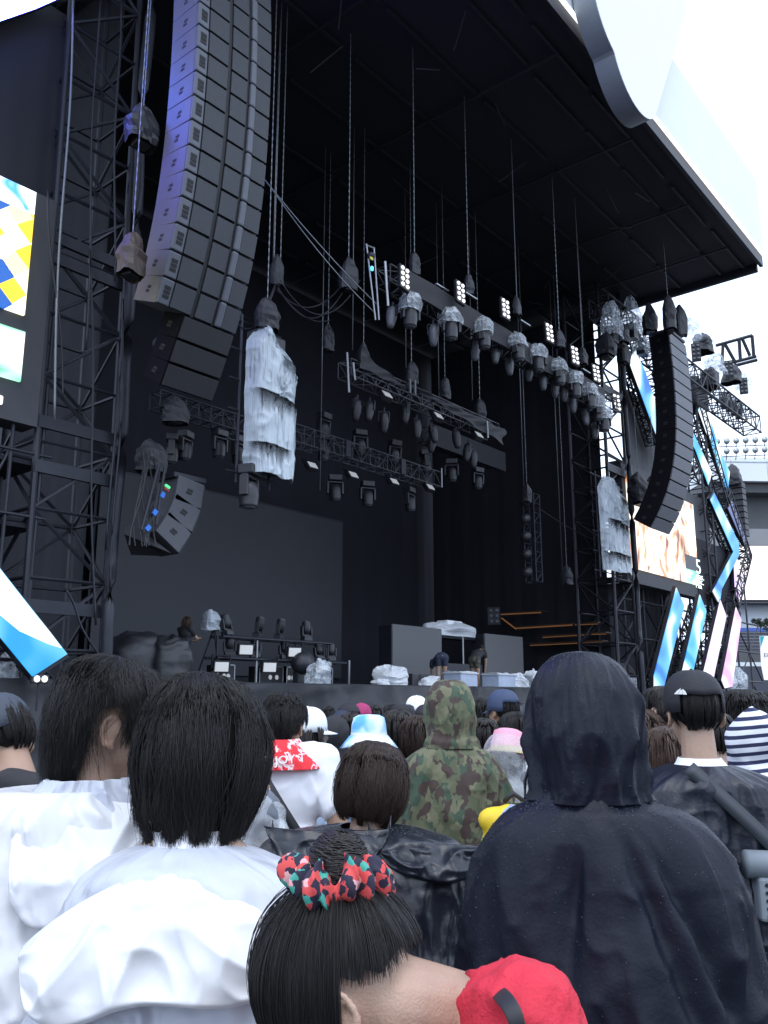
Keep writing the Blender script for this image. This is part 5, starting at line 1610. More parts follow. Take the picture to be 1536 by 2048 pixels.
def hair_mesh(style, n, m, seed=1, rad=.0011, rough=1., lmin=.72, k=11, curl=0., flick=0.):
    S = STY[style]
    rs = np.random.RandomState(seed)
    pr = np.array(S['prof'])
    cum = np.r_[0, np.cumsum(np.hypot(*np.diff(pr, axis=0).T))]
    Lt = cum[-1]
    cum /= Lt
    wh = np.array([rs.uniform(-.012, .012), -.022])                    # the whorl
    def place(phi, s, lay):
        """lay: 1 = outer surface"""
        rho, z = np.interp(s, cum, pr[:, 0]), np.interp(s, cum, pr[:, 1])
        rho, z = rho * lay, np.where(z > 0, z * (.5 + .5 * lay), z)
        wv = np.clip(1 - s * 2.2, 0, 1)
        x = rho * np.sin(phi) * S['ax'] + wh[0] * wv
        y = -rho * np.cos(phi) * S['ay'] - .006 + wh[1] * wv * .8
        return np.stack([x, y, z], -1)
    nc = 46
    cphi = rs.uniform(-math.pi, math.pi, nc)
    ctw = rs.normal(0, .10, nc)
    clen = np.where(rs.rand(nc) < .3, rs.uniform(.98, 1.06, nc), rs.uniform(lmin, .98, nc))
    phi0 = rs.uniform(-math.pi, math.pi, n)
    ci = np.argmin(np.abs((phi0[:, None] - cphi[None] + math.pi) % (2 * math.pi) - math.pi) + rs.rand(n, nc) * .12, axis=1)
    a = np.abs(phi0)
    smax = S['cut'](a) * clen[ci] * rs.uniform(.93, 1.03, n)
    s0 = np.where(rs.rand(n) < .68, rs.uniform(0, .06, n), rs.uniform(0, .38, n)) * np.minimum(1, smax)
    u = np.linspace(0, 1, k)
    s = s0[:, None] + (np.maximum(smax, s0 + .12) - s0)[:, None] * u[None]
    dphi = (cphi[ci] - phi0 + math.pi) % (2 * math.pi) - math.pi
    phi = phi0[:, None] + dphi[:, None] * .40 * u[None] ** 1.5 + ctw[ci][:, None] * rough * np.sin(u * 2.4)[None] + rs.normal(0, .03, n)[:, None] * rough * u[None]
    stray = (rs.rand(n) < .06 * min(1.4, rough))[:, None]
    phi = phi + stray * rs.normal(0, .35, n)[:, None] * u[None] ** 2
    lay = .975 + .045 * rs.rand(n)[:, None] + .050 * np.sin(ci * 2.4)[:, None] * (.25 + .75 * u[None]) + stray * rs.uniform(.0, .10, n)[:, None] * u[None] + .012 * rough * np.sin(u * 5 + ci[:, None])
    P = place(phi, s, lay)
    if curl:
        ph = rs.uniform(0, 6.3, n)[:, None]
        P[..., 0] += curl * np.sin(u[None] * 22 + ph) * u[None]
        P[..., 1] += curl * np.cos(u[None] * 19 + ph) * u[None]
        P[..., 2] += curl * np.sin(u[None] * 25 + ph * 2) * u[None]
    if flick:
        tip = np.clip(u[None] - .72, 0, 1) ** 1.6 * 4
        fd = np.sin(ci * 1.7 + 1)[:, None] * .6 + rs.normal(0, .5, n)[:, None]
        out_ = np.stack([np.sin(phi0), -np.cos(phi0)], -1)
        P[..., 0] += flick * tip * (fd * out_[:, :1] + .5 * np.cos(ci * 2.9)[:, None] * out_[:, 1:])
        P[..., 1] += flick * tip * (fd * out_[:, 1:] - .5 * np.cos(ci * 2.9)[:, None] * out_[:, :1])
    P += rs.normal(0, .0012, P.shape) * rough
    rd = rad * (1 - .75 * u[None] ** 2.5) * rs.uniform(.7, 1.25, n)[:, None]
    st = strand_mesh('hair', P, rd, None)
    # scalp cover below the strands
    nu, nv = 64, 30
    ph, sv = np.meshgrid(np.linspace(-math.pi, math.pi, nu, endpoint=False), np.linspace(0, 1, nv))
    sm = S['cut'](np.abs(ph)) * .93
    cp = place(ph, sv * sm, .95 - .05 * sv)
    idx = np.arange(nu * nv).reshape(nv, nu)
    nx = np.roll(idx, -1, 1)
    Q = np.stack([idx[:-1], idx[1:], nx[1:], nx[:-1]], -1).reshape(-1, 4)
    nvs = len(st.vertices)
    V0 = np.empty(nvs * 3); st.vertices.foreach_get('co', V0)
    F0 = np.empty(len(st.loops), np.int32); st.loops.foreach_get('vertex_index', F0)
    me = np_mesh('hair', np.r_[V0.reshape(-1, 3), cp.reshape(-1, 3)], np.r_[F0.reshape(-1, 4), Q + nvs], m)
    bpy.data.meshes.remove(st)
    me.materials.clear()
    me.materials.append(M[m]); me.materials.append(M['hair_under'])
    mi = np.zeros(len(me.polygons), np.int32); mi[-len(Q):] = 1
    me.polygons.foreach_set('material_index', mi)
    return me
# ---------------------------------------------------------------- hats, in head space
def cap_parts(parent, mx, crown='cap_black', brim=None, back=False, opening=True):
    """a baseball cap: domed crown with seams, brim; back=True turns it round"""
    rows = []
    for i in range(9):
        a = (math.pi / 2) * i / 8
        rows.append((math.cos(a) ** .8, math.sin(a)))
    m_ = MB()
    P = []
    for (r_, h) in rows[::-1]:
        P.append([Vector((math.sin(t) * .092 * r_, -math.cos(t) * .112 * r_ - .008, .036 + .100 * h + .004 * abs(math.sin(3 * t)) * r_)) for t in np.linspace(0, 2 * math.pi, 48, endpoint=False)])
    P.append([Vector((p.x * 1.0, p.y, p.z - .035)) for p in P[-1]])
    m_.grid(P, closed=True)
    if opening:
        sgn = 1 if back else -1
        m_.f = [f for f in m_.f if not (sum(m_.v[i].y for i in f) / len(f) * sgn > .085 and sum(m_.v[i].z for i in f) / len(f) < .062)]
    o = m_.build('cap', crown, None, smooth=True)
    o.parent = parent; o.matrix_basis = mx
    MATX[o.name] = MATX[parent.name]
    b = o.modifiers.new('s', 'SOLIDIFY'); b.thickness = .003
    sgn = -1 if back else 1
    nu, nv = 5, 18
    q = []
    for i in range(nu):
        row = []
        for j in range(nv):
            t = -1.15 + 2.3 * j / (nv - 1)
            e_ = i / (nu - 1)
            x = math.sin(t) * .090 * (1 + .06 * e_)
            y = (math.cos(t) * .108 + e_ * .075 * math.cos(t * 1.15)) * sgn
            row.append(Vector((x, y - .008, .012 - .020 * e_ - .10 * x * x * 10 * e_ * .3)))
        q.append(row)
    m2 = MB(); m2.grid(q)
    b = m2.build('cap_brim', brim or crown, None, smooth=True)
    b.parent = o; MATX[b.name] = MATX[o.name]
    s = b.modifiers.new('s', 'SOLIDIFY'); s.thickness = .004
    bt = MB().ico((0, -.008, .137), .007, 1).build('cap_button', crown, None); bt.parent = o
    return o
def bucket_parts(parent, mx, m='tie_dye', band='cap_white', brim=1.):
    pr = [(.002, .145), (.06, .142), (.088, .128), (.098, .09), (.103, .045)]
    P = [[Vector((math.sin(t) * r_, -math.cos(t) * r_ * 1.12 - .008, z)) for t in np.linspace(0, 2 * math.pi, 44, endpoint=False)] for r_, z in pr]
    m_ = MB(); m_.grid(P, closed=True)
    o = m_.build('hat_crown', m, None, smooth=True); o.parent = parent; o.matrix_basis = mx; MATX[o.name] = MATX[parent.name]
    pr = [(.103, .045), (.104, .028)]
    P = [[Vector((math.sin(t) * r_, -math.cos(t) * r_ * 1.12 - .008, z)) for t in np.linspace(0, 2 * math.pi, 44, endpoint=False)] for r_, z in pr]
    b = MB(); b.grid(P, closed=True); b = b.build('hat_band', band, None, smooth=True); b.parent = o
    pr = [(.104, .028), (.135, -.002), (.165, -.032 )]
    P = [[Vector((math.sin(t) * (.104 + (r_ - .104) * brim), -math.cos(t) * (.104 + (r_ - .104) * brim) * 1.08 - .008, z + .014 * math.sin(2 * t + 1) * (r_ - .1) * 14)) for t in np.linspace(0, 2 * math.pi, 44, endpoint=False)] for r_, z in pr]
    b = MB(); b.grid(P, closed=True); b = b.build('hat_brim', m, None, smooth=True); b.parent = o
    s = b.modifiers.new('s', 'SOLIDIFY'); s.thickness = .004
    return o
# ---------------------------------------------------------------- shared meshes for the standing crowd
BODY = blob(body_prims(), .013, 4, 'body')
BODY.materials.append(M['skin'])
TEE = displace(blob(top_prims(sleeve=.55), .013, 4, 'tee'), fold3(3, .012))
JACKET = displace(blob(top_prims(sleeve=1, inf=.034, bulk=1.1) + [('c', (-.07, -.05, 1.43), (.07, -.05, 1.43), .04, .04), ('c', (-.08, 0, 1.425), (-.05, .05, 1.41), .03, .03), ('c', (.08, 0, 1.425), (.05, .05, 1.41), .03, .03)], .013, 4, 'jacket'), fold3(5, .018, 7))
def hood_prims(hm):
    q = hm.to_3x3()
    return [('e', hm @ Vector((0, -.022, .024)), (.104, .124, .124), q), ('e', hm @ Vector((0, .01, -.05)), (.098, .105, .10), q), ('c', hm @ Vector((0, -.03, -.09)), Vector((0, -.03, 1.42)), .095, .10)]
def hole(me, hm):
    inv = hm.inverted()
    def f(x, y, z):
        p = inv @ Vector((x, y, z))
        return p.y > .055 and abs(p.x) < .075 and -.115 < p.z < .085
    return cut_faces(me, f)
HOODY = displace(hole(blob(top_prims(sleeve=1, inf=.038, bulk=1.1) + hood_prims(head_mx()), .013, 4, 'hooded_jacket'), head_mx()), fold3(8, .016, 8))
_v, _q = loft([(1.43, 0, -.01, .085, .085, 2), (1.40, 0, -.01, .13, .11, 2), (1.35, 0, -.01, .20, .135, 2.2), (1.24, 0, -.01, .25, .155, 2.3), (1.05, 0, 0, .29, .19, 2.3), (.8, 0, 0, .31, .21, 2.2), (.55, 0, 0, .33, .23, 2.2)], 90, 60, cloth_fold(11, .030, 1.5))
PONCHO = np_mesh('poncho', _v, _q, None)
PANTS = blob(pants_prims(), .014, 3, 'trousers')
TOPS = dict(tee=TEE, jacket=JACKET, hoody=HOODY, poncho=PONCHO)
HAIRS = {}
def hair_for(style, m, n=900):
    k = (style, m)
    if k not in HAIRS: HAIRS[k] = hair_mesh(style, n, m, seed=len(HAIRS) + 3, rad=.0028, k=8, curl=.014 if style == 'curly' else 0)
    return HAIRS[k]
FACE_AWAY = AZ - R(90)
def place(px, ptop, t, H0=1.72):
    p = at(px, ptop, t)
    return Vector((p.x, p.y, 0)), p.z / H0
def person(label, px, ptop, t, turn=0., top='jacket', topm='rain_black', hair=('short', 'hair_black'), hat=None, skin='skin', pants='trouser_dark', cover=None, group='standing spectators', H0=None):
    """a spectator seen from behind; turn + = turned to their right"""
    H0 = H0 or {'cap': 1.725, 'bucket': 1.735}.get(hat[0] if hat else '', 1.715)
    if top == 'hoody': H0 = 1.735
    loc, s = place(px, ptop, t, H0)
    o = thing('person', label, 'person', loc, FACE_AWAY - R(turn), group, s)
    link('body', BODY, o, skin)
    link({'tee': 'shirt', 'jacket': 'jacket', 'hoody': 'hooded_jacket', 'poncho': 'poncho'}[top], TOPS[top], o, topm)
    link('trousers', PANTS, o, pants)
    hm = head_mx()
    if hair and top != 'hoody':
        h = link('hair', hair_for(*hair), o)
        h.matrix_basis = hm
    if hat:
        if hat[0] == 'cap': cap_parts(o, hm, hat[1], hat[2] if len(hat) > 2 else None, len(hat) > 3 and hat[3])
        else: bucket_parts(o, hm, hat[1], hat[2] if len(hat) > 2 else hat[1])
    if cover: link('rain_cover', PONCHO, o, cover).scale = (1.06, 1.06, 1.003)
    return o
def cloth_obj(name, VQ, m, parent, mx=None, thick=0):
    me = np_mesh(name, VQ[0], VQ[1], m)
    o = link(name, me, parent)
    if mx is not None: o.matrix_basis = mx
    if thick:
        s = o.modifiers.new('s', 'SOLIDIFY'); s.thickness = thick
    return o
def drops(parent_obj, n, seed, size=.0022, m='drop', top_only=True):
    """rain drops sitting on the cloth"""
    me = parent_obj.data
    rs = np.random.RandomState(seed)
    N = len(me.vertices)
    co = np.empty(N * 3); me.vertices.foreach_get('co', co); co = co.reshape(-1, 3)
    no = np.empty(N * 3); me.vertices.foreach_get('normal', no); no = no.reshape(-1, 3)
    out = np.sign((co[:, 0] * no[:, 0] + co[:, 1] * no[:, 1]).mean()) or 1
    no = no * out
    wgt = np.clip(no[:, 2] * .9 + .28, .03, 1) * np.clip((co[:, 2] - .9) * 1.6, .15, 1) * (no[:, 1] < .5)
    i = rs.choice(N, n, p=wgt / wgt.sum())
    pts = co[i] + no[i] * .0006
    jit = rs.normal(0, .004, (n, 3)); jit -= no[i] * (jit * no[i]).sum(1, keepdims=True)
    pts += jit
    mb = MB().ico((0, 0, 0), 1, 1)
    V = np.array([tuple(v) for v in mb.v]); Fq = np.array(mb.f)
    r_ = size * rs.uniform(.35, 1.15, n) ** 1.3
    VV = (V[None] * r_[:, None, None] + pts[:, None]).reshape(-1, 3)
    FF = (Fq[None] + (np.arange(n) * len(V))[:, None, None]).reshape(-1, 3)
    o = link('raindrops', np_mesh('raindrops', VV, FF, m), parent_obj)
    o['kind'] = 'stuff'
    return o
# ================================================================ people: the near rows, one by one
GN = 'spectators of the nearest rows'
def near(label, px, ptop, t, turn=0., H0=1.715, J=None, hm=None, skin='skin', voxel=.009, pants='trouser_dark', arms=True):
    loc, s = place(px, ptop, t, H0)
    o = thing('person', label, 'person', loc, FACE_AWAY - R(turn), None, s)
    hm = hm or head_mx()
    b = blob(body_prims(J, hm, arms), voxel, 3, 'body')
    b.materials.append(M[skin])
    link('body', b, o)
    if pants: link('trousers', PANTS, o, pants)
    return o, hm
def hair_on(o, hm, style, m, n, seed, rad=.0011, **k):
    h = link('hair', hair_mesh(style, n, m, seed, rad, **k), o)
    h.matrix_basis = hm
    return h
def swag(parent, m, w_, z0, z1, y0, bulge, seed, tilt=0., name='hood', nx=70, nt=44, shift=0., amp=.014, lip=.02, a_=.30, slope=.05):
    """a hood lying open on the back: a closed lens of cloth hung from the neckline, rounded lower edge"""
    U, T = np.meshgrid(np.linspace(-1, 1, nx), np.linspace(0, 1, nt), indexing='ij')
    env = np.sqrt(np.clip(1 - np.abs(U) ** 2.6, 0, 1))
    zt = z0 - .030 * (1 - U ** 2) - slope * np.abs(U) ** 1.7
    low = zt - (z0 - z1) * (.04 + .96 * np.clip(1 - np.abs(U) ** 2.6, 0, 1) ** .8)
    low = low + tilt * U * w_
    # outer from the neckline over the bulge to the lip (T 0..0.7), then curl back in
    q = np.clip(T / .72, 0, 1)
    r_ = np.clip((T - .72) / .28, 0, 1)
    Z = zt + (low - zt) * (q ** 1.05)
    dep = np.interp(Z, [1.05, 1.2, 1.3, 1.36, 1.42], [.215, .195, .165, .125, .085]) * np.sqrt(np.clip(1 - ((U * w_ + shift) / a_) ** 2, .04, 1))
    Y = -dep - y0 - bulge * (np.sin(q * math.pi * .62) ** 1.2) * (.35 + .65 * env)
    Y = np.where(T > .72, Y + r_ * (bulge * .65 + .02), Y)
    Z = np.where(T > .72, low - lip * np.sin(r_ * math.pi) + r_ * .03, Z)
    X = U * w_ * (1 - .10 * q * np.abs(U)) + shift
    d = amp * (ridge(U * 2.2 + T * 1.4, T * 2.2 - U, seed) + .6 * ridge(U * 5 - T * 2, T * 3.5, seed + 1) - .8) * np.minimum(1, T * 5)
    Y = Y - d
    Z = Z + .4 * d
    P = np.stack([X, Y, Z], -1)
    idx = np.arange(nx * nt).reshape(nx, nt)
    Q = np.stack([idx[:-1, :-1], idx[1:, :-1], idx[1:, 1:], idx[:-1, 1:]], -1).reshape(-1, 4)
    o = link(name, np_mesh(name, P.reshape(-1, 3), Q, m), parent)
    s = o.modifiers.new('s', 'SOLIDIFY'); s.thickness = .0025
    return o

# ---- A: long haired man in a white poncho, far left, head turned right
hm = head_mx(10, 64, 6)
o, hm = near('black haired man in white poncho at far left, turning his head to the right', 190, 1312, 1.86, -4, 1.722, JN, hm, voxel=.0055)
hair_on(o, hm, 'shaggy', 'hair_black', 12000, 4, .00068, rough=1.9, lmin=.76, flick=.022)
v = loft([(1.425, 0, -.01, .075, .08, 2), (1.445, -.02, -.015, .10, .10, 2), (1.43, -.05, -.02, .165, .135, 2), (1.395, -.06, -.02, .225, .16, 2.1), (1.31, -.055, -.02, .262, .175, 2.3), (1.15, -.05, -.02, .29, .20, 2.3), (.95, -.05, -.01, .31, .22, 2.3), (.6, -.04, 0, .34, .25, 2.2)], 240, 200, cloth_fold(21, .062, 2.0, 1.5, 2.6, .30, lambda V, Z: np.clip(V * 4, .35, 1)))
cloth_obj('poncho', v, 'poncho_white', o)
v = loft([(1.468, .015, -.022, .084, .092, 2), (1.455, .012, -.024, .092, .098, 2), (1.435, .01, -.02, .112, .112, 2), (1.405, .01, -.01, .145, .13, 2)], 140, 40, cloth_fold(24, .030, 1.8, 3, 3, .4), skip=lambda T, V, Z: (np.abs(T - 1.1) < .5))
cloth_obj('collar', v, 'poncho_pale_shaded', o, thick=.002)
sw = swag(o, 'poncho_white', .15, 1.46, 1.27, .035, .05, 27, .25, 'hood', 100, 70, shift=.05, amp=.026)

# ---- B: bob haired person in white poncho, nearest left
hm = head_mx(4, 8, 2)
o, hm = near('person with black bob hair in white poncho, back to us, nearest left', 402, 1347, 1.64, 4, 1.720, JN, hm)
hair_on(o, hm, 'bob', 'hair_black', 15000, 9, .00062, rough=1.9, lmin=.76, flick=.030)
v = loft([(1.405, 0, -.012, .074, .078, 2), (1.385, 0, -.015, .135, .110, 2), (1.345, .01, -.02, .200, .135, 2.1), (1.275, .01, -.02, .236, .155, 2.3), (1.15, .01, -.02, .262, .175, 2.4), (1.0, .01, -.02, .285, .20, 2.4), (.8, .01, -.01, .31, .22, 2.3), (.5, 0, 0, .34, .25, 2.2)], 240, 200, cloth_fold(31, .055, 1.9, 1.3, 1.6, .30, lambda V, Z: np.clip(V * 3, .25, 1)))
cloth_obj('poncho', v, 'poncho_pale_shaded', o)  # body of the white poncho, shade under the hood carried by the greyer colour
swag(o, 'poncho_white', .275, 1.405, 1.235, .012, .062, 33, .12, 'hood', 170, 100, .0, .024, .024, .31, .17)
v = loft([(1.435, 0, -.006, .066, .070, 2), (1.40, 0, -.012, .072, .078, 2), (1.36, 0, -.012, .10, .10, 2)], 80, 24, cloth_fold(36, .006, 2))
cloth_obj('shirt_collar', v, 'tee_white', o, thick=.002)

# ---- D: black hooded raincoat with rain drops, nearest right
hm = head_mx(-2, 10, 0)
o, hm = near('person in a black hooded raincoat covered with rain drops, nearest right', 1156, 1310, 1.92, 3, 1.742, JN, hm)
grow = lambda V, Z: np.clip(V * 3, .2, 1)
def dfold(T, V, Z):
    base = cloth_fold(42, .046, 1.5, .75, 2.2, .22, lambda V, Z: np.clip((1.44 - Z) * 6, .25, 1))(T, V, Z)
    # two long diagonal creases down from the right shoulder, as in the photo
    x = np.cos(T); back = np.clip(-np.sin(T), 0, 1)
    s = (1.40 - Z)
    for off, w_, k in ((.05, .022, .80), (.40, .024, .50), (-.30, .03, -.25), (.20, .02, 1.1)):
        base = base - .030 * np.exp(-((x * .27 - off * .27 - k * s * .35 - .0) / w_) ** 2) * back * np.clip(s * 7, 0, 1)
    return base
v = loft([(1.455, 0, -.03, .085, .095, 2), (1.43, 0, -.03, .115, .110, 2), (1.405, .018, -.03, .185, .130, 2), (1.355, .024, -.025, .238, .150, 2.2), (1.25, .026, -.02, .276, .165, 2.4), (1.10, .022, -.02, .298, .185, 2.5), (.95, .025, -.02, .325, .20, 2.6), (.75, .02, -.01, .345, .22, 2.4), (.45, 0, 0, .34, .25, 2.2)], 220, 190, dfold)
rc = cloth_obj('raincoat', v, 'rain_black', o)
def hfold(T, V, Z):
    b = cloth_fold(47, .026, 1.8, 1.6, 3.5, .30)(T, V, Z) * np.clip(V * 2.4 - .12, .04, 1)
    return b + .004 * np.exp(-((Z - 1.475) / .03) ** 2)
hd = loft([(1.748, 0, -.012, .004, .004, 2), (1.744, 0, -.014, .040, .045, 2), (1.722, .0, -.016, .080, .092, 2.1), (1.68, 0, -.018, .106, .122, 2.2), (1.62, .002, -.018, .119, .136, 2.2), (1.555, .004, -.02, .122, .136, 2.2), (1.505, .004, -.022, .114, .126, 2.2), (1.470, .004, -.026, .111, .119, 2.1), (1.447, .004, -.03, .114, .116, 2), (1.428, .004, -.03, .124, .117, 2)], 170, 130, hfold,
          skip=lambda T, V, Z: (np.abs(T - 1.45) < .62) & (Z > 1.49) & (Z < 1.70))
h2 = cloth_obj('hood', hd, 'rain_black', o, thick=.0025)
drops(rc, 2600, 4, .0011)
drops(h2, 1500, 5, .0011)
m = MB(); m.path([(-.115, .02, 1.50), (-.128, .03, 1.46), (-.130, .02, 1.41), (-.122, .0, 1.37)], .0042, 6)
m.build('drawstring', 'strap_black', o, world=False, smooth=True)
m = MB(); m.path([(-.122, .0, 1.374), (-.121, 0, 1.35)], .006, 6); m.build('cord_end', 'strap_black', o, world=False)

# ---- E: brown bob, black poncho with the hood down, centre
hm = head_mx(4, 10, 8)
o, hm = near('person with dark brown bob in a black plastic poncho, centre', 733, 1483, 2.42, 6, 1.715, JN, hm)
hair_on(o, hm, 'roundbob', 'hair_brown', 9000, 14, .0009, rough=1.3, lmin=.80, flick=.010)
v = loft([(1.455, 0, -.01, .082, .088, 2), (1.45, 0, -.015, .15, .112, 2), (1.435, -.01, -.02, .235, .130, 2.2), (1.40, -.01, -.02, .315, .150, 2.5), (1.30, -.01, -.02, .340, .18, 2.8), (1.1, -.01, -.02, .345, .21, 2.8), (.8, 0, -.02, .35, .23, 2.5), (.4, 0, 0, .36, .26, 2.3)], 220, 170, cloth_fold(53, .050, 1.8, 1.1, 1.2, .3, lambda V, Z: np.clip(V * 3, .3, 1)))
rc = cloth_obj('poncho', v, 'rain_slate', o)
swag(o, 'rain_slate', .21, 1.485, 1.33, .045, .03, 55, .05, 'hood', 100, 70, shift=-.10, amp=.016, a_=.46, slope=.02)
swag(o, 'rain_slate', .19, 1.45, 1.37, .05, .025, 57, -.20, 'collar_flap', 100, 70, shift=.19, amp=.022, a_=.46, slope=.03)
drops(rc, 700, 6, .0016)

# ---- C: woman with the bun, bowed, right under us
loc = at(690, 2000, 1.14)
base = Vector((at(1040, 2000, 1.18).x, at(1040, 2000, 1.18).y, 0))
o = thing('person', 'woman bowing to the left with black hair in a bun, red shirt, lowest in front', 'person', base, FACE_AWAY + R(90))
inv = MATX[o.name].inverted()
def L(px, py, t): return inv @ at(px, py, t)
def V3(a, b, c): return Vector((b, -a, c))                       # (right, away, up) as seen -> her own axes, she faces left
hc = L(688, 1998, 1.17)
fy = V3(-.62, .10, -.78).normalized()
fz = V3(-.74, .22, .63); fz = (fz - fy * fz.dot(fy)).normalized()
fx = fy.cross(fz).normalized()
qh = Matrix((fx, fy, fz)).transposed()
HMc = Matrix.Translation(hc) @ qh.to_4x4() @ Matrix.Scale(1.12, 4)
nk = L(915, 2035, 1.20)
sh_near, sh_far = L(1062, 2036, 1.12), L(1010, 2085, 1.44)
mid = (sh_near + sh_far) / 2
hipc = Vector((mid.x, -.02, .86))
J = dict(neck=nk, shL=sh_near, shR=sh_far, chest=mid + V3(-.01, 0, -.17), waist=(mid + hipc) / 2 + V3(.0, 0, -.06), hip=hipc, hipL=hipc + Vector((-.09, 0, -.02)), hipR=hipc + Vector((.09, 0, -.02)),
         knL=hipc + Vector((-.10, .04, -.42)), knR=hipc + Vector((.10, .04, -.42)), anL=Vector((hipc.x - .10, -.02, .08)), anR=Vector((hipc.x + .10, -.02, .08)),
         elL=sh_near + V3(-.10, -.01, -.25), wrL=sh_near + V3(-.28, .03, -.22), elR=sh_far + V3(-.10, .02, -.25), wrR=sh_far + V3(-.28, -.03, -.22))
P = body_prims(J, HMc) + [('c', nk, hc + (qh @ Vector((0, -.045, -.055))), .060, .062), ('c', nk, J['shL'].lerp(nk, .45), .058, .050)]
b = blob(P, .006, 4, 'body'); b.materials.append(M['skin']); link('body', b, o)
sp = top_prims(dict(J, neck=nk.lerp((sh_near + sh_far) / 2, .75)), .6, .014) + [('c', L(990, 2036, 1.16), L(1045, 2046, 1.12), .062, .068), ('c', L(1045, 2046, 1.12), L(1095, 2090, 1.10), .068, .060), ('c', L(972, 1985, 1.215), L(966, 2070, 1.14), .026, .026), ('c', L(972, 1985, 1.215), L(1000, 2050, 1.40), .03, .03), ('c', nk.lerp(J['shR'], .58), J['shR'], .058, .062)]
sh = displace(blob(sp, .008, 3, 'shirt'), fold3(61, .013, 22)); sh.materials.append(M['red_cloth']); link('shirt', sh, o)
pt = blob(pants_prims(J), .014, 3, 'trousers'); pt.materials.append(M['trouser_blue']); link('trousers', pt, o)
# hair drawn from the hairline up to the bun
rs = np.random.RandomState(3)
bun_dir = np.array([-.04, -.74, .67]); bun_dir /= np.linalg.norm(bun_dir)
rad_ = np.array([.089, .112, .112])
n, k = 19000, 13
d = rs.normal(size=(n * 3, 3)); d /= np.linalg.norm(d, axis=1, keepdims=True)
def hairline(x, y): return -.55 + .95 * np.clip((y - .45) / .4, 0, 1) * np.clip((.75 - np.abs(x)) * 4, 0, 1) + .46 * np.exp(-((y + .13) / .30) ** 2) * np.clip((np.abs(x) - .3) * 5, 0, 1) + .22 * np.clip(-y, 0, 1)
zline = hairline(d[:, 0], d[:, 1]) + rs.normal(0, .02, len(d))
d = d[d[:, 2] > zline][:n]
n = len(d)
u = np.linspace(0, 1, k)
om = np.arccos(np.clip(d @ bun_dir, -1, 1))[:, None]
e0 = rs.uniform(.70, 1.0, n)[:, None] * u[None]
st_ = rs.uniform(0, .0, n)[:, None]
f = st_ + (1 - st_) * e0
G_ = (np.sin((1 - f) * om)[..., None] * d[:, None] + np.sin(f * om)[..., None] * bun_dir) / np.sin(om)[..., None]
fly = (rs.rand(n) < .035)[:, None]
lift = 1 + .035 * np.sin(f * math.pi) + .03 * f ** 3 + rs.uniform(-.012, .02, n)[:, None] + fly * rs.uniform(.0, .10, n)[:, None] * np.sin(f * 2.4) + .022 * np.sin(17 * np.arctan2(d[:, 0], d[:, 1]) + 3 * d[:, 2])[:, None] * np.sin(f * math.pi) + .015 * np.sin(9 * np.arctan2(d[:, 0], d[:, 1]))[:, None] * np.sin(f * math.pi)
P = G_ * rad_ * lift[..., None] + np.array([0, -.012, .012])
rd = .00055 * (.35 + .65 * np.minimum(1, u[None] * 5)) * (1 - .3 * u[None]) * rs.uniform(.7, 1.3, n)[:, None]
# bun: strands wound round a soft knob
nb, kb = 1500, 26
t0 = rs.uniform(0, 6.28, nb)[:, None]; tt = np.linspace(0, 4.2, kb)[None]
el = rs.uniform(-1.1, 1.3, nb)[:, None]
ax_t = np.cos(el + .25 * np.sin(tt + t0)) * .034 * rs.uniform(.85, 1.12, nb)[:, None]
zb = .028 + .034 * np.sin(el + .25 * np.sin(tt + t0)) + .004 * np.sin(3 * tt)
B = np.stack([ax_t * np.cos(t0 + tt), ax_t * np.sin(t0 + tt), zb], -1)
qb = np.array(Vector(bun_dir).to_track_quat('Z', 'Y').to_matrix())
B = B @ qb.T + bun_dir * .112 + np.array([0, -.012, .012])
h = link('hair', strand_mesh('hair', P, rd, 'hair_black'), o); h.matrix_basis = HMc
cap_d = MB().ico((0, 0, 0), 1, 4)
V = np.array([tuple(v) for v in cap_d.v]); Fq = np.array(cap_d.f)
zl = hairline(V[:, 0], V[:, 1])
Fq = Fq[(V[Fq][:, :, 2] > zl[Fq] + .06).all(1)]
c_ = link('scalp_hair', np_mesh('scalp_hair', V * rad_ * .985 + np.array([0, -.012, .012]), Fq, 'hair_black'), h)
h2 = link('bun', strand_mesh('bun', B, np.full(B.shape[:2], .0012) * np.linspace(1, .5, kb)[None], 'hair_dark'), h)
kn = MB().ico((0, 0, 0), (.032, .032, .036), 3); kn.v = [Vector(qb @ np.array(p)) + Vector(bun_dir) * .135 + Vector((0, -.012, .012)) for p in kn.v]
kn.build('bun_core', 'hair_dark', h2, world=False, smooth=True)
# baby hairs and loose strands along the back
nl_ = 16
a = rs.uniform(-1, 1, nl_)
S0 = np.stack([a * .05 - .03, -.098 * np.ones(nl_) + rs.normal(0, .004, nl_), -.03 + rs.normal(0, .02, nl_)], -1)
ww = np.linspace(0, 1, 10)
PL = S0[:, None] + ww[None, :, None] * np.array([.004, .012, -.035]) + np.sin(ww * 3 + rs.rand(nl_, 1) * 6)[..., None] * .006
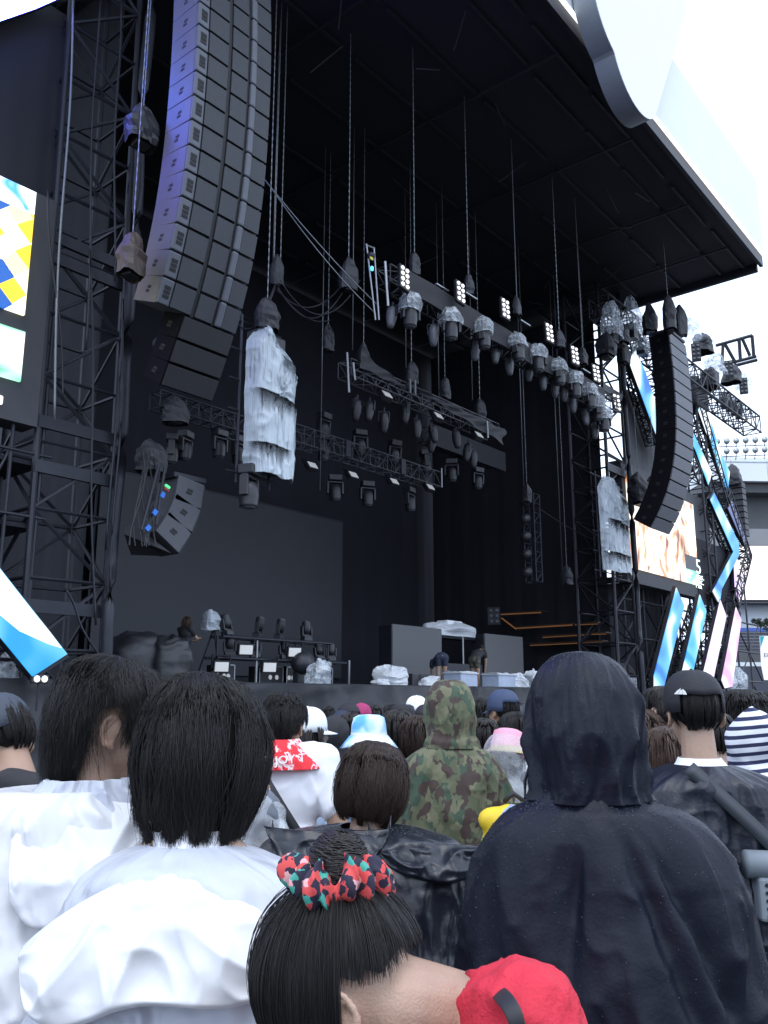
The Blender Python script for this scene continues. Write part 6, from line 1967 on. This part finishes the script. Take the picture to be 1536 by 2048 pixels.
# scrunchie: a ruffled ring of printed cloth
nu, nv = 220, 22
U, V = np.meshgrid(np.linspace(0, 2 * math.pi, nu, endpoint=False), np.linspace(0, 2 * math.pi, nv, endpoint=False), indexing='ij')
r1 = .0205 * (1 + .28 * np.sin(11 * U + 1.5 * np.sin(3 * U)) + .16 * np.sin(23 * U + 2 * V) + .12 * np.sin(5 * U))
Rr = .041 + .006 * np.sin(4 * U + 1) + .008 * np.cos(V + 3 * np.sin(7 * U)) * np.sin(6 * U)
X = (Rr + r1 * np.cos(V)) * np.cos(U + .06 * np.sin(9 * U + V))
Y = (Rr + r1 * np.cos(V)) * np.sin(U + .06 * np.sin(9 * U + V))
Z = r1 * np.sin(V) + .005 * np.sin(3 * U + 2) + .006 * np.sin(7 * U)
Pq = np.stack([X, Y, Z], -1).reshape(-1, 3) @ qb.T + bun_dir * .118 + np.array([0, -.012, .012])
idx = np.arange(nu * nv).reshape(nu, nv)
Q = np.stack([idx, np.roll(idx, -1, 0), np.roll(np.roll(idx, -1, 0), -1, 1), np.roll(idx, -1, 1)], -1).reshape(-1, 4)
scr = link('scrunchie', np_mesh('scrunchie', Pq, Q, 'scrunchie'), o); scr.matrix_basis = HMc
# black strap over the shoulder
rows = []
for (ax_, ay_, bx_, by_, t_) in ((978, 1985, 1000, 1968, 1.15), (982, 1996, 1012, 1976, 1.10), (992, 2008, 1026, 1988, 1.06), (1004, 2022, 1038, 2004, 1.038), (1014, 2040, 1048, 2026, 1.028), (1020, 2062, 1054, 2054, 1.025), (1022, 2092, 1056, 2088, 1.03)):
    rows.append([L(ax_, ay_, t_), L(bx_, by_, t_)])
m = MB(); m.grid(rows); s_ = m.build('bag_strap', 'strap_black', o, world=False, smooth=True)
md = s_.modifiers.new('s', 'SOLIDIFY'); md.thickness = .004
md = s_.modifiers.new('ss', 'SUBSURF'); md.levels = md.render_levels = 2

# ---- F: camouflage hooded raincoat
o, hm = near('person in a camouflage raincoat with the hood up, centre', 897, 1361, 4.15, 0, 1.745, JN)
v = loft([(1.455, 0, -.03, .085, .095, 2), (1.43, 0, -.03, .12, .112, 2), (1.40, 0, -.03, .17, .13, 2), (1.35, 0, -.025, .22, .15, 2.1), (1.25, 0, -.02, .255, .165, 2.3), (1.10, 0, -.02, .275, .18, 2.5), (.9, 0, -.02, .28, .19, 2.6), (.5, 0, 0, .29, .22, 2.2)], 190, 170, cloth_fold(72, .048, 1.9, .9, 2.0, .25, lambda V, Z: np.clip(V * 4, .3, 1)))
cloth_obj('raincoat', v, 'camo', o)
hd = loft([(1.75, 0, -.012, .004, .004, 2), (1.746, 0, -.014, .05, .05, 2), (1.71, 0, -.016, .09, .10, 2.2), (1.65, 0, -.018, .112, .128, 2.3), (1.56, .002, -.02, .118, .132, 2.3), (1.51, .004, -.022, .110, .122, 2.2), (1.475, .004, -.026, .104, .115, 2.1), (1.452, .004, -.03, .118, .12, 2), (1.42, .004, -.03, .132, .12, 2)], 130, 110, cloth_fold(75, .024, 1.2, 2.6, .6, .3, lambda V, Z: np.clip(V * 4, .2, 1)),
          skip=lambda T, V, Z: (np.abs(T - 1.57) < .6) & (Z > 1.50) & (Z < 1.69))
cloth_obj('hood', hd, 'camo', o, thick=.0025)

# ---- G: man in a black cap and black jacket, right
o, hm = near('man in a black cap and shiny black jacket with a bag strap, right', 1384, 1337, 2.78, 0, 1.728, JN, head_mx(0, 3, 0), voxel=.006)
hair_on(o, hm, 'nape', 'hair_black', 6000, 17, .0008, rough=.6)
cp = cap_parts(o, hm, 'cap_black', None, False, True)
p = [Vector((-.076, -.078, .064)), Vector((-.044, -.108, .062)), Vector((-.053, -.099, .094))]
m = MB()
for k in range(3):
    a0 = p[0].lerp(p[1], k / 3 + .02); a1 = p[0].lerp(p[1], (k + 1) / 3 - .02)
    m.add([a0, a1, a1.lerp(p[2], .30 + .33 * (1 - k / 2)), a0.lerp(p[2], .55 - .2 * (1 - k / 2))], [(0, 1, 2, 3)])
mk = m.build('cap_mark', 'print_white', None, world=False); mk.parent = cp; mk.location = (-.010, -.018, -.004)
md = mk.modifiers.new('s', 'SOLIDIFY'); md.thickness = .002
v = loft([(1.445, 0, -.005, .066, .07, 2), (1.43, 0, -.012, .075, .08, 2), (1.40, 0, -.012, .11, .10, 2)], 70, 20)
cloth_obj('tee_collar', v, 'tee_white', o, thick=.002)
v = loft([(1.425, 0, -.012, .085, .09, 2), (1.405, 0, -.018, .150, .118, 2), (1.37, 0, -.02, .212, .14, 2.2), (1.30, 0, -.02, .248, .155, 2.4), (1.18, 0, -.02, .265, .17, 2.6), (1.0, 0, -.02, .275, .18, 2.6), (.82, 0, 0, .265, .18, 2.4)], 200, 150, cloth_fold(83, .052, 2.0, 1.5, 1.6, .35, lambda V, Z: np.clip(V * 4, .3, 1)))
jk = cloth_obj('jacket', v, 'rain_navy', o)
rows = []
for i in range(26):
    t = i / 25
    x = -.085 + .36 * t; z = 1.425 - .37 * t
    y = -.135 - .060 * math.sin(min(1, t * 1.6) * 1.57) - .012
    rows.append([Vector((x - .016, y, z - .014)), Vector((x + .016, y, z + .014))])
m = MB(); m.grid(rows); st_ = m.build('bag_strap', 'strap_slate', o, world=False, smooth=True)
md = st_.modifiers.new('s', 'SOLIDIFY'); md.thickness = .006
bgp = MATX[o.name] @ Vector((.26, -.24, 1.03))
bg2 = thing('shoulder_bag', 'black shoulder bag with thin white piping hanging behind the man in the black cap', 'bag', bgp, FACE_AWAY)
P = blob([('e', (0, 0, 0), (.135, .075, .10)), ('c', (-.09, 0, .05), (.09, 0, .05), .05, .05)], .01, 3, 'body'); P.materials.append(M['leather']); link('body', P, bg2)
for pts in ([(-.06, -.085, .05), (.0, -.09, .085), (.06, -.085, .10)], [(.03, -.095, -.01), (.05, -.09, .05), (.10, -.075, .085)]):
    MB().path(pts, .004, 6).build('piping', 'print_white', bg2, world=False, smooth=True)
m = MB(); m.path([(.12, 0, .08), (.05, -.05, .12), (-.05, -.05, .12), (-.12, 0, .08)], .008, 6); m.build('handle', 'strap_black', bg2, world=False, smooth=True)

# ---- H: striped hood, right edge
o, hm = near('person in a navy and white striped hooded top at the right edge', 1502, 1412, 3.15, 8, 1.745)
b = displace(hole(blob(top_prims(sleeve=1, inf=.034, bulk=1.1) + hood_prims(hm), .011, 4, 'hooded_top'), hm), fold3(88, .018, 9))
b.materials.append(M['stripes']); link('hooded_top', b, o)
v = loft([(1.40, .06, -.02, .16, .13, 2), (1.36, .06, -.02, .21, .15, 2.2), (1.25, .06, -.02, .24, .17, 2.3), (1.0, .05, -.02, .26, .19, 2.3), (.75, .05, 0, .28, .2, 2.2)], 110, 80, cloth_fold(91, .03, 1.4))
cloth_obj('rain_cover', v, 'poncho_clear', o)

# ---- I: man in a white tee with a red towel round his neck
hm = head_mx(8, 14, 2, (0, .03, -.055))
o, hm = near('man in a white t-shirt with a red printed towel round his neck', 560, 1381, 3.42, -3, 1.665, dict(elR=(.25, -.05, 1.12), wrR=(.20, .12, .93)), hm, 'skin_tan')
hair_on(o, hm, 'short', 'hair_black', 6000, 23, .0011, rough=2.0, lmin=.80)
b = displace(blob(top_prims(dict(elR=(.25, -.05, 1.12)), sleeve=.55, inf=.02), .010, 4, 'shirt'), fold3(95, .016, 7)); b.materials.append(M['tee_white']); link('shirt', b, o)
v = loft([(1.475, .0, -.012, .072, .078, 2), (1.455, 0, -.018, .094, .098, 2), (1.425, 0, -.02, .125, .115, 2), (1.395, -.01, -.022, .165, .128, 2.1), (1.365, -.01, -.024, .185, .134, 2.2)], 140, 60, cloth_fold(97, .014, 1.6, 3, 4, .3))
cloth_obj('towel', v, 'towel_red', o, thick=.004)
v = loft([(1.13, .20, -.09, .012, .02, 2), (1.06, .205, -.09, .022, .02, 2), (.98, .21, -.09, .035, .02, 2)], 24, 12)
tw_ = cloth_obj('towel_end', v, 'red_cloth', o)
text('T.', .055, MATX[o.name] @ Vector((.185, -.118, 1.03)), Euler((R(90), 0, FACE_AWAY)), 'print_white', o, 'towel_lettering', .002)
for k, (wd, x, y, z, rz) in enumerate((('LOVE', -.155, -.150, 1.385, .25), ('JOY T', .0, -.165, 1.385, -.1))): text(wd, .045, MATX[o.name] @ Vector((x, y, z)), Euler((R(78), rz, FACE_AWAY)), 'print_white', o, 'towel_lettering', .004)
rows = []
for i in range(26):
    t = i / 25
    x = -.085 + .19 * t; z = 1.40 - .29 * t; y = -.158 - .030 * math.sin(t * 3.1)
    rows.append([Vector((x - .019, y, z - .012)), Vector((x + .019, y, z + .012))])
m = MB(); m.grid(rows); st_ = m.build('bag_strap', 'strap_black', o, world=False, smooth=True); md = st_.modifiers.new('s', 'SOLIDIFY'); md.thickness = .005
m = MB(); m.path([rows[-1][0] + Vector((.0, 0, 0)), rows[-1][0] + Vector((.03, -.01, -.03)), rows[-1][0] + Vector((.02, -.01, -.06))], .009, 6); m.build('strap_buckle', 'strap_black', o, world=False)

# ---- M: man with a cap bowed at the left edge
hm = head_mx(30, -66, 0, (-.045, .05, -.03))
o, hm = near('man in a slate cap bowing his head at the left edge', 64, 1385, 2.35, 0, 1.675, JN, hm, 'skin_tan')
hair_on(o, hm, 'nape', 'hair_black', 5000, 29, .0008, rough=.4)
cap_parts(o, hm @ Matrix.Translation((0, .012, .008)), 'cap_slate', 'cap_slate', False, False)
b = displace(blob(top_prims(JN, sleeve=.25, inf=.026) + [('c', (-.03, -.04, 1.425), (.10, -.04, 1.405), .052, .055)], .011, 4, 'vest'), fold3(103, .012, 8)); b.materials.append(M['tee_black']); link('vest', b, o)
rows = [[Vector((.03 + .11 * t, -.124 - .006 * math.sin(t * 3), 1.36 + .020 * t - .02 * t * t)), Vector((.04 + .11 * t, -.128, 1.335 + .020 * t - .03 * t * t))] for t in np.linspace(0, 1, 8)]
m = MB(); m.grid(rows); s_ = m.build('cyan_stripe', 'cyan_print', o, world=False); md = s_.modifiers.new('s', 'SOLIDIFY'); md.thickness = .012

# ---- N: person in a clear poncho over a grey vest, behind the bob haired one
J = dict(elR=(.245, .06, 1.12), wrR=(.120, .20, 1.34))
o, hm = near('person in a clear plastic poncho and grey vest raising a hand, behind the black bob', 432, 1425, 2.80, 16, 1.715, J, head_mx(6, 20, 0))
hair_on(o, hm, 'short', 'hair_dark', 1600, 33, .0014)
b = displace(blob(top_prims(sleeve=.1, inf=.024), .011, 4, 'vest'), fold3(107, .014, 8)); b.materials.append(M['grey_vest']); link('vest', b, o)
sl = displace(blob([('c', (.17, -.01, 1.37), (.25, .05, 1.12), .080, .085), ('c', (.25, .05, 1.12), (.15, .17, 1.28), .080, .055), ('e', (0, -.01, 1.25), (.235, .165, .19)), ('e', (0, 0, 1.05), (.24, .18, .25)), ('c', (-.17, -.01, 1.38), (-.27, -.03, 1.1), .08, .09)], .012, 4, 'clear_poncho'), fold3(109, .03, 9))
sl.materials.append(M['poncho_clear']); link('clear_poncho', sl, o)

# ---- P: pink hat and yellow bag in clear plastic, between the camouflage and the black hood
o, hm = near('person in a pink hat and clear rain cover wearing a yellow backpack', 1010, 1466, 4.45, 30, 1.70, None, head_mx(12, 0, 0))
hair_on(o, hm, 'hatbob', 'hair_dark', 1500, 35, .0015)
bucket_parts(o, hm, 'pink', 'pink', .55)
q = MB()
P = [[Vector((math.sin(t) * r_, -math.cos(t) * r_, z)) for t in np.linspace(-.5, 1.3, 14)] for r_, z in ((.115, .03), (.15, .0), (.185, -.02))]
q.grid(P); b = q.build('straw_brim', 'straw', None, smooth=True); b.parent = o; b.matrix_basis = hm; md = b.modifiers.new('s', 'SOLIDIFY'); md.thickness = .006
link('shirt', TEE, o, 'grey_vest')
v = loft([(1.70, 0, -.01, .01, .01, 2), (1.695, 0, -.01, .06, .07, 2), (1.64, 0, -.015, .112, .125, 2.1), (1.52, 0, -.02, .125, .135, 2.2), (1.45, 0, -.03, .12, .13, 2), (1.38, 0, -.03, .21, .15, 2.2), (1.2, 0, -.02, .27, .18, 2.3), (.9, 0, -.02, .3, .2, 2.3)], 130, 110, cloth_fold(113, .022, 1.4, 1.2))
cloth_obj('rain_cover', v, 'poncho_clear', o)
loc = at(1030, 1690, 2.95)
yb = thing('backpack', 'yellow backpack half hidden behind the black hooded raincoat', 'backpack', loc, FACE_AWAY)
b = displace(blob([('e', (0, 0, -.06), (.125, .085, .19)), ('e', (0, -.03, -.16), (.10, .07, .09)), ('c', (-.07, 0, .08), (.07, 0, .08), .05, .05)], .010, 4, 'body'), fold3(115, .010, 12)); b.materials.append(M['yellow']); link('body', b, yb)
m = MB(); m.path([(-.03, .02, .14), (0, .0, .17), (.04, .02, .14)], .009, 7); m.build('handle', 'strap_black', yb, world=False, smooth=True)
v = loft([(.135, .03, .0, .04, .03, 2), (.11, .03, 0, .09, .07, 2), (.06, .03, 0, .12, .092, 2)], 40, 16); cloth_obj('top_flap', v, 'denim_pale', yb)

# ---- white cap with clear poncho, tie dye hat and the rest behind
o = person('person in a white cap and clear rain cover beside the red towel man', 611, 1413, 4.3, 62, 'jacket', 'denim_pale', ('hatbob', 'hair_dark'), ('cap', 'cap_white'), cover='poncho_clear')
person('person in a blue and white tie dye bucket hat, centre', 737, 1427, 4.35, 12, 'tee', 'denim_pale', ('hatbob', 'hair_brown'), ('bucket', 'tie_dye', 'cap_white'))
person('person in a black hooded jacket left of the tie dye hat', 668, 1428, 4.7, 10, 'hoody', 'tee_black')
person('person in a magenta hood beyond the tie dye hat', 722, 1404, 7.2, 0, 'hoody', 'magenta')
person('person in a black cap with a white front, left of the magenta hood', 699, 1406, 6.6, -40, 'jacket', 'tee_black', ('nape', 'hair_black'), ('cap', 'cap_black', 'cap_white'))
person('person with a dark ponytail right of the tie dye hat', 772, 1434, 5.4, 40, 'tee', 'tee_white', ('longbob', 'hair_dark'))
person('person in a black bucket hat left of the white topped cap', 806, 1407, 6.3, 0, 'jacket', 'tee_black', ('nape', 'hair_black'), ('bucket', 'cap_black', 'cap_black', .5))
person('person in a white topped black cap and pale camouflage shirt', 834, 1391, 6.9, -15, 'jacket', 'camo_pale', ('nape', 'hair_black'), ('cap', 'cap_white', 'cap_black', True))
person('brown haired person left of the camouflage hood', 836, 1431, 4.9, 0, 'tee', 'tee_black', ('bob', 'hair_brown'))
person('wet black haired person right of the camouflage hood', 957, 1397, 5.6, 0, 'poncho', 'poncho_white', ('bob', 'hair_black'))
o = person('dark haired man in a backward navy cap beyond the pink hat', 1008, 1378, 5.2, -30, 'tee', 'straw', ('nape', 'hair_black'), ('cap', 'cap_blue', 'cap_blue'), 'skin_tan')
person('person in a white rain cover with a red strap beyond the camouflage hood', 968, 1436, 4.75, 20, 'poncho', 'poncho_white', ('short', 'hair_dark'))
person('curly brown haired woman beside the black hood, right', 1278, 1428, 4.0, 35, 'tee', 'straw', ('curly', 'hair_auburn'))
person('man in a white shirt with a navy collar print, left of the black cap', 1328, 1372, 4.05, -32, 'tee', 'tee_white', ('short', 'hair_dark'))
person('brown haired person in front of the white shirted man', 1334, 1455, 3.45, 20, 'tee', 'tee_white', ('bob', 'hair_auburn'))
person('dark haired person half hidden right behind the black capped man', 1432, 1424, 3.9, 20, 'tee', 'tee_black', ('short', 'hair_dark'))
person('person with a wide mass of black curls behind the striped hood', 1487, 1388, 4.2, 10, 'jacket', 'tee_black', ('curly', 'hair_black'))
person('person with a second mass of black curls at the right edge', 1552, 1392, 4.4, 0, 'jacket', 'tee_black', ('curly', 'hair_black'))
person('person in a pale printed cap near the plastic covers, right', 1452, 1400, 5.6, 0, 'tee', 'tee_white', ('nape', 'hair_black'), ('cap', 'cyan_print'))
# far heads on the right
for k, (px, py, t, kw) in enumerate(((1270, 1404, 9.0, dict(turn=150, hair=('short', 'hair_black'), top='tee', topm='tee_black')), (1287, 1399, 11., dict(hair=('short', 'hair_black'), topm='tee_black')), (1291, 1416, 7.5, dict(hat=('cap', 'cap_slate'), topm='navy', hair=('nape', 'hair_black'))), (1300, 1421, 6.6, dict(turn=-60, hair=('bob', 'hair_brown'), topm='tee_black', top='tee')), (1418, 1402, 8.5, dict(hair=('bob', 'hair_dark'), topm='navy')), (1512, 1404, 8.0, dict(hair=('short', 'hair_black'), topm='tee_white')))):
    person(('far person facing back towards us beside the black hood', 'farthest dark head left of the white shirted man', 'far person in a slate cap between dark heads', 'far brown haired person turned left by the slate cap', 'far dark haired person under the lilac strip', 'far black haired person under the banner')[k], px, py, t, **{**dict(turn=0), **kw})
# heads between the camouflage hood and the stage, and to the left behind the near rows
for k, (px, py, t, hair, topm, hat) in enumerate(((655, 1412, 9.0, ('short', 'hair_black'), 'tee_black', None), (750, 1410, 8.4, ('short', 'hair_dark'), 'navy', None), (783, 1409, 8.8, ('bob', 'hair_black'), 'tee_black', None), (862, 1404, 8.2, ('short', 'hair_black'), 'tee_white', None), (932, 1410, 7.4, ('short', 'hair_black'), 'navy', None), (985, 1410, 8.0, ('bob', 'hair_dark'), 'tee_black', None))):
    person(('far dark head left of the magenta hood', 'far dark head right of the magenta hood', 'far black bob left of the black bucket hat', 'far head right of the white topped cap', 'far head just right of the camouflage hood', 'far head left of the backward navy cap')[k], px, py, t, 0, 'jacket', topm, hair, hat)
# more of the crowd filling the gaps, each with its own look
for px, py, t, turn, top, tm, hair, hat, lab in (
    (684, 1418, 5.8, 10, 'hoody', 'navy', None, None, 'navy hooded person just left of the tie dye hat'),
    (705, 1425, 5.2, -20, 'jacket', 'tee_black', ('short', 'hair_dark'), None, 'dark haired person under the magenta hood'),
    (795, 1420, 5.0, 10, 'poncho', 'poncho_pale_shaded', ('bob', 'hair_dark'), None, 'dark bob in a pale poncho right of the tie dye hat'),
    (818, 1414, 7.8, 0, 'hoody', 'rain_slate', None, None, 'slate hooded person far behind the brown haired one'),
    (852, 1408, 6.0, 15, 'jacket', 'tee_black', ('nape', 'hair_black'), ('cap', 'cap_black'), 'black capped person touching the left of the camouflage hood'),
    (945, 1418, 6.6, 20, 'hoody', 'tee_black', None, None, 'black hooded person just right of the camouflage hood'),
    (990, 1424, 6.2, 0, 'jacket', 'poncho_pale_shaded', ('short', 'hair_black'), None, 'short haired person in a pale jacket left of the navy backward cap'),
    (1038, 1404, 6.4, 0, 'hoody', 'rain_navy', None, None, 'navy hooded person right of the backward cap, by the black hood'),
    (1030, 1425, 5.0, -20, 'poncho', 'poncho_white', ('bob', 'hair_black'), None, 'white poncho and black bob squeezed beside the black hood'),
    (1262, 1412, 6.0, 0, 'hoody', 'tee_black', None, None, 'black hooded person right beside the rain spotted hood'),
    (1306, 1412, 8.4, 10, 'jacket', 'tee_white', ('bob', 'hair_dark'), None, 'far dark bob in white, left of the white shirted man'),
    (1405, 1410, 6.8, -10, 'hoody', 'rain_slate', None, None, 'slate hooded person just right of the black cap'),
    (1425, 1414, 5.2, 10, 'poncho', 'poncho_pale_shaded', ('bob', 'hair_brown'), None, 'brown bob in a pale poncho right of the black capped man'),
    (1466, 1404, 7.2, 0, 'jacket', 'tee_black', ('short', 'hair_black'), None, 'far short haired head under the magenta strip'),
    (1498, 1402, 6.4, 0, 'hoody', 'navy', None, None, 'navy hooded person behind the black curls'),
    (1530, 1408, 6.0, 0, 'jacket', 'poncho_white', ('nape', 'hair_black'), ('cap', 'cap_white'), 'white capped person at the right edge under the banner'),
    (595, 1440, 6.0, 0, 'jacket', 'tee_black', ('bob', 'hair_black'), None, 'low black bob behind the white cap and red towel man'),
    (632, 1436, 5.4, 15, 'jacket', 'denim_pale', ('bob', 'hair_dark'), None, 'person in pale denim right of the white cap')):
    person(lab, px, py, t, turn, top, tm, hair, hat)
# ---- grey perforated basket carried at the right edge
c = at(1553, 1750, 2.45)
bk = thing('carry_basket', 'grey perforated basket with a pale band at the right edge', 'basket', c, FACE_AWAY, scale=.86)
m = MB(); m.path([(-.10, 0, .035), (.20, -.01, .025)], .045, 16); m.build('rolled_top', 'mesh_grey', bk, world=False, smooth=True)
m = MB(); m.path([(-.012, 0, .033), (.022, 0, .032)], .0475, 16); m.build('pale_band', 'denim_pale', bk, world=False, smooth=True)
MB().box((.06, .0, -.07), (.27, .07, .14)).build('body', 'mesh_grey', bk, world=False, bevel=.012)
m = MB()
for i in range(10):
    for j in range(5): m.lathe([(.0062, 0), (.0062, .002)], (-.05 + .024 * i, -.0365, -.025 - .024 * j), (0, -1, 0), n=10)
m.build('holes', 'black_hole', bk, world=False)

# ---- crew on the deck
def crew(label, px, py_feet, Y, rz, J, hm, top, topm, pants, pantm, plen, skin='skin_tan', hair=('short', 'hair_black'), s=1., sleeve=.5):
    p = onY(px, py_feet, Y)
    o = thing('person', label, 'person', (p.x, Y, DZ), rz, None, s)
    b = blob(body_prims(J, hm), .009, 3, 'body'); b.materials.append(M[skin]); link('body', b, o)
    b = displace(blob(top_prims(J, sleeve, .022), .012, 3, 'shirt'), fold3(121, .010)); b.materials.append(M[topm]); link('shirt', b, o)
    b = blob(pants_prims(J, plen, .022), .012, 3, 'shorts'); b.materials.append(M[pantm]); link('shorts' if plen < 1 else 'trousers', b, o)
    h = link('hair', hair_for(*hair), o); h.matrix_basis = hm
    return o
def bent(lean, z_hip=.90, reach=.55):
    """folded forward at the hips; local +y is forward"""
    c_, s_ = math.cos(R(lean)), math.sin(R(lean))
    f = lambda y, z: (0, s_ * z + c_ * y, z_hip + .02 + c_ * z - s_ * y)
    ch, nk_ = Vector(f(0, .33)), Vector(f(0, .50))
    J = dict(hip=(0, 0, z_hip), waist=f(0, .16), chest=tuple(ch), neck=tuple(nk_))
    for sd, x in (('L', -1), ('R', 1)):
        sh = Vector(f(0, .46)) + Vector((.175 * x, 0, 0))
        J['sh' + sd] = tuple(sh)
        J['el' + sd] = tuple(sh + Vector((.02 * x, .06, -.27)))
        J['wr' + sd] = tuple(sh + Vector((-.05 * x, .12, -reach)))
    hm = Matrix.Translation(nk_ + Vector((0, s_ * .13 + .03, c_ * .13 + .02))) @ Matrix.Rotation(R(-lean * .75), 4, 'X') @ Matrix.Translation(Vector((0, .02, .03)))
    return J, hm
J, hm = bent(108, .90, .50); J.update(hipL=(-.10, 0, .88), hipR=(.10, 0, .88))
crew('bent over crew member in navy, hands down behind the camouflage hood', 884, 1372, 14.9, FACE_AWAY + R(10), J, hm, 'tee', 'navy', 'shorts', 'navy', .5)
J, hm = bent(62, .88, .62)
J.update(knL=(-.10, .08, .50), knR=(.10, .02, .48), anL=(-.11, -.10, .08), anR=(.11, .02, .08), hipL=(-.09, 0, .86), hipR=(.09, 0, .86))
crew('crew member in black shirt and camouflage shorts leaning over a clear crate', 950, 1372, 14.9, R(-78), J, hm, 'tee', 'tee_black', 'shorts', 'shorts_camo', .5)
# camera operator under a black sheet with a tripod camera
J = dict(elR=(.23, .16, 1.16), wrR=(.10, .40, 1.18), elL=(-.22, .14, 1.14), wrL=(-.10, .36, 1.12))
p = onY(368, 1372, 15.9)
hm = head_mx(16, 0, 0)
o = crew('camera operator with red brown hair leaning to a plastic wrapped camera', 366, 1372, 15.9, R(-82), J, hm, 'tee', 'tee_black', 'trousers', 'trouser_dark', 1., 'skin', ('bob', 'hair_auburn'), .90)
mat('plastic_gloss', (.55, .60, .66), .2, var=.3, trans=.3)
cm = thing('video_camera', 'video camera on a tripod wrapped in clear plastic', 'camera', (p.x + .66, 15.75, DZ), scale=1.12)
MB().box((0, 0, 1.30), (.46, .20, .20)).build('body', 'light_body', cm, world=False, bevel=.03)
MB().lathe([(.05, 0), (.075, .02), (.08, .18), (.06, .19)], (.23, 0, 1.30), (1, 0, -.05), n=14).build('lens', 'light_body', cm, world=False, smooth=True)
MB().box((-.10, 0, 1.45), (.16, .12, .10)).build('viewfinder', 'light_body', cm, world=False, bevel=.02)
for a in (0, 2.1, 4.2): MB().tube((0, 0, 1.18), (.36 * math.cos(a + .4), .36 * math.sin(a + .4), .0), .022, 7, .016).build('tripod_leg', 'steel_dark', cm, world=False)
b = crumpled_bag(.40, .34, .42, 131, 1.1); b.v = [v + Vector((-.10, 0, 1.32)) for v in b.v]; b.build('plastic_wrap', 'plastic_gloss', cm, world=False)
tp = onY(285, 1372, 15.6)
bundle('covered_dolly', 'long equipment under a black tarpaulin left of the camera operator', (tp.x, 15.6, DZ), (1.7, 1.0, 1.05), 141, 'tarp_black', 'covered gear', None, .25)
bundle('black_sheet', 'black sheet spread over gear just behind the camera operator', (onY(330, 1372, 15.3).x, 15.2, DZ), (.9, .7, 1.0), 143, 'tarp_black', 'covered gear', None, .3)
bpy.data.scenes.remove(TMP)
